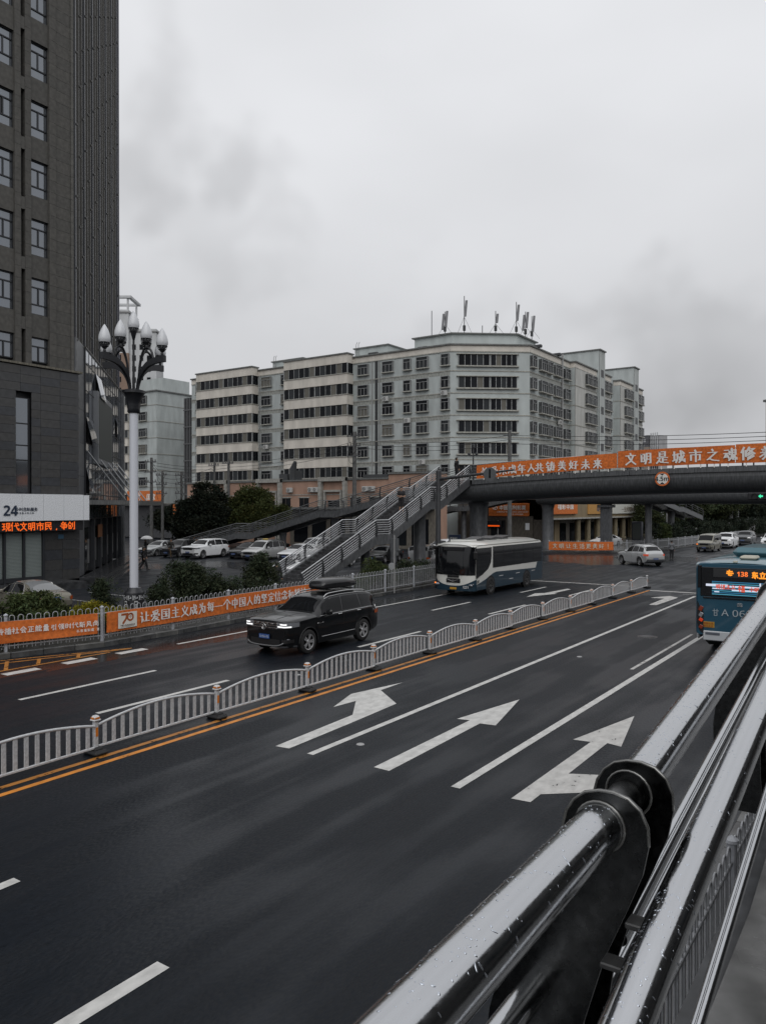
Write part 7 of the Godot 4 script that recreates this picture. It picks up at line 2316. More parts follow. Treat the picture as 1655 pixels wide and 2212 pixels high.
func vehicles() -> void:
	var black := car_paint("black", Color(0.0055, 0.006, 0.007), 0.2)
	var white := car_paint("white", Color(0.68, 0.69, 0.7))
	var silver := car_paint("silver", Color(0.45, 0.455, 0.455), 0.4)
	var sand := car_paint("sand", Color(0.22, 0.205, 0.17), 0.5)
	# --- black SUV with the roof box ---
	var s := make_car("suv", "black SUV with lit headlights and a roof box driving towards the left", "car", "parked_car".replace("parked", "suv"), black, {"chrome": true, "rails": true, "lamps": [1.25, 0.0], "lamp_h": 0.1, "head_drop": 0.15, "alloy": Color(0.55, 0.55, 0.56), "style": 0, "lip": mat("lip_black", Color(0.01, 0.01, 0.011), 0.5), "plate_y": 0.95})
	park(s, -16.92, 20.62, 180.0)
	var body: Node3D = s.get_node("body")
	var p: Dictionary = SHAPES["suv"]
	var L: float = p.L
	var b := MB.new()
	# emblem ring and letter strokes, lower guard, bonnet creases
	var ring := []
	for i in 21: ring.append(Vector3(0.075, 0.93 + cos(TAU * i / 20) * 0.085, sin(TAU * i / 20) * 0.085))
	b.tube(ring, 0.011, 5, false)
	b.tube([Vector3(0.075, 0.985, -0.05), Vector3(0.075, 0.945, -0.02), Vector3(0.075, 0.985, 0.0), Vector3(0.075, 0.945, 0.02), Vector3(0.075, 0.985, 0.05)], 0.008, 4)
	b.tube([Vector3(0.075, 0.93, -0.06), Vector3(0.075, 0.865, -0.025), Vector3(0.075, 0.905, 0.0), Vector3(0.075, 0.865, 0.025), Vector3(0.075, 0.93, 0.06)], 0.008, 4)
	part("emblem", b, mat("chrome"), body)
	b = MB.new()
	b.tube(smooth_path([Vector3(-0.18, 0.5, -0.9), Vector3(-0.02, 0.46, -0.78), Vector3(0.05, 0.36, -0.55), Vector3(0.06, 0.34, 0), Vector3(0.05, 0.36, 0.55), Vector3(-0.02, 0.46, 0.78), Vector3(-0.18, 0.5, 0.9)], 4), 0.03, 6)
	part("bumper_guard", b, mat("satin_silver", Color(0.2, 0.2, 0.205), 0.35, 0.8), body)
	for sg in [1.0, -1.0]:
		b = MB.new()
		var pts := []
		for i in 9: pts.append(car_point(p, lerpf(0.2, 1.32, i / 8.0), 10.0 if sg > 0 else 12.0, -0.004))
		b.tube(pts, 0.014, 6)
		part("bonnet_crease", b, black, body)
		b = MB.new()
		b.bev(Vector3(-0.16, 0.56, sg * 0.76), Vector3(0.12, 0.05, 0.26), 0.02, Basis(Vector3.UP, sg * 0.4))
		part("fog_lamp", b, mat("lamp_lens"), body)
		b = MB.new()
		b.bev(Vector3(-1.55, 0.93, sg * 0.995), Vector3(0.3, 0.03, 0.02), 0.008)
		part("wing_badge", b, mat("chrome"), body)
	b = MB.new()
	for i in 4: b.bev(Vector3(0.045, 1.035, -0.3 + i * 0.2), Vector3(0.02, 0.025, 0.12), 0.006)
	part("bonnet_lettering", b, mat("chrome"), body)
	# roof box with straps across the rails
	b = MB.new()
	var rows := []
	for q in [[-1.0, 0.0, 0.02], [-0.99, 0.3, 0.05], [-0.93, 0.37, 0.13], [-0.75, 0.41, 0.2], [-0.3, 0.43, 0.25], [0.3, 0.43, 0.26], [0.75, 0.4, 0.23], [0.93, 0.34, 0.14], [0.99, 0.26, 0.06], [1.0, 0.0, 0.02]]:
		var r := []
		for j in 17:
			var a := TAU * j / 16.0
			var cx := signf(cos(a)) * pow(absf(cos(a)), 0.5); var sy := signf(sin(a)) * pow(absf(sin(a)), 0.6)
			r.append(Vector3(q[0] * 0.98, 0.11 + (sy * (q[2] if sy > 0 else 0.11 * minf(1.0, q[2] * 6))), cx * q[1]))
		rows.append(r)
	b.grid(rows, 0.6)
	var rb := part("roof_box", b, car_paint("box", Color(0.011, 0.0115, 0.0125)))
	tag(rb, "glossy black luggage box strapped on the roof of the black SUV", "roof box")
	rb.position = V(-16.92, 1.87, 21.55); rb.rotation.y = deg_to_rad(270.0)
	b = MB.new()
	for x in [-0.5, 0.5]:
		b.bev(Vector3(x, -0.03, 0), Vector3(0.07, 0.035, 1.15), 0.01)
	part("cross_bar", b, mat("grille_black"), rb)
	# --- oncoming city bus, outgoing bus ---
	city_bus()
	rear_bus()
	# --- silver crossover turning, van and queue beyond the junction ---
	var c := make_car("crossover", "silver crossover seen from behind turning in the junction under the bridge", "car", "crossover_car", car_paint("pearl", Color(0.46, 0.47, 0.475), 0.25), {"lamps": [0.0, 0.55], "skirt": true, "rails": true, "style": 1, "plate_y": 0.6})
	park(c, -18.4, 64.3, 49.0)
	var v := make_car("van", "beige minivan with an amber indicator lit, coming along the kerb beyond the junction", "van", "minivan", car_paint("beige", Color(0.27, 0.26, 0.215), 0.3), {"style": 2, "alloy": Color(0.2, 0.2, 0.2), "bars": 1})
	park(v, -18.0, 88.6, 178.0)
	b = MB.new(); b.bev(Vector3(0.0, 0.82, 0.68), Vector3(0.1, 0.09, 0.16), 0.03)
	part("indicator", b, glow("indicator_amber", Color(1.0, 0.42, 0.06), 1.5), v.get_node("body"))
	var q1 := make_car("suv", "white SUV with lit headlights right behind the beige minivan", "car", "suv_car", white, {"lamps": [1.6, 0.0], "bars": 2, "style": 1})
	park(q1, -17.9, 97.6, 180.0)
	var q2 := make_car("suv", "grey SUV with lit headlights in the queue between two white ones", "car", "suv_car", car_paint("grey", Color(0.11, 0.115, 0.12), 0.4), {"lamps": [1.6, 0.0], "bars": 2})
	park(q2, -17.3, 106.5, 181.0)
	var q3 := make_car("crossover", "white crossover with a wide dark grille just above the blue bus roof", "car", "crossover_car", white, {"lamps": [1.6, 0.0], "bars": 0})
	park(q3, -13.6, 101.0, 180.0)
	# --- cars parked before the dark trees ---
	var g := "cars parked in front of the dark trees"
	var lot := [
		["sedan", "silver sedan nose first in the lot, left of the black SUV", car_paint("silver2", Color(0.36, 0.37, 0.37), 0.4), -61.2, 50.4, 190.0],
		["crossover", "black SUV parked between the silver sedan and the white SUV", black, -58.0, 50.3, 190.0],
		["suv", "white SUV parked in the middle of the row before the dark trees", white, -54.7, 50.4, 188.0],
		["sedan", "black sedan parked between the white SUV and the silver minivan", black, -51.3, 52.6, 189.0],
		["mpv", "silver minivan parked beside the white sedan near the staircase", silver, -48.4, 51.6, 188.0],
		["sedan", "white sedan parked nearest the staircase foot, right of the silver minivan", white, -45.1, 52.6, 188.0],
		["sedan", "white sedan half hidden behind the one nearest the staircase", white, -43.5, 58.6, 188.0],
		["sedan", "black sedan in the second row, behind the white SUV", black, -53.6, 58.2, 188.0],
		["mpv", "silver minivan in the second row, behind the other minivan", silver, -48.6, 59.2, 186.0],
		["crossover", "white crossover close behind the lower flight of the staircase", white, -40.8, 54.6, 188.0],
		["sedan", "black sedan tucked behind the staircase foot beside the white crossover", black, -37.6, 55.0, 188.0],
		["sedan", "black car parked by the tower entrance behind the lamp post", black, -73.0, 49.5, 205.0],
		["sedan", "orange taxi parked behind the row, below the trees", car_paint("taxi", Color(0.5, 0.2, 0.03)), -66.5, 60.5, 200.0],
		["sedan", "white sedan seen through the lower rails of the staircase", white, -33.6, 40.6, 192.0],
		["mpv", "white van seen through the upper rails of the staircase", white, -37.5, 47.8, 190.0],
		["van", "grey van seen from behind under the staircase landing", car_paint("van_grey", Color(0.24, 0.245, 0.25), 0.4), -30.6, 50.2, 20.0],
		["suv", "white SUV behind the pillar under the bridge, left of the bus", white, -35.6, 62.0, 170.0],
		["sedan", "white sedan beside the bridge pillar, right behind the bus mirror", white, -31.2, 56.6, 170.0],
		["sedan", "white pick-up sized car by the shop columns behind the orange banner", white, -30.4, 92.0, 165.0]]
	var protos := {}
	for q in lot:
		var m: StandardMaterial3D = q[2]
		var k: String = q[0] + m.resource_name
		var t: Node3D
		if protos.has(k):
			t = copy_of(protos[k], "parked_car", q[1], Vector3.ZERO, 0.0, g)
		else:
			t = make_car(q[0], q[1], "car", "parked_car", m, {"bars": 1, "chrome": q[0] == "mpv"})
			t.set_meta("group", g)
			protos[k] = t
		park(t, q[3], q[4], q[5])
	var sd := make_car("sedan", "dusty beige sedan parked behind the bushes at the left edge, facing the building", "car", "parked_car", sand, {"chrome": true, "style": 1, "rear_glass": mat("grey_glass", Color(0.16, 0.165, 0.17), 0.1), "plate_y": 0.78})
	park(sd, -32.7, 19.5, 88.0, 0.0)
	var taxi := MB.new()
	taxi.bev(Vector3.ZERO, Vector3(0.28, 0.12, 0.5), 0.03)
	var tx := part("roof_sign", taxi, mat("taxi_sign", Color(0.4, 0.3, 0.08), 0.5))
	tag(tx, "small amber roof sign on the silver minivan", "taxi sign")
	tx.position = V(-48.4, 1.83, 51.8)

func rounded_section(w: float, y0: float, y1: float, r: float, k := 5) -> Array:
	var out := []
	for c in [[w - r * 0.4, y0 + r * 0.4, -90, r * 0.4], [w - r, y1 - r, 0, r], [-w + r, y1 - r, 90, r], [-w + r * 0.4, y0 + r * 0.4, 180, r * 0.4]]:
		for i in k + 1:
			var a := deg_to_rad(c[2] + 90.0 * i / k)
			out.append(Vector2(c[0] + cos(a) * c[3], c[1] + sin(a) * c[3]))
	out.append(out[0])
	return out

func bus_shell(L: float, W: float, y0: float, y1: float, r: float, nose: float) -> MB:
	var b := MB.new()
	var rows := []
	for q in [[0.0, 0.9, 0.16], [0.06, 0.95, 0.1], [0.2, 0.985, 0.04], [0.5, 1.0, 0.0], [L - 0.4, 1.0, 0.0], [L - 0.12, 0.99, 0.02], [L - 0.03, 0.965, 0.05], [L, 0.93, 0.09]]:
		var rr := []
		for s in rounded_section(W * 0.5 * q[1], y0, y1 - q[2] * nose, r): rr.append(Vector3(-q[0], s.y, s.x))
		rows.append(rr)
	b.grid(rows, 0.75, true)
	for e in [rows[0], rows[-1]]:
		var c := Vector3.ZERO
		for q in e: c += q
		c /= e.size()
		for i in e.size() - 1:
			var m := Vector3(1 if e == rows[0] else -1, 0, 0)
			b.tri(c, e[i], e[i + 1], m, m, m)
	return b

func side_panel(b: MB, z: float, poly: Array, deep := 0.012) -> void:   # an outline in (x, y) laid on a bus side
	var p := PackedVector2Array()
	for q in poly: p.append(Vector2(q[0], q[1]))
	var sg := signf(z)
	b.prism(p, deep, Transform3D(Basis(Vector3(1, 0, 0), Vector3.UP, Vector3(0, 0, sg)), Vector3(0, 0, z)))

func city_bus() -> void:
	var t := thing("bus", "white and dark blue city bus with a black windscreen coming towards the junction line", "bus", V(-20.05, 0, 35.9), deg_to_rad(270.0))
	var L := 9.0; var W := 2.46
	var white := car_paint("bus_white", Color(0.56, 0.56, 0.53)); var navy := car_paint("bus_navy", Color(0.012, 0.03, 0.047))
	var glassm := mat("bus_glass", Color(0.006, 0.0065, 0.008), 0.06)
	var shell := part("body", bus_shell(L - 0.3, W, 0.32, 2.72, 0.2, 0.6), white, t)
	shell.position.x = -0.3
	var fm := MB.new()
	var fr := []
	for j in 9:
		var y := lerpf(0.32, 2.74, j / 8.0)
		var r := []
		for i in 21:
			var f := i / 20.0 * 2 - 1
			r.append(Vector3(0.015 - 0.33 * pow(absf(f), 5.0) - 0.1 * pow(maxf(0.0, (y - 1.12) / 1.5), 2.0), y, f * W * 0.497))
		fr.append(r)
	fm.grid(fr, 0.4)
	part("front_mask", fm, white, t)
	# crowned white roof with hatches
	var b := MB.new()
	var rows := []
	for x in [-0.05, -0.5, -2.0, -5.0, -8.4, -8.92]:
		var r := []
		for j in 11:
			var f := j / 10.0 * 2 - 1
			r.append(Vector3(x, 2.7 + 0.17 * (1.0 - pow(absf(f), 3.0)) - (0.12 if x > -0.1 or x < -8.9 else 0.0), f * W * 0.49))
		rows.append(r)
	b.grid(rows, 0.6)
	part("roof", b, white, t)
	for x in [-2.4, -4.0, -5.5]:
		b = MB.new()
		b.bev(Vector3(x, 3.0, 0), Vector3(0.9, 0.05, 0.8), 0.02, Basis(Vector3.BACK, -0.12))
		b.bev(Vector3(x, 2.9, 0), Vector3(0.85, 0.1, 0.75), 0.02)
		part("roof_hatch", b, mat("hatch_dark", Color(0.05, 0.05, 0.052), 0.4), t)
	b = MB.new(); b.bev(Vector3(-1.3, 2.9, 0.1), Vector3(1.1, 0.1, 1.1), 0.04)
	part("roof_pod", b, white, t)
	# front: windscreen, destination box, lower mask
	b = MB.new()
	rows = []
	for j in 7:
		var y := lerpf(1.12, 2.62, j / 6.0)
		var r := []
		for i in 13:
			var f := i / 12.0 * 2 - 1
			r.append(Vector3(0.032 - 0.33 * pow(absf(f * 0.965), 5.0) - 0.1 * pow((y - 1.12) / 1.5, 2.0), y, f * W * 0.48))
		rows.append(r)
	b.grid(rows, 0.5)
	part("windscreen", b, glassm, t)
	b = MB.new(); b.bev(Vector3(-0.03, 2.5, 0), Vector3(0.1, 0.2, 1.2), 0.02)
	part("destination_box", b, mat("led_black"), t)
	for z in [-0.55, 0.35]:
		b = MB.new(); b.tube([Vector3(0.07, 1.12, z), Vector3(0.07, 1.3, z + 0.55)], 0.012, 5)
		part("wiper", b, mat("seam_black"), t)
	# blue skirt sweeping round the nose, smile-shaped upper edge
	b = MB.new()
	rows = []
	for j in 2:
		var r := []
		for i in 21:
			var f := i / 20.0 * 2 - 1
			var y := 0.3 if j == 0 else 0.56 + 0.36 * pow(absf(f), 2.4)
			r.append(Vector3(0.03 - 0.33 * pow(absf(f), 5.0), y, f * W * 0.4985))
		rows.append(r)
	b.grid(rows, 0.5)
	part("front_skirt", b, navy, t)
	b = MB.new(); b.bev(Vector3(0.03, 0.83, 0), Vector3(0.08, 0.24, 0.84), 0.05)
	var gr := part("grille", b, mat("grille_black"), t)
	b = MB.new(); b.tube([Vector3(0.08, 0.9, -0.34), Vector3(0.085, 0.78, 0.0), Vector3(0.08, 0.9, 0.34)], 0.014, 5)
	b.bev(Vector3(0.09, 0.84, 0), Vector3(0.02, 0.07, 0.1), 0.01)
	part("emblem", b, mat("chrome"), gr)
	b = MB.new(); b.bev(Vector3(0.03, 1.05, 0), Vector3(0.06, 0.13, 0.7), 0.02)
	part("vent", b, mat("grille_black"), t)
	for sg in [1.0, -1.0]:
		b = MB.new(); b.bev(Vector3(-0.06, 0.6, sg * 0.98), Vector3(0.12, 0.13, 0.3), 0.05, Basis(Vector3.UP, sg * 0.35))
		part("headlight", b, mat("lamp_lens"), t)
		b = MB.new(); b.bev(Vector3(-0.06, 0.66, sg * 1.14), Vector3(0.1, 0.07, 0.07), 0.02)
		part("marker_lamp", b, glow("indicator_amber", Color(1.0, 0.5, 0.12), 1.5) if sg > 0 else mat("lamp_lens"), t)
		b = MB.new(); b.bev(Vector3(0.16, 2.2, sg * 1.38), Vector3(0.14, 0.42, 0.2), 0.05); b.tube([Vector3(-0.1, 2.62, sg * 1.1), Vector3(0.14, 2.6, sg * 1.36), Vector3(0.16, 2.4, sg * 1.38)], 0.025, 6)
		part("mirror", b, mat("grille_black"), t)
	b = MB.new(); b.bev(Vector3(0.07, 0.42, -0.02), Vector3(0.02, 0.12, 0.4), 0.005)
	part("number_plate", b, mat("plate_yellow", Color(0.38, 0.2, 0.02), 0.5), t)
	print_latin("fleet_number", "3221", 0.13, Transform3D(Basis(Vector3(0, 0, -1), Vector3.UP, Vector3(1, 0, 0)), Vector3(0.02, 0.5, -0.72)), mat("letter_white", Color(0.55, 0.55, 0.55), 0.5), t)
	for sg in [1.0, -1.0]:
		var z: float = sg * W * 0.5
		b = MB.new()
		side_panel(b, z, [[-0.25, 0.33], [-0.25, 0.62], [-1.3, 0.85], [-2.2, 1.12], [-2.6, 1.18], [-8.0, 1.05], [-8.95, 2.6], [-8.98, 2.6], [-8.98, 0.33]], 0.008)
		part("blue_flank", b, navy, t)
		# dark glazing: a door pane with a curved corner, then the saloon windows
		b = MB.new()
		side_panel(b, z, [[-0.22, 2.55], [-0.22, 0.95], [-0.9, 1.12], [-1.6, 1.4], [-1.95, 1.75], [-2.02, 2.1], [-2.02, 2.55]], 0.014)
		part("front_side_window", b, glassm, t)
		var wx := [-2.18, -3.5, -4.85, -6.2, -7.55, -8.9]
		for i in 5:
			b = MB.new()
			side_panel(b, z, [[wx[i], 2.58], [wx[i], 1.42 - i * 0.0], [wx[i + 1] + 0.03, 1.42], [wx[i + 1] + 0.03, 2.58]], 0.014)
			var w := part("side_window", b, glassm, t)
			b = MB.new()
			side_panel(b, z + sg * 0.014, [[wx[i] - 0.03, 2.16], [wx[i] - 0.03, 2.12], [wx[i + 1] + 0.06, 2.12], [wx[i + 1] + 0.06, 2.16]], 0.006)
			part("window_bar", b, mat("grille_black"), w)
		for x in [-1.9, -6.65]:
			b = MB.new()
			b.lathe([Vector2(0.0, 0), Vector2(0.55, 0), Vector2(0.55, 0.009), Vector2(0, 0.009)], 28, Transform3D(Basis(Vector3.RIGHT, PI / 2 * sg), Vector3(x, 0.47, z + sg * 0.002)))
			part("wheel_arch", b, mat("arch_black", Color(0.006, 0.006, 0.007), 0.8), t)
		for x in [-3.2, -4.5, -5.4, -7.6]:
			b = MB.new(); b.bev(Vector3(x, 0.92 if x > -4 or x < -5 else 0.66, z + sg * 0.012), Vector3(0.5, 0.03, 0.012), 0.004)
			part("side_marking", b, mat("letter_white", Color(0.55, 0.55, 0.55), 0.5), t)
		b = MB.new()
		for i in 2: b.tube([Vector3(-0.35, 0.72 + i * 0.08, z + sg * 0.012), Vector3(-0.55, 0.78 + i * 0.08, z + sg * 0.012)], 0.02, 4)
		part("side_emblem", b, mat("seam_black"), t)
	add_wheels(t, [-1.9, -6.65], W * 0.5 - 0.1, 0.46, 0.28, Color(0.12, 0.12, 0.12), 1)
	# seats and passengers' heads behind the glass are too dark to read: a darker interior block only
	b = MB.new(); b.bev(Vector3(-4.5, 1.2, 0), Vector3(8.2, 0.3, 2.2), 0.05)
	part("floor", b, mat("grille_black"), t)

func rear_bus() -> void:
	var t := thing("bus", "teal blue bus seen from behind with lit LED displays, cut off by the right edge", "bus", V(-4.35, 0, 36.9), deg_to_rad(90.0))
	var L := 11.4; var W := 2.5
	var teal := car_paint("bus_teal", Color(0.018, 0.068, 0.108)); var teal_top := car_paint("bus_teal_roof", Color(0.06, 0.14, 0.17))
	# local +x points away from the lens; the rear face lies at x = -L + offset
	part("body", bus_shell(L, W, 0.74, 3.0, 0.2, 0.5), teal, t)
	var xr := -L - 0.004
	var b := MB.new()
	var rows := []
	for x in [-0.1, -3.0, -8.0, -11.1, -11.37]:
		var r := []
		for j in 11:
			var f := j / 10.0 * 2 - 1
			r.append(Vector3(x, 2.97 + 0.09 * (1.0 - pow(absf(f), 3.0)) - (0.06 if x < -11.3 else 0.0), f * W * 0.49))
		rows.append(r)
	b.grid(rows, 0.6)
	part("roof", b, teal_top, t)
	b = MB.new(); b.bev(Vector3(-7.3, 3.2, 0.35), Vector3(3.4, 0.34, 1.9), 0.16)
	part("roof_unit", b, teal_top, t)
	b = MB.new(); b.bev(Vector3(-10.3, 3.12, 0.15), Vector3(0.7, 0.12, 0.5), 0.05)
	part("roof_fan", b, mat("cream_plastic", Color(0.42, 0.4, 0.33), 0.5), t)
	b = MB.new(); b.bev(Vector3(-11.25, 3.03, -0.1), Vector3(0.16, 0.07, 0.12), 0.02)
	part("camera", b, mat("cream_plastic"), t)
	var R := Transform3D(Basis(Vector3(0, 0, 1), Vector3.UP, Vector3(-1, 0, 0)), Vector3(xr, 0, 0))   # x runs to the right as seen from behind
	var plate := func(called: String, x: float, y: float, w: float, h: float, m: Material, deep: float, parent: Node3D, r := 0.03) -> MeshInstance3D:
		var q := MB.new()
		q.bev(R * Vector3(x, y, deep * 0.5 - 0.01), Vector3(w, h, deep + 0.02), r, R.basis)
		return part(called, q, m, parent)
	var scr: MeshInstance3D = plate.call("rear_screen", 0.05, 2.4, 2.26, 0.9, mat("bus_rear_black", Color(0.008, 0.0085, 0.01), 0.12), 0.02, t, 0.012)
	plate.call("side_strip", -1.1, 2.55, 0.12, 0.7, mat("bus_rear_black"), 0.02, t, 0.01)
	plate.call("led_board", 0.17, 2.68, 1.75, 0.26, mat("led_board", Color(0.02, 0.021, 0.023), 0.4), 0.03, scr, 0.006)
	b = MB.new()
	write_text(b, "专", R * Transform3D(Basis(), Vector3(-0.33, 2.58, 0.036)), 0.2, 1.1, 0.2, 1.0)
	write_text(b, "东立晨", R * Transform3D(Basis(), Vector3(0.38, 2.56, 0.036)), 0.19, 1.12, 0.2, 1.0)
	part("route_text", b, glow("bus_led_amber", Color(1.0, 0.6, 0.16), 1.2), scr).set_meta("kind", "stuff")
	print_latin("route_number", "138", 0.14, R * Transform3D(Basis(), Vector3(0.13, 2.67, 0.04)), glow("bus_led_red", Color(1.0, 0.48, 0.2), 1.2), scr)
	# advert screen: rows of blue light with a band of red and white text
	for i in 8:
		plate.call("led_row", 0.12, 2.41 - i * 0.055, 1.72, 0.026, glow("ad_blue_%d" % (i % 2), [Color(0.16, 0.46, 0.62), Color(0.3, 0.62, 0.72)][i % 2], 0.8), 0.034, scr, 0.004)
	for q in [[-0.62, 2.3, 0.9, 0.07], [0.2, 2.28, 1.5, 0.05], [-0.55, 2.2, 0.5, 0.03], [0.25, 2.17, 1.2, 0.04], [-0.63, 2.1, 0.2, 0.03], [0.62, 2.37, 0.06, 0.1], [0.75, 2.37, 0.06, 0.09], [0.9, 2.35, 0.12, 0.08]]:
		plate.call("led_block", clampf(q[0] + q[2] * 0.0, -0.6, 0.9), q[1], q[2] * 0.7, q[3], glow("ad_white", Color(0.9, 0.93, 1.0), 0.85), 0.038, scr, 0.004)
	b = MB.new()
	write_text(b, "明信主义", R * Transform3D(Basis(), Vector3(-0.62, 2.2, 0.052)), 0.13, 1.1, 0.16, 1.0)
	write_text(b, "核心", R * Transform3D(Basis(), Vector3(0.1, 2.15, 0.052)), 0.17, 1.1, 0.16, 1.0)
	write_text(b, "福", R * Transform3D(Basis(), Vector3(0.02, 2.14, 0.052)), 0.18, 1.1, 0.16, 1.0)
	write_text(b, "小明福社", R * Transform3D(Basis(), Vector3(0.32, 2.16, 0.052)), 0.13, 1.1, 0.16, 1.0)
	part("advert_text", b, glow("ad_red", Color(0.9, 0.33, 0.2), 0.8), scr)
	# seam below the screen, emblem, painted number, yellow notice, hatch
	plate.call("ledge", 0.05, 1.9, 2.1, 0.05, mat("bus_rear_black"), 0.025, t, 0.01)
	b = MB.new()
	for i in 3:
		b.tube([R * Vector3(-0.02, 1.68 + i * 0.04, 0.012), R * Vector3(0.05, 1.7 + i * 0.04, 0.012), R * Vector3(0.12, 1.68 + i * 0.04, 0.012)], 0.009, 4)
	part("emblem", b, mat("chrome"), t)
	b = MB.new()
	write_text(b, "甘", R * Transform3D(Basis().scaled(Vector3(0.85, 1, 1)), Vector3(-0.72, 1.36, 0.012)), 0.2, 1.1, 0.1, 0.9)
	part("painted_number", b, mat("bus_letter", Color(0.33, 0.37, 0.4), 0.5), t)
	print_latin("painted_number", "A 06970", 0.2, R * Transform3D(Basis().scaled(Vector3(1.25, 1.0, 1.0)), Vector3(0.16, 1.46, 0.013)), mat("bus_letter"), t, "Droid Sans", false)
	var nt: MeshInstance3D = plate.call("notice", -0.84, 1.06, 0.34, 0.18, mat("notice_yellow", Color(0.4, 0.22, 0.02), 0.5), 0.008, t, 0.004)
	b = MB.new()
	write_text(b, "新能引领", R * Transform3D(Basis(), Vector3(-0.98, 1.075, 0.02)), 0.06, 1.2, 0.16, 0.9); write_text(b, "服务务务", R * Transform3D(Basis(), Vector3(-0.98, 0.99, 0.02)), 0.06, 1.2, 0.16, 0.9)
	part("lettering", b, mat("notice_letters", Color(0.3, 0.07, 0.01), 0.5), nt)
	plate.call("latch", 0.12, 1.02, 0.16, 0.09, mat("grille_black"), 0.012, t, 0.02)
	var bumper: MeshInstance3D = plate.call("bumper", 0.1, 0.72, 2.2, 0.3, car_paint("bus_bumper", Color(0.45, 0.47, 0.49)), 0.03, t, 0.03)
	plate.call("reflector", -0.72, 0.79, 0.42, 0.08, mat("reflector_grey", Color(0.09, 0.1, 0.12), 0.3), 0.045, bumper, 0.01)
	plate.call("number_plate", 0.1, 0.77, 0.46, 0.15, mat("plate_green", Color(0.12, 0.3, 0.16), 0.5), 0.05, bumper, 0.006)
	plate.call("number_plate", -0.06, 0.77, 0.14, 0.148, mat("plate_yellow2", Color(0.42, 0.22, 0.02), 0.5), 0.053, bumper, 0.006)
	for sg in [-1.0, 1.0]:
		# the swept lamp cluster with its inner lenses
		b = MB.new()
		var poly := PackedVector2Array([Vector2(-1.17, 1.78), Vector2(-1.1, 1.62), Vector2(-0.99, 1.45), Vector2(-0.985, 0.78), Vector2(-1.1, 0.86), Vector2(-1.18, 1.1)])
		if sg > 0:
			for i in poly.size(): poly[i].x = -poly[i].x
		b.prism(poly, 0.03, R * Transform3D(Basis(), Vector3(0, 0, -0.008)))
		var lc := part("lamp_cluster", b, mat("cluster_black", Color(0.015, 0.013, 0.013), 0.15), t)
		for q in [[1.55, 0.16, "lens_red"], [1.36, 0.14, "lens_clear"], [1.2, 0.1, "lens_lit"], [0.98, 0.12, "lens_red"]]:
			b = MB.new()
			b.bev(R * Vector3(sg * 1.06, q[0], 0.03), Vector3(0.11, q[1], 0.02), 0.02, R.basis * Basis(Vector3.BACK, sg * 0.5))
			part("lens", b, {"lens_red": mat("lens_red", Color(0.2, 0.03, 0.012), 0.15), "lens_clear": mat("lamp_lens"), "lens_lit": glow("lens_lit", Color(0.9, 0.25, 0.06), 0.5)}[q[2]], lc)
		b = MB.new()
		b.bev(Vector3(-5.6, 0.68, sg * (W * 0.5 - 0.04)), Vector3(11.0, 0.26, 0.1), 0.04)
		part("side_skirt", b, car_paint("bus_bumper"), t)
		for x in [-2.5, -5.0, -7.5, -9.8]:
			b = MB.new(); side_panel(b, sg * W * 0.5, [[x - 1.1, 2.75], [x - 1.1, 1.75], [x + 1.1, 1.75], [x + 1.1, 2.75]], 0.012)
			part("side_window", b, mat("bus_glass", Color(0.006, 0.0065, 0.008), 0.06), t)
	b = MB.new(); b.bev(Vector3(-5.7, 0.6, 0), Vector3(10.4, 0.5, 2.1), 0.1)
	part("chassis", b, mat("arch_black", Color(0.006, 0.006, 0.007), 0.8), t)
	add_wheels(t, [-2.6, -8.7], W * 0.5 - 0.14, 0.48, 0.3, Color(0.12, 0.12, 0.12), 1)

# ---------- plants ----------
func leaf_spray(key: String, n: int, leaf: float, spread: float, m: Material) -> ArrayMesh:
	if cache.has(key): return cache[key]
	var b := MB.new()
	var r := RandomNumberGenerator.new()
	r.seed = hash(key)
	for i in n:
		var d := Vector3(r.randfn(), r.randfn() + 0.35, r.randfn()).normalized()
		var p := d * spread * pow(r.randf(), 0.5)
		var s := leaf * r.randf_range(0.6, 1.2)
		var ax := (d + Vector3(r.randfn(), r.randfn(), r.randfn()) * 0.5).normalized()
		var sd := ax.cross(Vector3(r.randfn(), r.randfn(), r.randfn())).normalized()
		var nn := sd.cross(ax)
		var tip := p + ax * s - nn * s * 0.18
		var mid := p + ax * s * 0.45
		b.tri(p, mid + sd * s * 0.24 + nn * s * 0.06, tip, nn, (nn + sd * 0.3).normalized(), nn)
		b.tri(p, tip, mid - sd * s * 0.24 + nn * s * 0.06, nn, nn, (nn - sd * 0.3).normalized())
	cache[key] = b.mesh(m)
	return cache[key]

func leaf_mat(key: String, col: Color) -> StandardMaterial3D:
	if mats.has(key): return mats[key]
	var m := mat(key, col, 0.62)
	m.metallic_specular = 0.2
	m.vertex_color_use_as_albedo = true
	m.backlight_enabled = true; m.backlight = (col * 0.5).linear_to_srgb()
	m.cull_mode = BaseMaterial3D.CULL_DISABLED
	return m

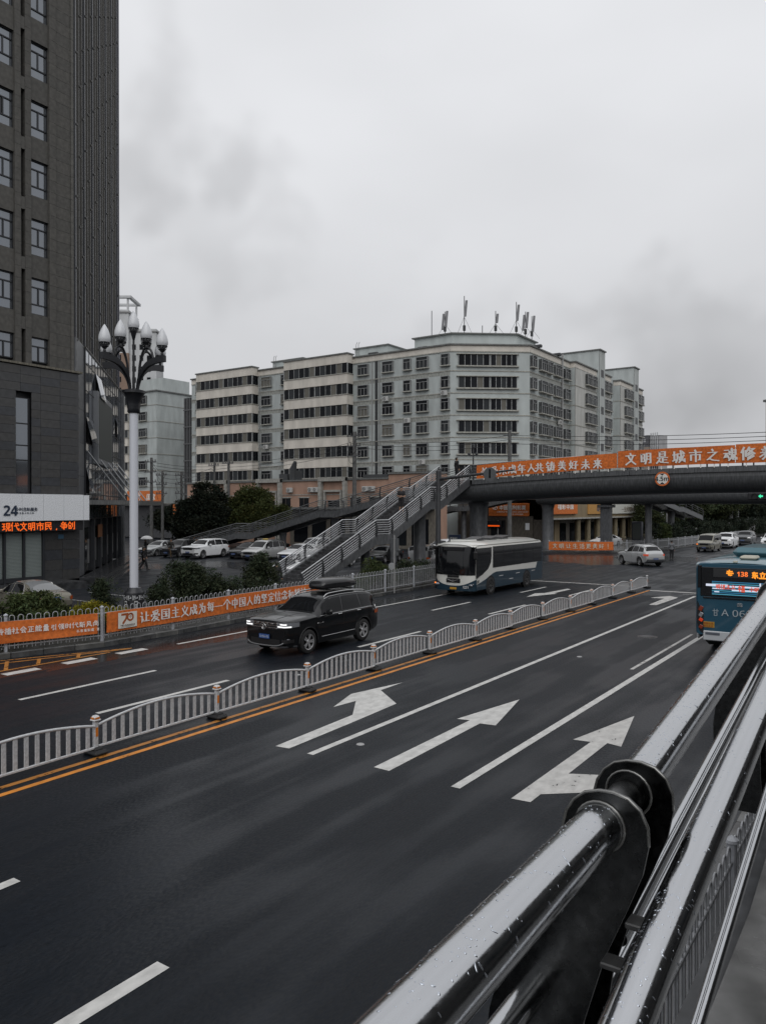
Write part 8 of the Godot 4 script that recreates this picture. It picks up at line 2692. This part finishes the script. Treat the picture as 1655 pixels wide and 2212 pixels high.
func foliage(t: Node3D, blobs: Array, count: int, spray: ArrayMesh, size: float, seed_: int, called := "foliage", tone := 0.5) -> void:
	# blobs: centre, radii; sprays sit mostly in each blob's outer shell, in clumps with gaps between
	var r := RandomNumberGenerator.new()
	r.seed = seed_
	var f := FastNoiseLite.new()
	f.seed = seed_; f.frequency = 0.9 / maxf(size, 0.25) * 0.35
	var xs := []
	var guard := 0
	var total := 0.0
	for q in blobs: total += q[1].x * q[1].y
	while xs.size() < count and guard < count * 12:
		guard += 1
		var pick := r.randf() * total
		var q: Array = blobs[0]
		for k in blobs:
			pick -= k[1].x * k[1].y
			q = k
			if pick <= 0.0: break
		var d := Vector3(r.randfn(), r.randfn(), r.randfn()).normalized()
		var rad := pow(r.randf(), 0.33)
		var p: Vector3 = q[0] + d * (q[1] as Vector3) * rad * (1.0 + 0.16 * f.get_noise_3dv(d * 9.0))
		if p.y < 0.08 or f.get_noise_3dv(p * 2.2) < 0.02: continue
		xs.append(p)
	var mm := MultiMesh.new()
	mm.transform_format = MultiMesh.TRANSFORM_3D
	mm.use_colors = true
	mm.mesh = spray
	mm.instance_count = xs.size()
	for i in xs.size():
		var bs := Basis.from_euler(Vector3(r.randf_range(-0.6, 0.6), r.randf() * TAU, r.randf_range(-0.6, 0.6))).scaled(Vector3.ONE * size * r.randf_range(0.7, 1.25))
		mm.set_instance_transform(i, Transform3D(bs, xs[i]))
		var v := r.randf_range(0.6, 1.15)
		var yl := r.randf() * tone
		mm.set_instance_color(i, Color(v * (1.0 + 0.5 * yl), v, v * (1.0 - 0.3 * yl)))
	var mi := MultiMeshInstance3D.new()
	mi.multimesh = mm
	mi.name = numbered(t, called)
	t.add_child(mi, true)
	mi.set_meta("kind", "stuff")

func stems(t: Node3D, from: Array, r: float, tall: float, spread: float, seed_: int) -> void:
	var g := RandomNumberGenerator.new()
	g.seed = seed_
	for p in from:
		for i in 3:
			var b := MB.new()
			var d := Vector3(g.randfn() * spread, tall, g.randfn() * spread)
			b.tube([p, p + d * 0.5 + Vector3(g.randfn() * 0.05, 0, g.randfn() * 0.05), p + d], [r, r * 0.75, r * 0.4], 6)
			part("stem", b, mat("bark", Color(0.045, 0.038, 0.03), 0.85, 0.0, "grime"), t)

func bush(label: String, lat: float, along: float, blobs: Array, count: int, col: String, seed_: int, leaf := 1.0, group := "") -> void:
	var cols := {"dark": Color(0.028, 0.042, 0.026), "mid": Color(0.05, 0.075, 0.032), "lime": Color(0.17, 0.19, 0.025), "deep": Color(0.018, 0.028, 0.02)}
	var t := thing("shrub", label, "shrub", V(lat, 0.12, along), 0.0, group)
	var spray := leaf_spray("bush_" + col, 16, 0.12, 0.2, leaf_mat("leaf_" + col, cols[col]))
	var bl := []
	var feet := []
	for q in blobs:
		bl.append([Vector3(q[0], q[1], q[2]), Vector3(q[3], q[4], q[5])])
		feet.append(Vector3(q[0], 0, q[2]))
	stems(t, feet, 0.025, blobs[0][1] * 1.1, 0.25, seed_)
	foliage(t, bl, count, spray, leaf, seed_, "foliage", 0.6 if col != "lime" else 1.0)

func tree(label: String, lat: float, along: float, h: float, crown: Array, count: int, col: Color, key: String, seed_: int, size := 2.6, group := "") -> void:
	var t := thing("tree", label, "tree", V(lat, 0, along), 0.0, group)
	var g := RandomNumberGenerator.new()
	g.seed = seed_
	var bark := mat("bark", Color(0.045, 0.038, 0.03), 0.85, 0.0, "grime")
	var b := MB.new()
	b.tube(smooth_path([Vector3(0, 0, 0), Vector3(g.randfn() * 0.1, h * 0.25, 0), Vector3(g.randfn() * 0.2, h * 0.5, g.randfn() * 0.2), Vector3(g.randfn() * 0.3, h * 0.85, g.randfn() * 0.3)], 3), [0.24, 0.22, 0.2, 0.19, 0.17, 0.14, 0.12, 0.1, 0.08, 0.05], 9)
	part("trunk", b, bark, t)
	var bl := []
	for q in crown:
		bl.append([Vector3(q[0], q[1], q[2]), Vector3(q[3], q[4], q[5])])
		b = MB.new()
		b.tube(smooth_path([Vector3(0, h * 0.3, 0), Vector3(q[0] * 0.45, lerpf(h * 0.3, q[1], 0.6), q[2] * 0.45), Vector3(q[0], q[1], q[2])], 3), [0.11, 0.1, 0.09, 0.07, 0.06, 0.05, 0.03], 6)
		part("limb", b, bark, t)
	foliage(t, bl, count, leaf_spray(key, 18, 0.15, 0.24, leaf_mat("leaf_" + key, col)), size, seed_, "crown", 0.7)

func plants() -> void:
	bush("mid green shrub at the left edge, in front of the beige sedan", -25.4, 14.6, [[0, 0.85, 0, 0.9, 0.75, 1.0], [-0.5, 0.8, -1.2, 0.9, 0.7, 1.0], [-0.3, 0.7, 1.3, 0.9, 0.6, 0.9]], 900, "mid", 1, 1.0)
	bush("yellow green hedge between the left shrub and the lamp base", -25.1, 17.6, [[0, 0.55, 0, 0.5, 0.45, 0.9], [0.1, 0.5, -0.8, 0.45, 0.4, 0.6]], 420, "lime", 2, 0.8)
	bush("big dark shrub right of the lamp post", -26.9, 23.6, [[0, 1.0, 0, 1.2, 0.95, 1.3], [0.5, 0.8, -1.5, 1.1, 0.8, 1.1], [-0.8, 1.2, -0.6, 1.0, 0.85, 1.0], [0.3, 0.7, 1.2, 0.9, 0.7, 0.9]], 1500, "dark", 3, 1.05)
	bush("dark shrub before the staircase foot with a thin top", -26.6, 28.2, [[0, 1.1, 0, 0.9, 0.95, 0.9], [-0.4, 1.5, -0.5, 0.7, 0.7, 0.7], [0.5, 0.7, 0.9, 0.8, 0.6, 0.8]], 900, "dark", 4, 1.0)
	bush("small dark shrub at the left of the lamp base", -28.2, 20.4, [[0, 0.8, 0, 0.6, 0.7, 0.7]], 300, "dark", 5, 0.9)
	bush("leafy green shrub beside the outer stair stringer", -25.0, 35.6, [[0, 1.0, 0, 0.7, 0.7, 0.9], [0.2, 0.7, -1.0, 0.6, 0.6, 0.8]], 520, "mid", 6, 0.85)
	bush("low shrub between the stair and the sign post", -24.5, 38.2, [[0, 0.8, 0, 0.6, 0.7, 0.9], [0.1, 0.8, -1.6, 0.6, 0.6, 0.9]], 460, "dark", 7, 0.85)
	bush("low green shrub behind the fence near the round marker", -24.3, 33.4, [[0, 0.45, 0, 0.4, 0.4, 0.8]], 260, "mid", 8, 0.7)
	bush("shrub with bright tips on the far corner beside the kiosk", -23.9, 92.5, [[0, 1.1, 0, 1.0, 1.1, 1.2], [0.3, 2.0, 0.3, 0.6, 0.8, 0.7]], 420, "mid", 9, 1.3)
	# ground cover nobody could count
	var t := thing("ground_cover", "low dark ground cover filling the planting bed", "ground cover", V(-25.5, 0.1, 24.0))
	var bl := []
	for i in 22: bl.append([Vector3(rng.randf_range(-2.6, 1.0), 0.12, rng.randf_range(-11, 12)), Vector3(1.1, 0.3, 1.4)])
	foliage(t, bl, 2600, leaf_spray("bush_deep", 16, 0.12, 0.2, leaf_mat("leaf_deep", Color(0.018, 0.028, 0.02))), 0.75, 10)
	t.set_meta("kind", "stuff")
	# trees of the parking lot
	tree("very dark round tree, left one of the pair before the apartment block", -67.5, 62.0, 6.5, [[0.2, 5.9, 0, 1.7, 1.4, 1.7], [1.4, 5.2, 0, 1.5, 1.3, 1.5], [-1.4, 4.6, 0.6, 1.6, 1.2, 1.5], [0.2, 3.9, 0.8, 2.0, 1.3, 1.6], [2.0, 3.9, 0.3, 1.4, 1.1, 1.4], [-2.5, 3.3, 0.4, 1.5, 1.0, 1.4], [0.4, 2.6, 1.2, 2.3, 1.1, 1.6], [2.6, 2.5, 0.8, 1.5, 1.2, 1.4], [-2.8, 2.0, 0.4, 1.4, 1.0, 1.2]], 2300, Color(0.016, 0.023, 0.018), "leaf_night", 21, 2.3, "trees before the apartment block")
	tree("green tree with yellow tips, right one of the pair before the apartment block", -63.2, 66.0, 6.4, [[0, 5.3, 0, 2.2, 1.9, 2.2], [-1.9, 4.2, 0.5, 2.0, 1.6, 1.9], [2.0, 4.2, 0.6, 2.2, 1.7, 1.9], [3.8, 3.7, 0.5, 1.6, 1.4, 1.4], [0.2, 3.4, 1.4, 2.6, 1.6, 1.6], [-2.9, 3.4, 0.5, 1.3, 1.2, 1.2]], 2200, Color(0.045, 0.062, 0.024), "leaf_green", 22, 2.1, "trees before the apartment block")
	tree("low dark tree behind the three utility poles", -80.5, 70.0, 4.6, [[0, 3.4, 0, 3.0, 1.5, 2.0], [-3.2, 3.0, 0, 2.6, 1.4, 2.0], [2.6, 2.6, 0, 2.2, 1.4, 1.8]], 1100, Color(0.018, 0.026, 0.02), "leaf_night", 23, 2.3)
	tree("small dark tree beyond the taxi at the foot of the ramp", -70.8, 66.5, 4.6, [[0, 2.8, 0, 2.2, 1.8, 2.0], [1.6, 2.4, 0.4, 1.8, 1.5, 1.6]], 800, Color(0.018, 0.026, 0.02), "leaf_night", 24, 2.2)
	# trees beyond the junction on the right
	var far := [[-29.0, 118.0, 7.5, "first broad tree beyond the far ramp, light green on top"], [-27.0, 131.0, 8.5, "second broad tree beyond the far ramp, left of the pale poles"], [-30.0, 143.0, 9.0, "dark tree behind the two pale poles"], [-26.5, 156.0, 9.0, "dark tree right of the two pale poles"], [-25.0, 172.0, 9.5, "dark tree above the grey car in the queue"], [-23.0, 192.0, 10.0, "dark tree above the white crossover, second from the right edge"], [-19.5, 215.0, 10.5, "dark far tree nearest the right edge of the picture"], [-10.0, 245.0, 11.0, "far tree right behind the blue bus roof"]]
	for i in far.size():
		var q: Array = far[i]
		var cr := []
		for k in 9:
			cr.append([rng.randf_range(-4.5, 4.5), rng.randf_range(2.4, q[2] - 1.0), rng.randf_range(-3.0, 3.0), rng.randf_range(2.0, 3.2), rng.randf_range(1.2, 1.9), rng.randf_range(2.0, 2.8)])
		tree(q[3], q[0], q[1], q[2], cr, 1900, Color(0.034, 0.05, 0.026) if i < 2 else Color(0.02, 0.03, 0.022), "leaf_far" if i < 2 else "leaf_fardark", 40 + i, 2.6, "trees beyond the junction")
	var hd := thing("hedge", "dark clipped hedge behind the fence beyond the junction", "hedge", V(-24.4, 0.1, 108))
	var hb := []
	for i in 20: hb.append([Vector3(-0.5 + i * 0.17 + rng.randf_range(-0.3, 0.3), 1.3, 16 - i * 3.2), Vector3(1.4, 1.5, 2.4)])
	foliage(hd, hb, 2200, leaf_spray("leaf_fardark", 18, 0.15, 0.24, leaf_mat("leaf_leaf_fardark", Color(0.02, 0.03, 0.022))), 1.7, 61)
	hd.set_meta("kind", "stuff")

# ---------- people ----------
func smin(a: float, b: float, k: float) -> float:
	var h := clampf(0.5 + 0.5 * (b - a) / k, 0.0, 1.0)
	return lerpf(b, a, h) - k * h * (1.0 - h)

func net(b: MB, bones: Array, cell: float, k: float) -> void:
	# bones: [from, to, radius, radius]; a smooth union of tapered capsules, meshed as surface nets
	var lo := Vector3.INF; var hi := -Vector3.INF
	for q in bones:
		var r: float = maxf(q[2], q[3]) + cell * 2.0
		for p in [q[0], q[1]]:
			lo = lo.min(p - Vector3.ONE * r); hi = hi.max(p + Vector3.ONE * r)
	var n := Vector3i(((hi - lo) / cell).ceil()) + Vector3i.ONE
	var d := PackedFloat32Array()
	d.resize(n.x * n.y * n.z)
	d.fill(9.0)
	for q in bones:
		var a: Vector3 = q[0]; var e: Vector3 = q[1]
		var ab := e - a
		var l2 := maxf(ab.length_squared(), 1e-9)
		var rm: float = maxf(q[2], q[3]) + k + cell * 2.0
		var i0 := Vector3i(((a.min(e) - Vector3.ONE * rm - lo) / cell).floor()).clamp(Vector3i.ZERO, n - Vector3i.ONE)
		var i1 := Vector3i(((a.max(e) + Vector3.ONE * rm - lo) / cell).ceil()).clamp(Vector3i.ZERO, n - Vector3i.ONE)
		for z in range(i0.z, i1.z + 1):
			for y in range(i0.y, i1.y + 1):
				var o := (z * n.y + y) * n.x
				for x in range(i0.x, i1.x + 1):
					var p := lo + Vector3(x, y, z) * cell
					var t := clampf((p - a).dot(ab) / l2, 0.0, 1.0)
					var v := p.distance_to(a + ab * t) - lerpf(q[2], q[3], t)
					d[o + x] = smin(d[o + x], v, k) if d[o + x] < 8.0 else v
	var idx := {}
	var pts := PackedVector3Array(); var nor := PackedVector3Array()
	var sx := 1; var sy := n.x; var sz := n.x * n.y
	for z in n.z - 1:
		for y in n.y - 1:
			for x in n.x - 1:
				var o := x + y * sy + z * sz
				var c := [d[o], d[o + 1], d[o + sy], d[o + sy + 1], d[o + sz], d[o + sz + 1], d[o + sz + sy], d[o + sz + sy + 1]]
				var neg := 0
				for v in c:
					if v < 0.0: neg += 1
				if neg == 0 or neg == 8: continue
				var s := Vector3.ZERO; var m := 0
				for q in [[0, 1], [2, 3], [4, 5], [6, 7], [0, 2], [1, 3], [4, 6], [5, 7], [0, 4], [1, 5], [2, 6], [3, 7]]:
					var v0: float = c[q[0]]; var v1: float = c[q[1]]
					if (v0 < 0.0) != (v1 < 0.0):
						var f := v0 / (v0 - v1)
						var pa := Vector3(q[0] & 1, (q[0] >> 1) & 1, q[0] >> 2); var pb := Vector3(q[1] & 1, (q[1] >> 1) & 1, q[1] >> 2)
						s += pa.lerp(pb, f); m += 1
				idx[o] = pts.size()
				pts.append(lo + (Vector3(x, y, z) + s / m) * cell)
				nor.append(Vector3(c[1] + c[3] + c[5] + c[7] - c[0] - c[2] - c[4] - c[6], c[2] + c[3] + c[6] + c[7] - c[0] - c[1] - c[4] - c[5], c[4] + c[5] + c[6] + c[7] - c[0] - c[1] - c[2] - c[3]).normalized())
	for o in idx:
		var x: int = o % n.x; var y: int = (o / n.x) % n.y; var z: int = o / sz
		for ax in [[1, sy, sz, y, z], [sy, sx, sz, x, z], [sz, sx, sy, x, y]]:
			if ax[3] == 0 or ax[4] == 0: continue
			var e0: float = d[o]; var e1: float = d[o + ax[0]]
			if (e0 < 0.0) == (e1 < 0.0): continue
			var q := [o, o - ax[1], o - ax[1] - ax[2], o - ax[2]]
			if not (idx.has(q[1]) and idx.has(q[2]) and idx.has(q[3])): continue
			var i: int = idx[q[0]]; var j: int = idx[q[1]]; var l: int = idx[q[2]]; var m: int = idx[q[3]]
			b.tri(pts[i], pts[j], pts[l], nor[i], nor[j], nor[l]); b.tri(pts[i], pts[l], pts[m], nor[i], nor[l], nor[m])

func hand_at(b: MB, wrist: Vector3, dir: Vector3, palm: Vector3) -> void:
	if not cache.has("hand"):
		var hb := MB.new()
		var bones := [[Vector3(0, 0, 0), Vector3(0.07, 0, -0.018), 0.022, 0.02], [Vector3(0.01, 0, 0.01), Vector3(0.075, 0, 0.022), 0.02, 0.018]]
		var z := [-0.03, -0.01, 0.01, 0.029]
		var ln := [0.055, 0.07, 0.076, 0.066]
		for i in 4:
			var a := Vector3(0.08, 0, z[i])
			var m := a + Vector3(ln[i] * 0.55, -0.012, z[i] * 0.15)
			bones.append([a, m, 0.0095, 0.0085]); bones.append([m, m + Vector3(ln[i] * 0.4, -0.024, 0), 0.0085, 0.007])
		bones.append([Vector3(0.018, -0.004, 0.026), Vector3(0.05, -0.014, 0.052), 0.012, 0.0095]); bones.append([Vector3(0.05, -0.014, 0.052), Vector3(0.078, -0.02, 0.058), 0.0095, 0.008])
		net(hb, bones, 0.0065, 0.008)
		cache["hand"] = hb
	var x := dir.normalized()
	var y := (-palm - x * (-palm).dot(x)).normalized()
	b.put(cache["hand"], Transform3D(Basis(x, y, x.cross(y)), wrist))

func person(label: String, at: Vector3, turn: float, pose: String, clothes: Dictionary) -> Node3D:
	# faces local +z; heights for a body of about 1.72 m
	var t := thing("person", label, "person", at, turn)
	var hip := 0.92; var sh := 1.42
	var J := {"hl": Vector3(-0.09, hip, 0), "hr": Vector3(0.09, hip, 0), "kl": Vector3(-0.1, 0.5, 0.02), "kr": Vector3(0.1, 0.5, 0.02), "al": Vector3(-0.1, 0.09, -0.02), "ar": Vector3(0.1, 0.09, -0.02),
		"sl": Vector3(-0.18, sh, 0), "sr": Vector3(0.18, sh, 0), "el": Vector3(-0.24, 1.14, -0.02), "er": Vector3(0.24, 1.14, -0.02), "wl": Vector3(-0.25, 0.88, 0.06), "wr": Vector3(0.25, 0.88, 0.06)}
	if pose == "walk":
		J.kl = Vector3(-0.1, 0.5, 0.17); J.al = Vector3(-0.1, 0.1, 0.26); J.kr = Vector3(0.1, 0.5, -0.02); J.ar = Vector3(0.1, 0.13, -0.3)
		J.el = Vector3(-0.23, 1.15, -0.12); J.wl = Vector3(-0.24, 0.92, -0.06); J.er = Vector3(0.23, 1.15, 0.08); J.wr = Vector3(0.22, 0.95, 0.24)
	if pose == "umbrella":
		J.kl = Vector3(-0.1, 0.5, 0.1); J.al = Vector3(-0.1, 0.1, 0.14); J.ar = Vector3(0.1, 0.1, -0.16)
		J.er = Vector3(0.24, 1.16, 0.1); J.wr = Vector3(0.14, 1.32, 0.26)
	if pose == "folded":
		J.el = Vector3(-0.25, 1.14, 0.03); J.wl = Vector3(-0.02, 1.14, 0.2); J.er = Vector3(0.25, 1.13, 0.03); J.wr = Vector3(0.04, 1.08, 0.21)
	var key := "person_" + pose + ("_short" if clothes.get("short", false) else "")
	if not cache.has(key):
		var b := MB.new()
		var legs := [[J.hl, J.kl, 0.085, 0.056], [J.hr, J.kr, 0.085, 0.056], [J.kl, J.al, 0.056, 0.038], [J.kr, J.ar, 0.056, 0.038]]
		var feet := [[J.al + Vector3(0, -0.045, -0.03), J.al + Vector3(-0.015, -0.055, 0.14), 0.04, 0.032], [J.ar + Vector3(0, -0.045, -0.03), J.ar + Vector3(0.015, -0.055, 0.14), 0.04, 0.032]]
		var torso := [[Vector3(-0.07, hip + 0.02, 0), Vector3(0.07, hip + 0.02, 0), 0.105, 0.105], [Vector3(0, hip + 0.05, 0), Vector3(0, 1.12, 0.01), 0.125, 0.12], [Vector3(-0.06, 1.3, 0), Vector3(0.06, 1.3, 0), 0.115, 0.115], [Vector3(-0.13, sh - 0.02, 0), Vector3(0.13, sh - 0.02, 0), 0.07, 0.07]]
		var arms := [[J.sl, J.el, 0.052, 0.042], [J.sr, J.er, 0.052, 0.042], [J.el, J.wl, 0.041, 0.028], [J.er, J.wr, 0.041, 0.028]]
		var head := [[Vector3(0, sh, -0.01), Vector3(0, 1.54, 0.0), 0.055, 0.052]]
		net(b, legs + feet + torso + arms + head, 0.03, 0.045)
		var hb := [[Vector3(0, 1.63, -0.012), Vector3(0, 1.655, -0.015), 0.086, 0.086], [Vector3(0, 1.6, 0.03), Vector3(0, 1.55, 0.045), 0.06, 0.036], [Vector3(0, 1.52, -0.01), Vector3(0, 1.58, 0), 0.05, 0.05],
			[Vector3(0, 1.625, 0.088), Vector3(0, 1.595, 0.1), 0.01, 0.014], [Vector3(-0.082, 1.6, 0), Vector3(-0.084, 1.635, -0.005), 0.014, 0.016], [Vector3(0.082, 1.6, 0), Vector3(0.084, 1.635, -0.005), 0.014, 0.016], [Vector3(-0.02, 1.568, 0.076), Vector3(0.02, 1.568, 0.076), 0.008, 0.008]]
		net(b, hb, 0.012, 0.015)
		hand_at(b, J.wl, J.wl - J.el, Vector3(1, 0, 0)); hand_at(b, J.wr, J.wr - J.er, Vector3(-1, 0, 0))
		var short: bool = clothes.get("short", false)
		var up := MB.new()
		var sl := []
		for q in arms.slice(0, 2): sl.append([q[0], (q[0] as Vector3).lerp(q[1], 0.75 if short else 1.0), q[2] + 0.018, q[3] + 0.02])
		if not short:
			for q in arms.slice(2, 4): sl.append([q[0], (q[0] as Vector3).lerp(q[1], 0.88), q[2] + 0.018, q[3] + 0.018])
		var tt := []
		for q in torso: tt.append([q[0], q[1], q[2] + 0.02, q[3] + 0.02])
		net(up, tt + sl, 0.028, 0.04)
		var lowm := MB.new()
		var tl := [[Vector3(-0.06, hip + 0.03, 0), Vector3(0.06, hip + 0.03, 0), 0.125, 0.125]]
		for i in 4:
			if short and i >= 2: continue
			tl.append([legs[i][0], (legs[i][0] as Vector3).lerp(legs[i][1], 1.0 if i < 2 else 0.92), legs[i][2] + 0.022, legs[i][3] + 0.024])
		net(lowm, tl, 0.028, 0.03)
		var shoes := MB.new()
		for q in feet: net(shoes, [[q[0], q[1], q[2] + 0.012, q[3] + 0.012]], 0.02, 0.02)
		var hair := MB.new()
		net(hair, [[Vector3(0, 1.67, -0.03), Vector3(0, 1.66, -0.03), 0.09, 0.09], [Vector3(0, 1.6, -0.06), Vector3(0, 1.66, -0.05), 0.065, 0.075], [Vector3(-0.05, 1.7, 0.03), Vector3(0.05, 1.7, 0.03), 0.045, 0.045]], 0.015, 0.02)
		var eyes := MB.new()
		for x in [-0.032, 0.032]: eyes.lathe([Vector2(0, -0.008), Vector2(0.011, 0), Vector2(0, 0.008)], 8, Transform3D(Basis(), Vector3(x, 1.632, 0.071)))
		cache[key] = [b.mesh(mat("skin", Color(0.28, 0.165, 0.11), 0.6)), up.mesh(null), lowm.mesh(null), shoes.mesh(mat("shoe_dark", Color(0.02, 0.02, 0.022), 0.6)), hair.mesh(mat("hair_black", Color(0.008, 0.0075, 0.007), 0.5)), eyes.mesh(mat("hair_black"))]
	var e: Array = cache[key]
	var body := show_mesh("body", e[0], t)
	var up2 := show_mesh("top", e[1], body); up2.material_override = mat("cloth_" + clothes.key_top, clothes.top, 0.85)
	var lo2 := show_mesh("trousers", e[2], body); lo2.material_override = mat("cloth_" + clothes.key_low, clothes.low, 0.85)
	show_mesh("shoes", e[3], body); show_mesh("hair", e[4], body); show_mesh("eyes", e[5], body)
	return t

func people() -> void:
	var blk := Color(0.01, 0.01, 0.012)
	person("person in a black T-shirt and black shorts with folded arms on the staircase", V(-27.8, 4.32, 42.75), deg_to_rad(20), "folded", {"short": true, "key_top": "black", "top": blk, "key_low": "black", "low": blk})
	person("person in dark clothes standing at the top of the staircase", V(-28.1, 6.72, 50.8), deg_to_rad(150), "stand", {"key_top": "black", "top": blk, "key_low": "black", "low": blk})
	person("person in a dark coat walking under a white umbrella in the car park", V(-59.6, 0, 47.4), deg_to_rad(120), "umbrella", {"key_top": "black", "top": blk, "key_low": "black", "low": blk})
	person("person in a dark top and mustard trousers walking beside the umbrella", V(-57.2, 0, 48.4), deg_to_rad(70), "walk", {"key_top": "dark", "top": Color(0.02, 0.018, 0.016), "key_low": "mustard", "low": Color(0.07, 0.045, 0.02)})
	person("person in a grey shirt and black trousers standing by the far fence", V(-17.9, 0.0, 72.4), deg_to_rad(190), "stand", {"key_top": "grey", "top": Color(0.12, 0.125, 0.135), "key_low": "black", "low": blk})
	person("person in black standing behind the fence at the staircase foot", V(-27.4, 0.13, 30.2), deg_to_rad(200), "stand", {"key_top": "black", "top": blk, "key_low": "black", "low": blk})
	person("person in dark clothes half hidden behind the lamp pole", V(-47.5, 0, 37.6), deg_to_rad(160), "walk", {"key_top": "black", "top": blk, "key_low": "black", "low": blk})
	person("small dark figure walking along the shop columns", V(-32.5, 0.13, 111.0), deg_to_rad(100), "walk", {"key_top": "dark", "top": Color(0.02, 0.018, 0.016), "key_low": "black", "low": blk})
	# umbrella
	var u := thing("umbrella", "white umbrella held over the person in the dark coat", "umbrella", V(-59.3, 0, 47.3))
	var b := MB.new()
	var rows := []
	for j in 9:
		var r := []
		for i in 33:
			var a := TAU * i / 32.0
			var f := j / 8.0
			var sc := 0.56 * sin(f * 1.35) / sin(1.35) * (1.0 - 0.035 * f * absf(sin(a * 4.0)))
			r.append(Vector3(cos(a) * sc, 2.05 - 0.3 * (1.0 - cos(f * 1.35)) / (1.0 - cos(1.35)), sin(a) * sc))
		rows.append(r)
	b.grid(rows, 0.9)
	part("canopy", b, mat("umbrella_white", Color(0.5, 0.5, 0.5), 0.5), u)
	b = MB.new(); b.tube([Vector3(0, 1.25, 0), Vector3(0, 2.1, 0)], 0.008, 6)
	part("shaft", b, mat("chrome"), u)
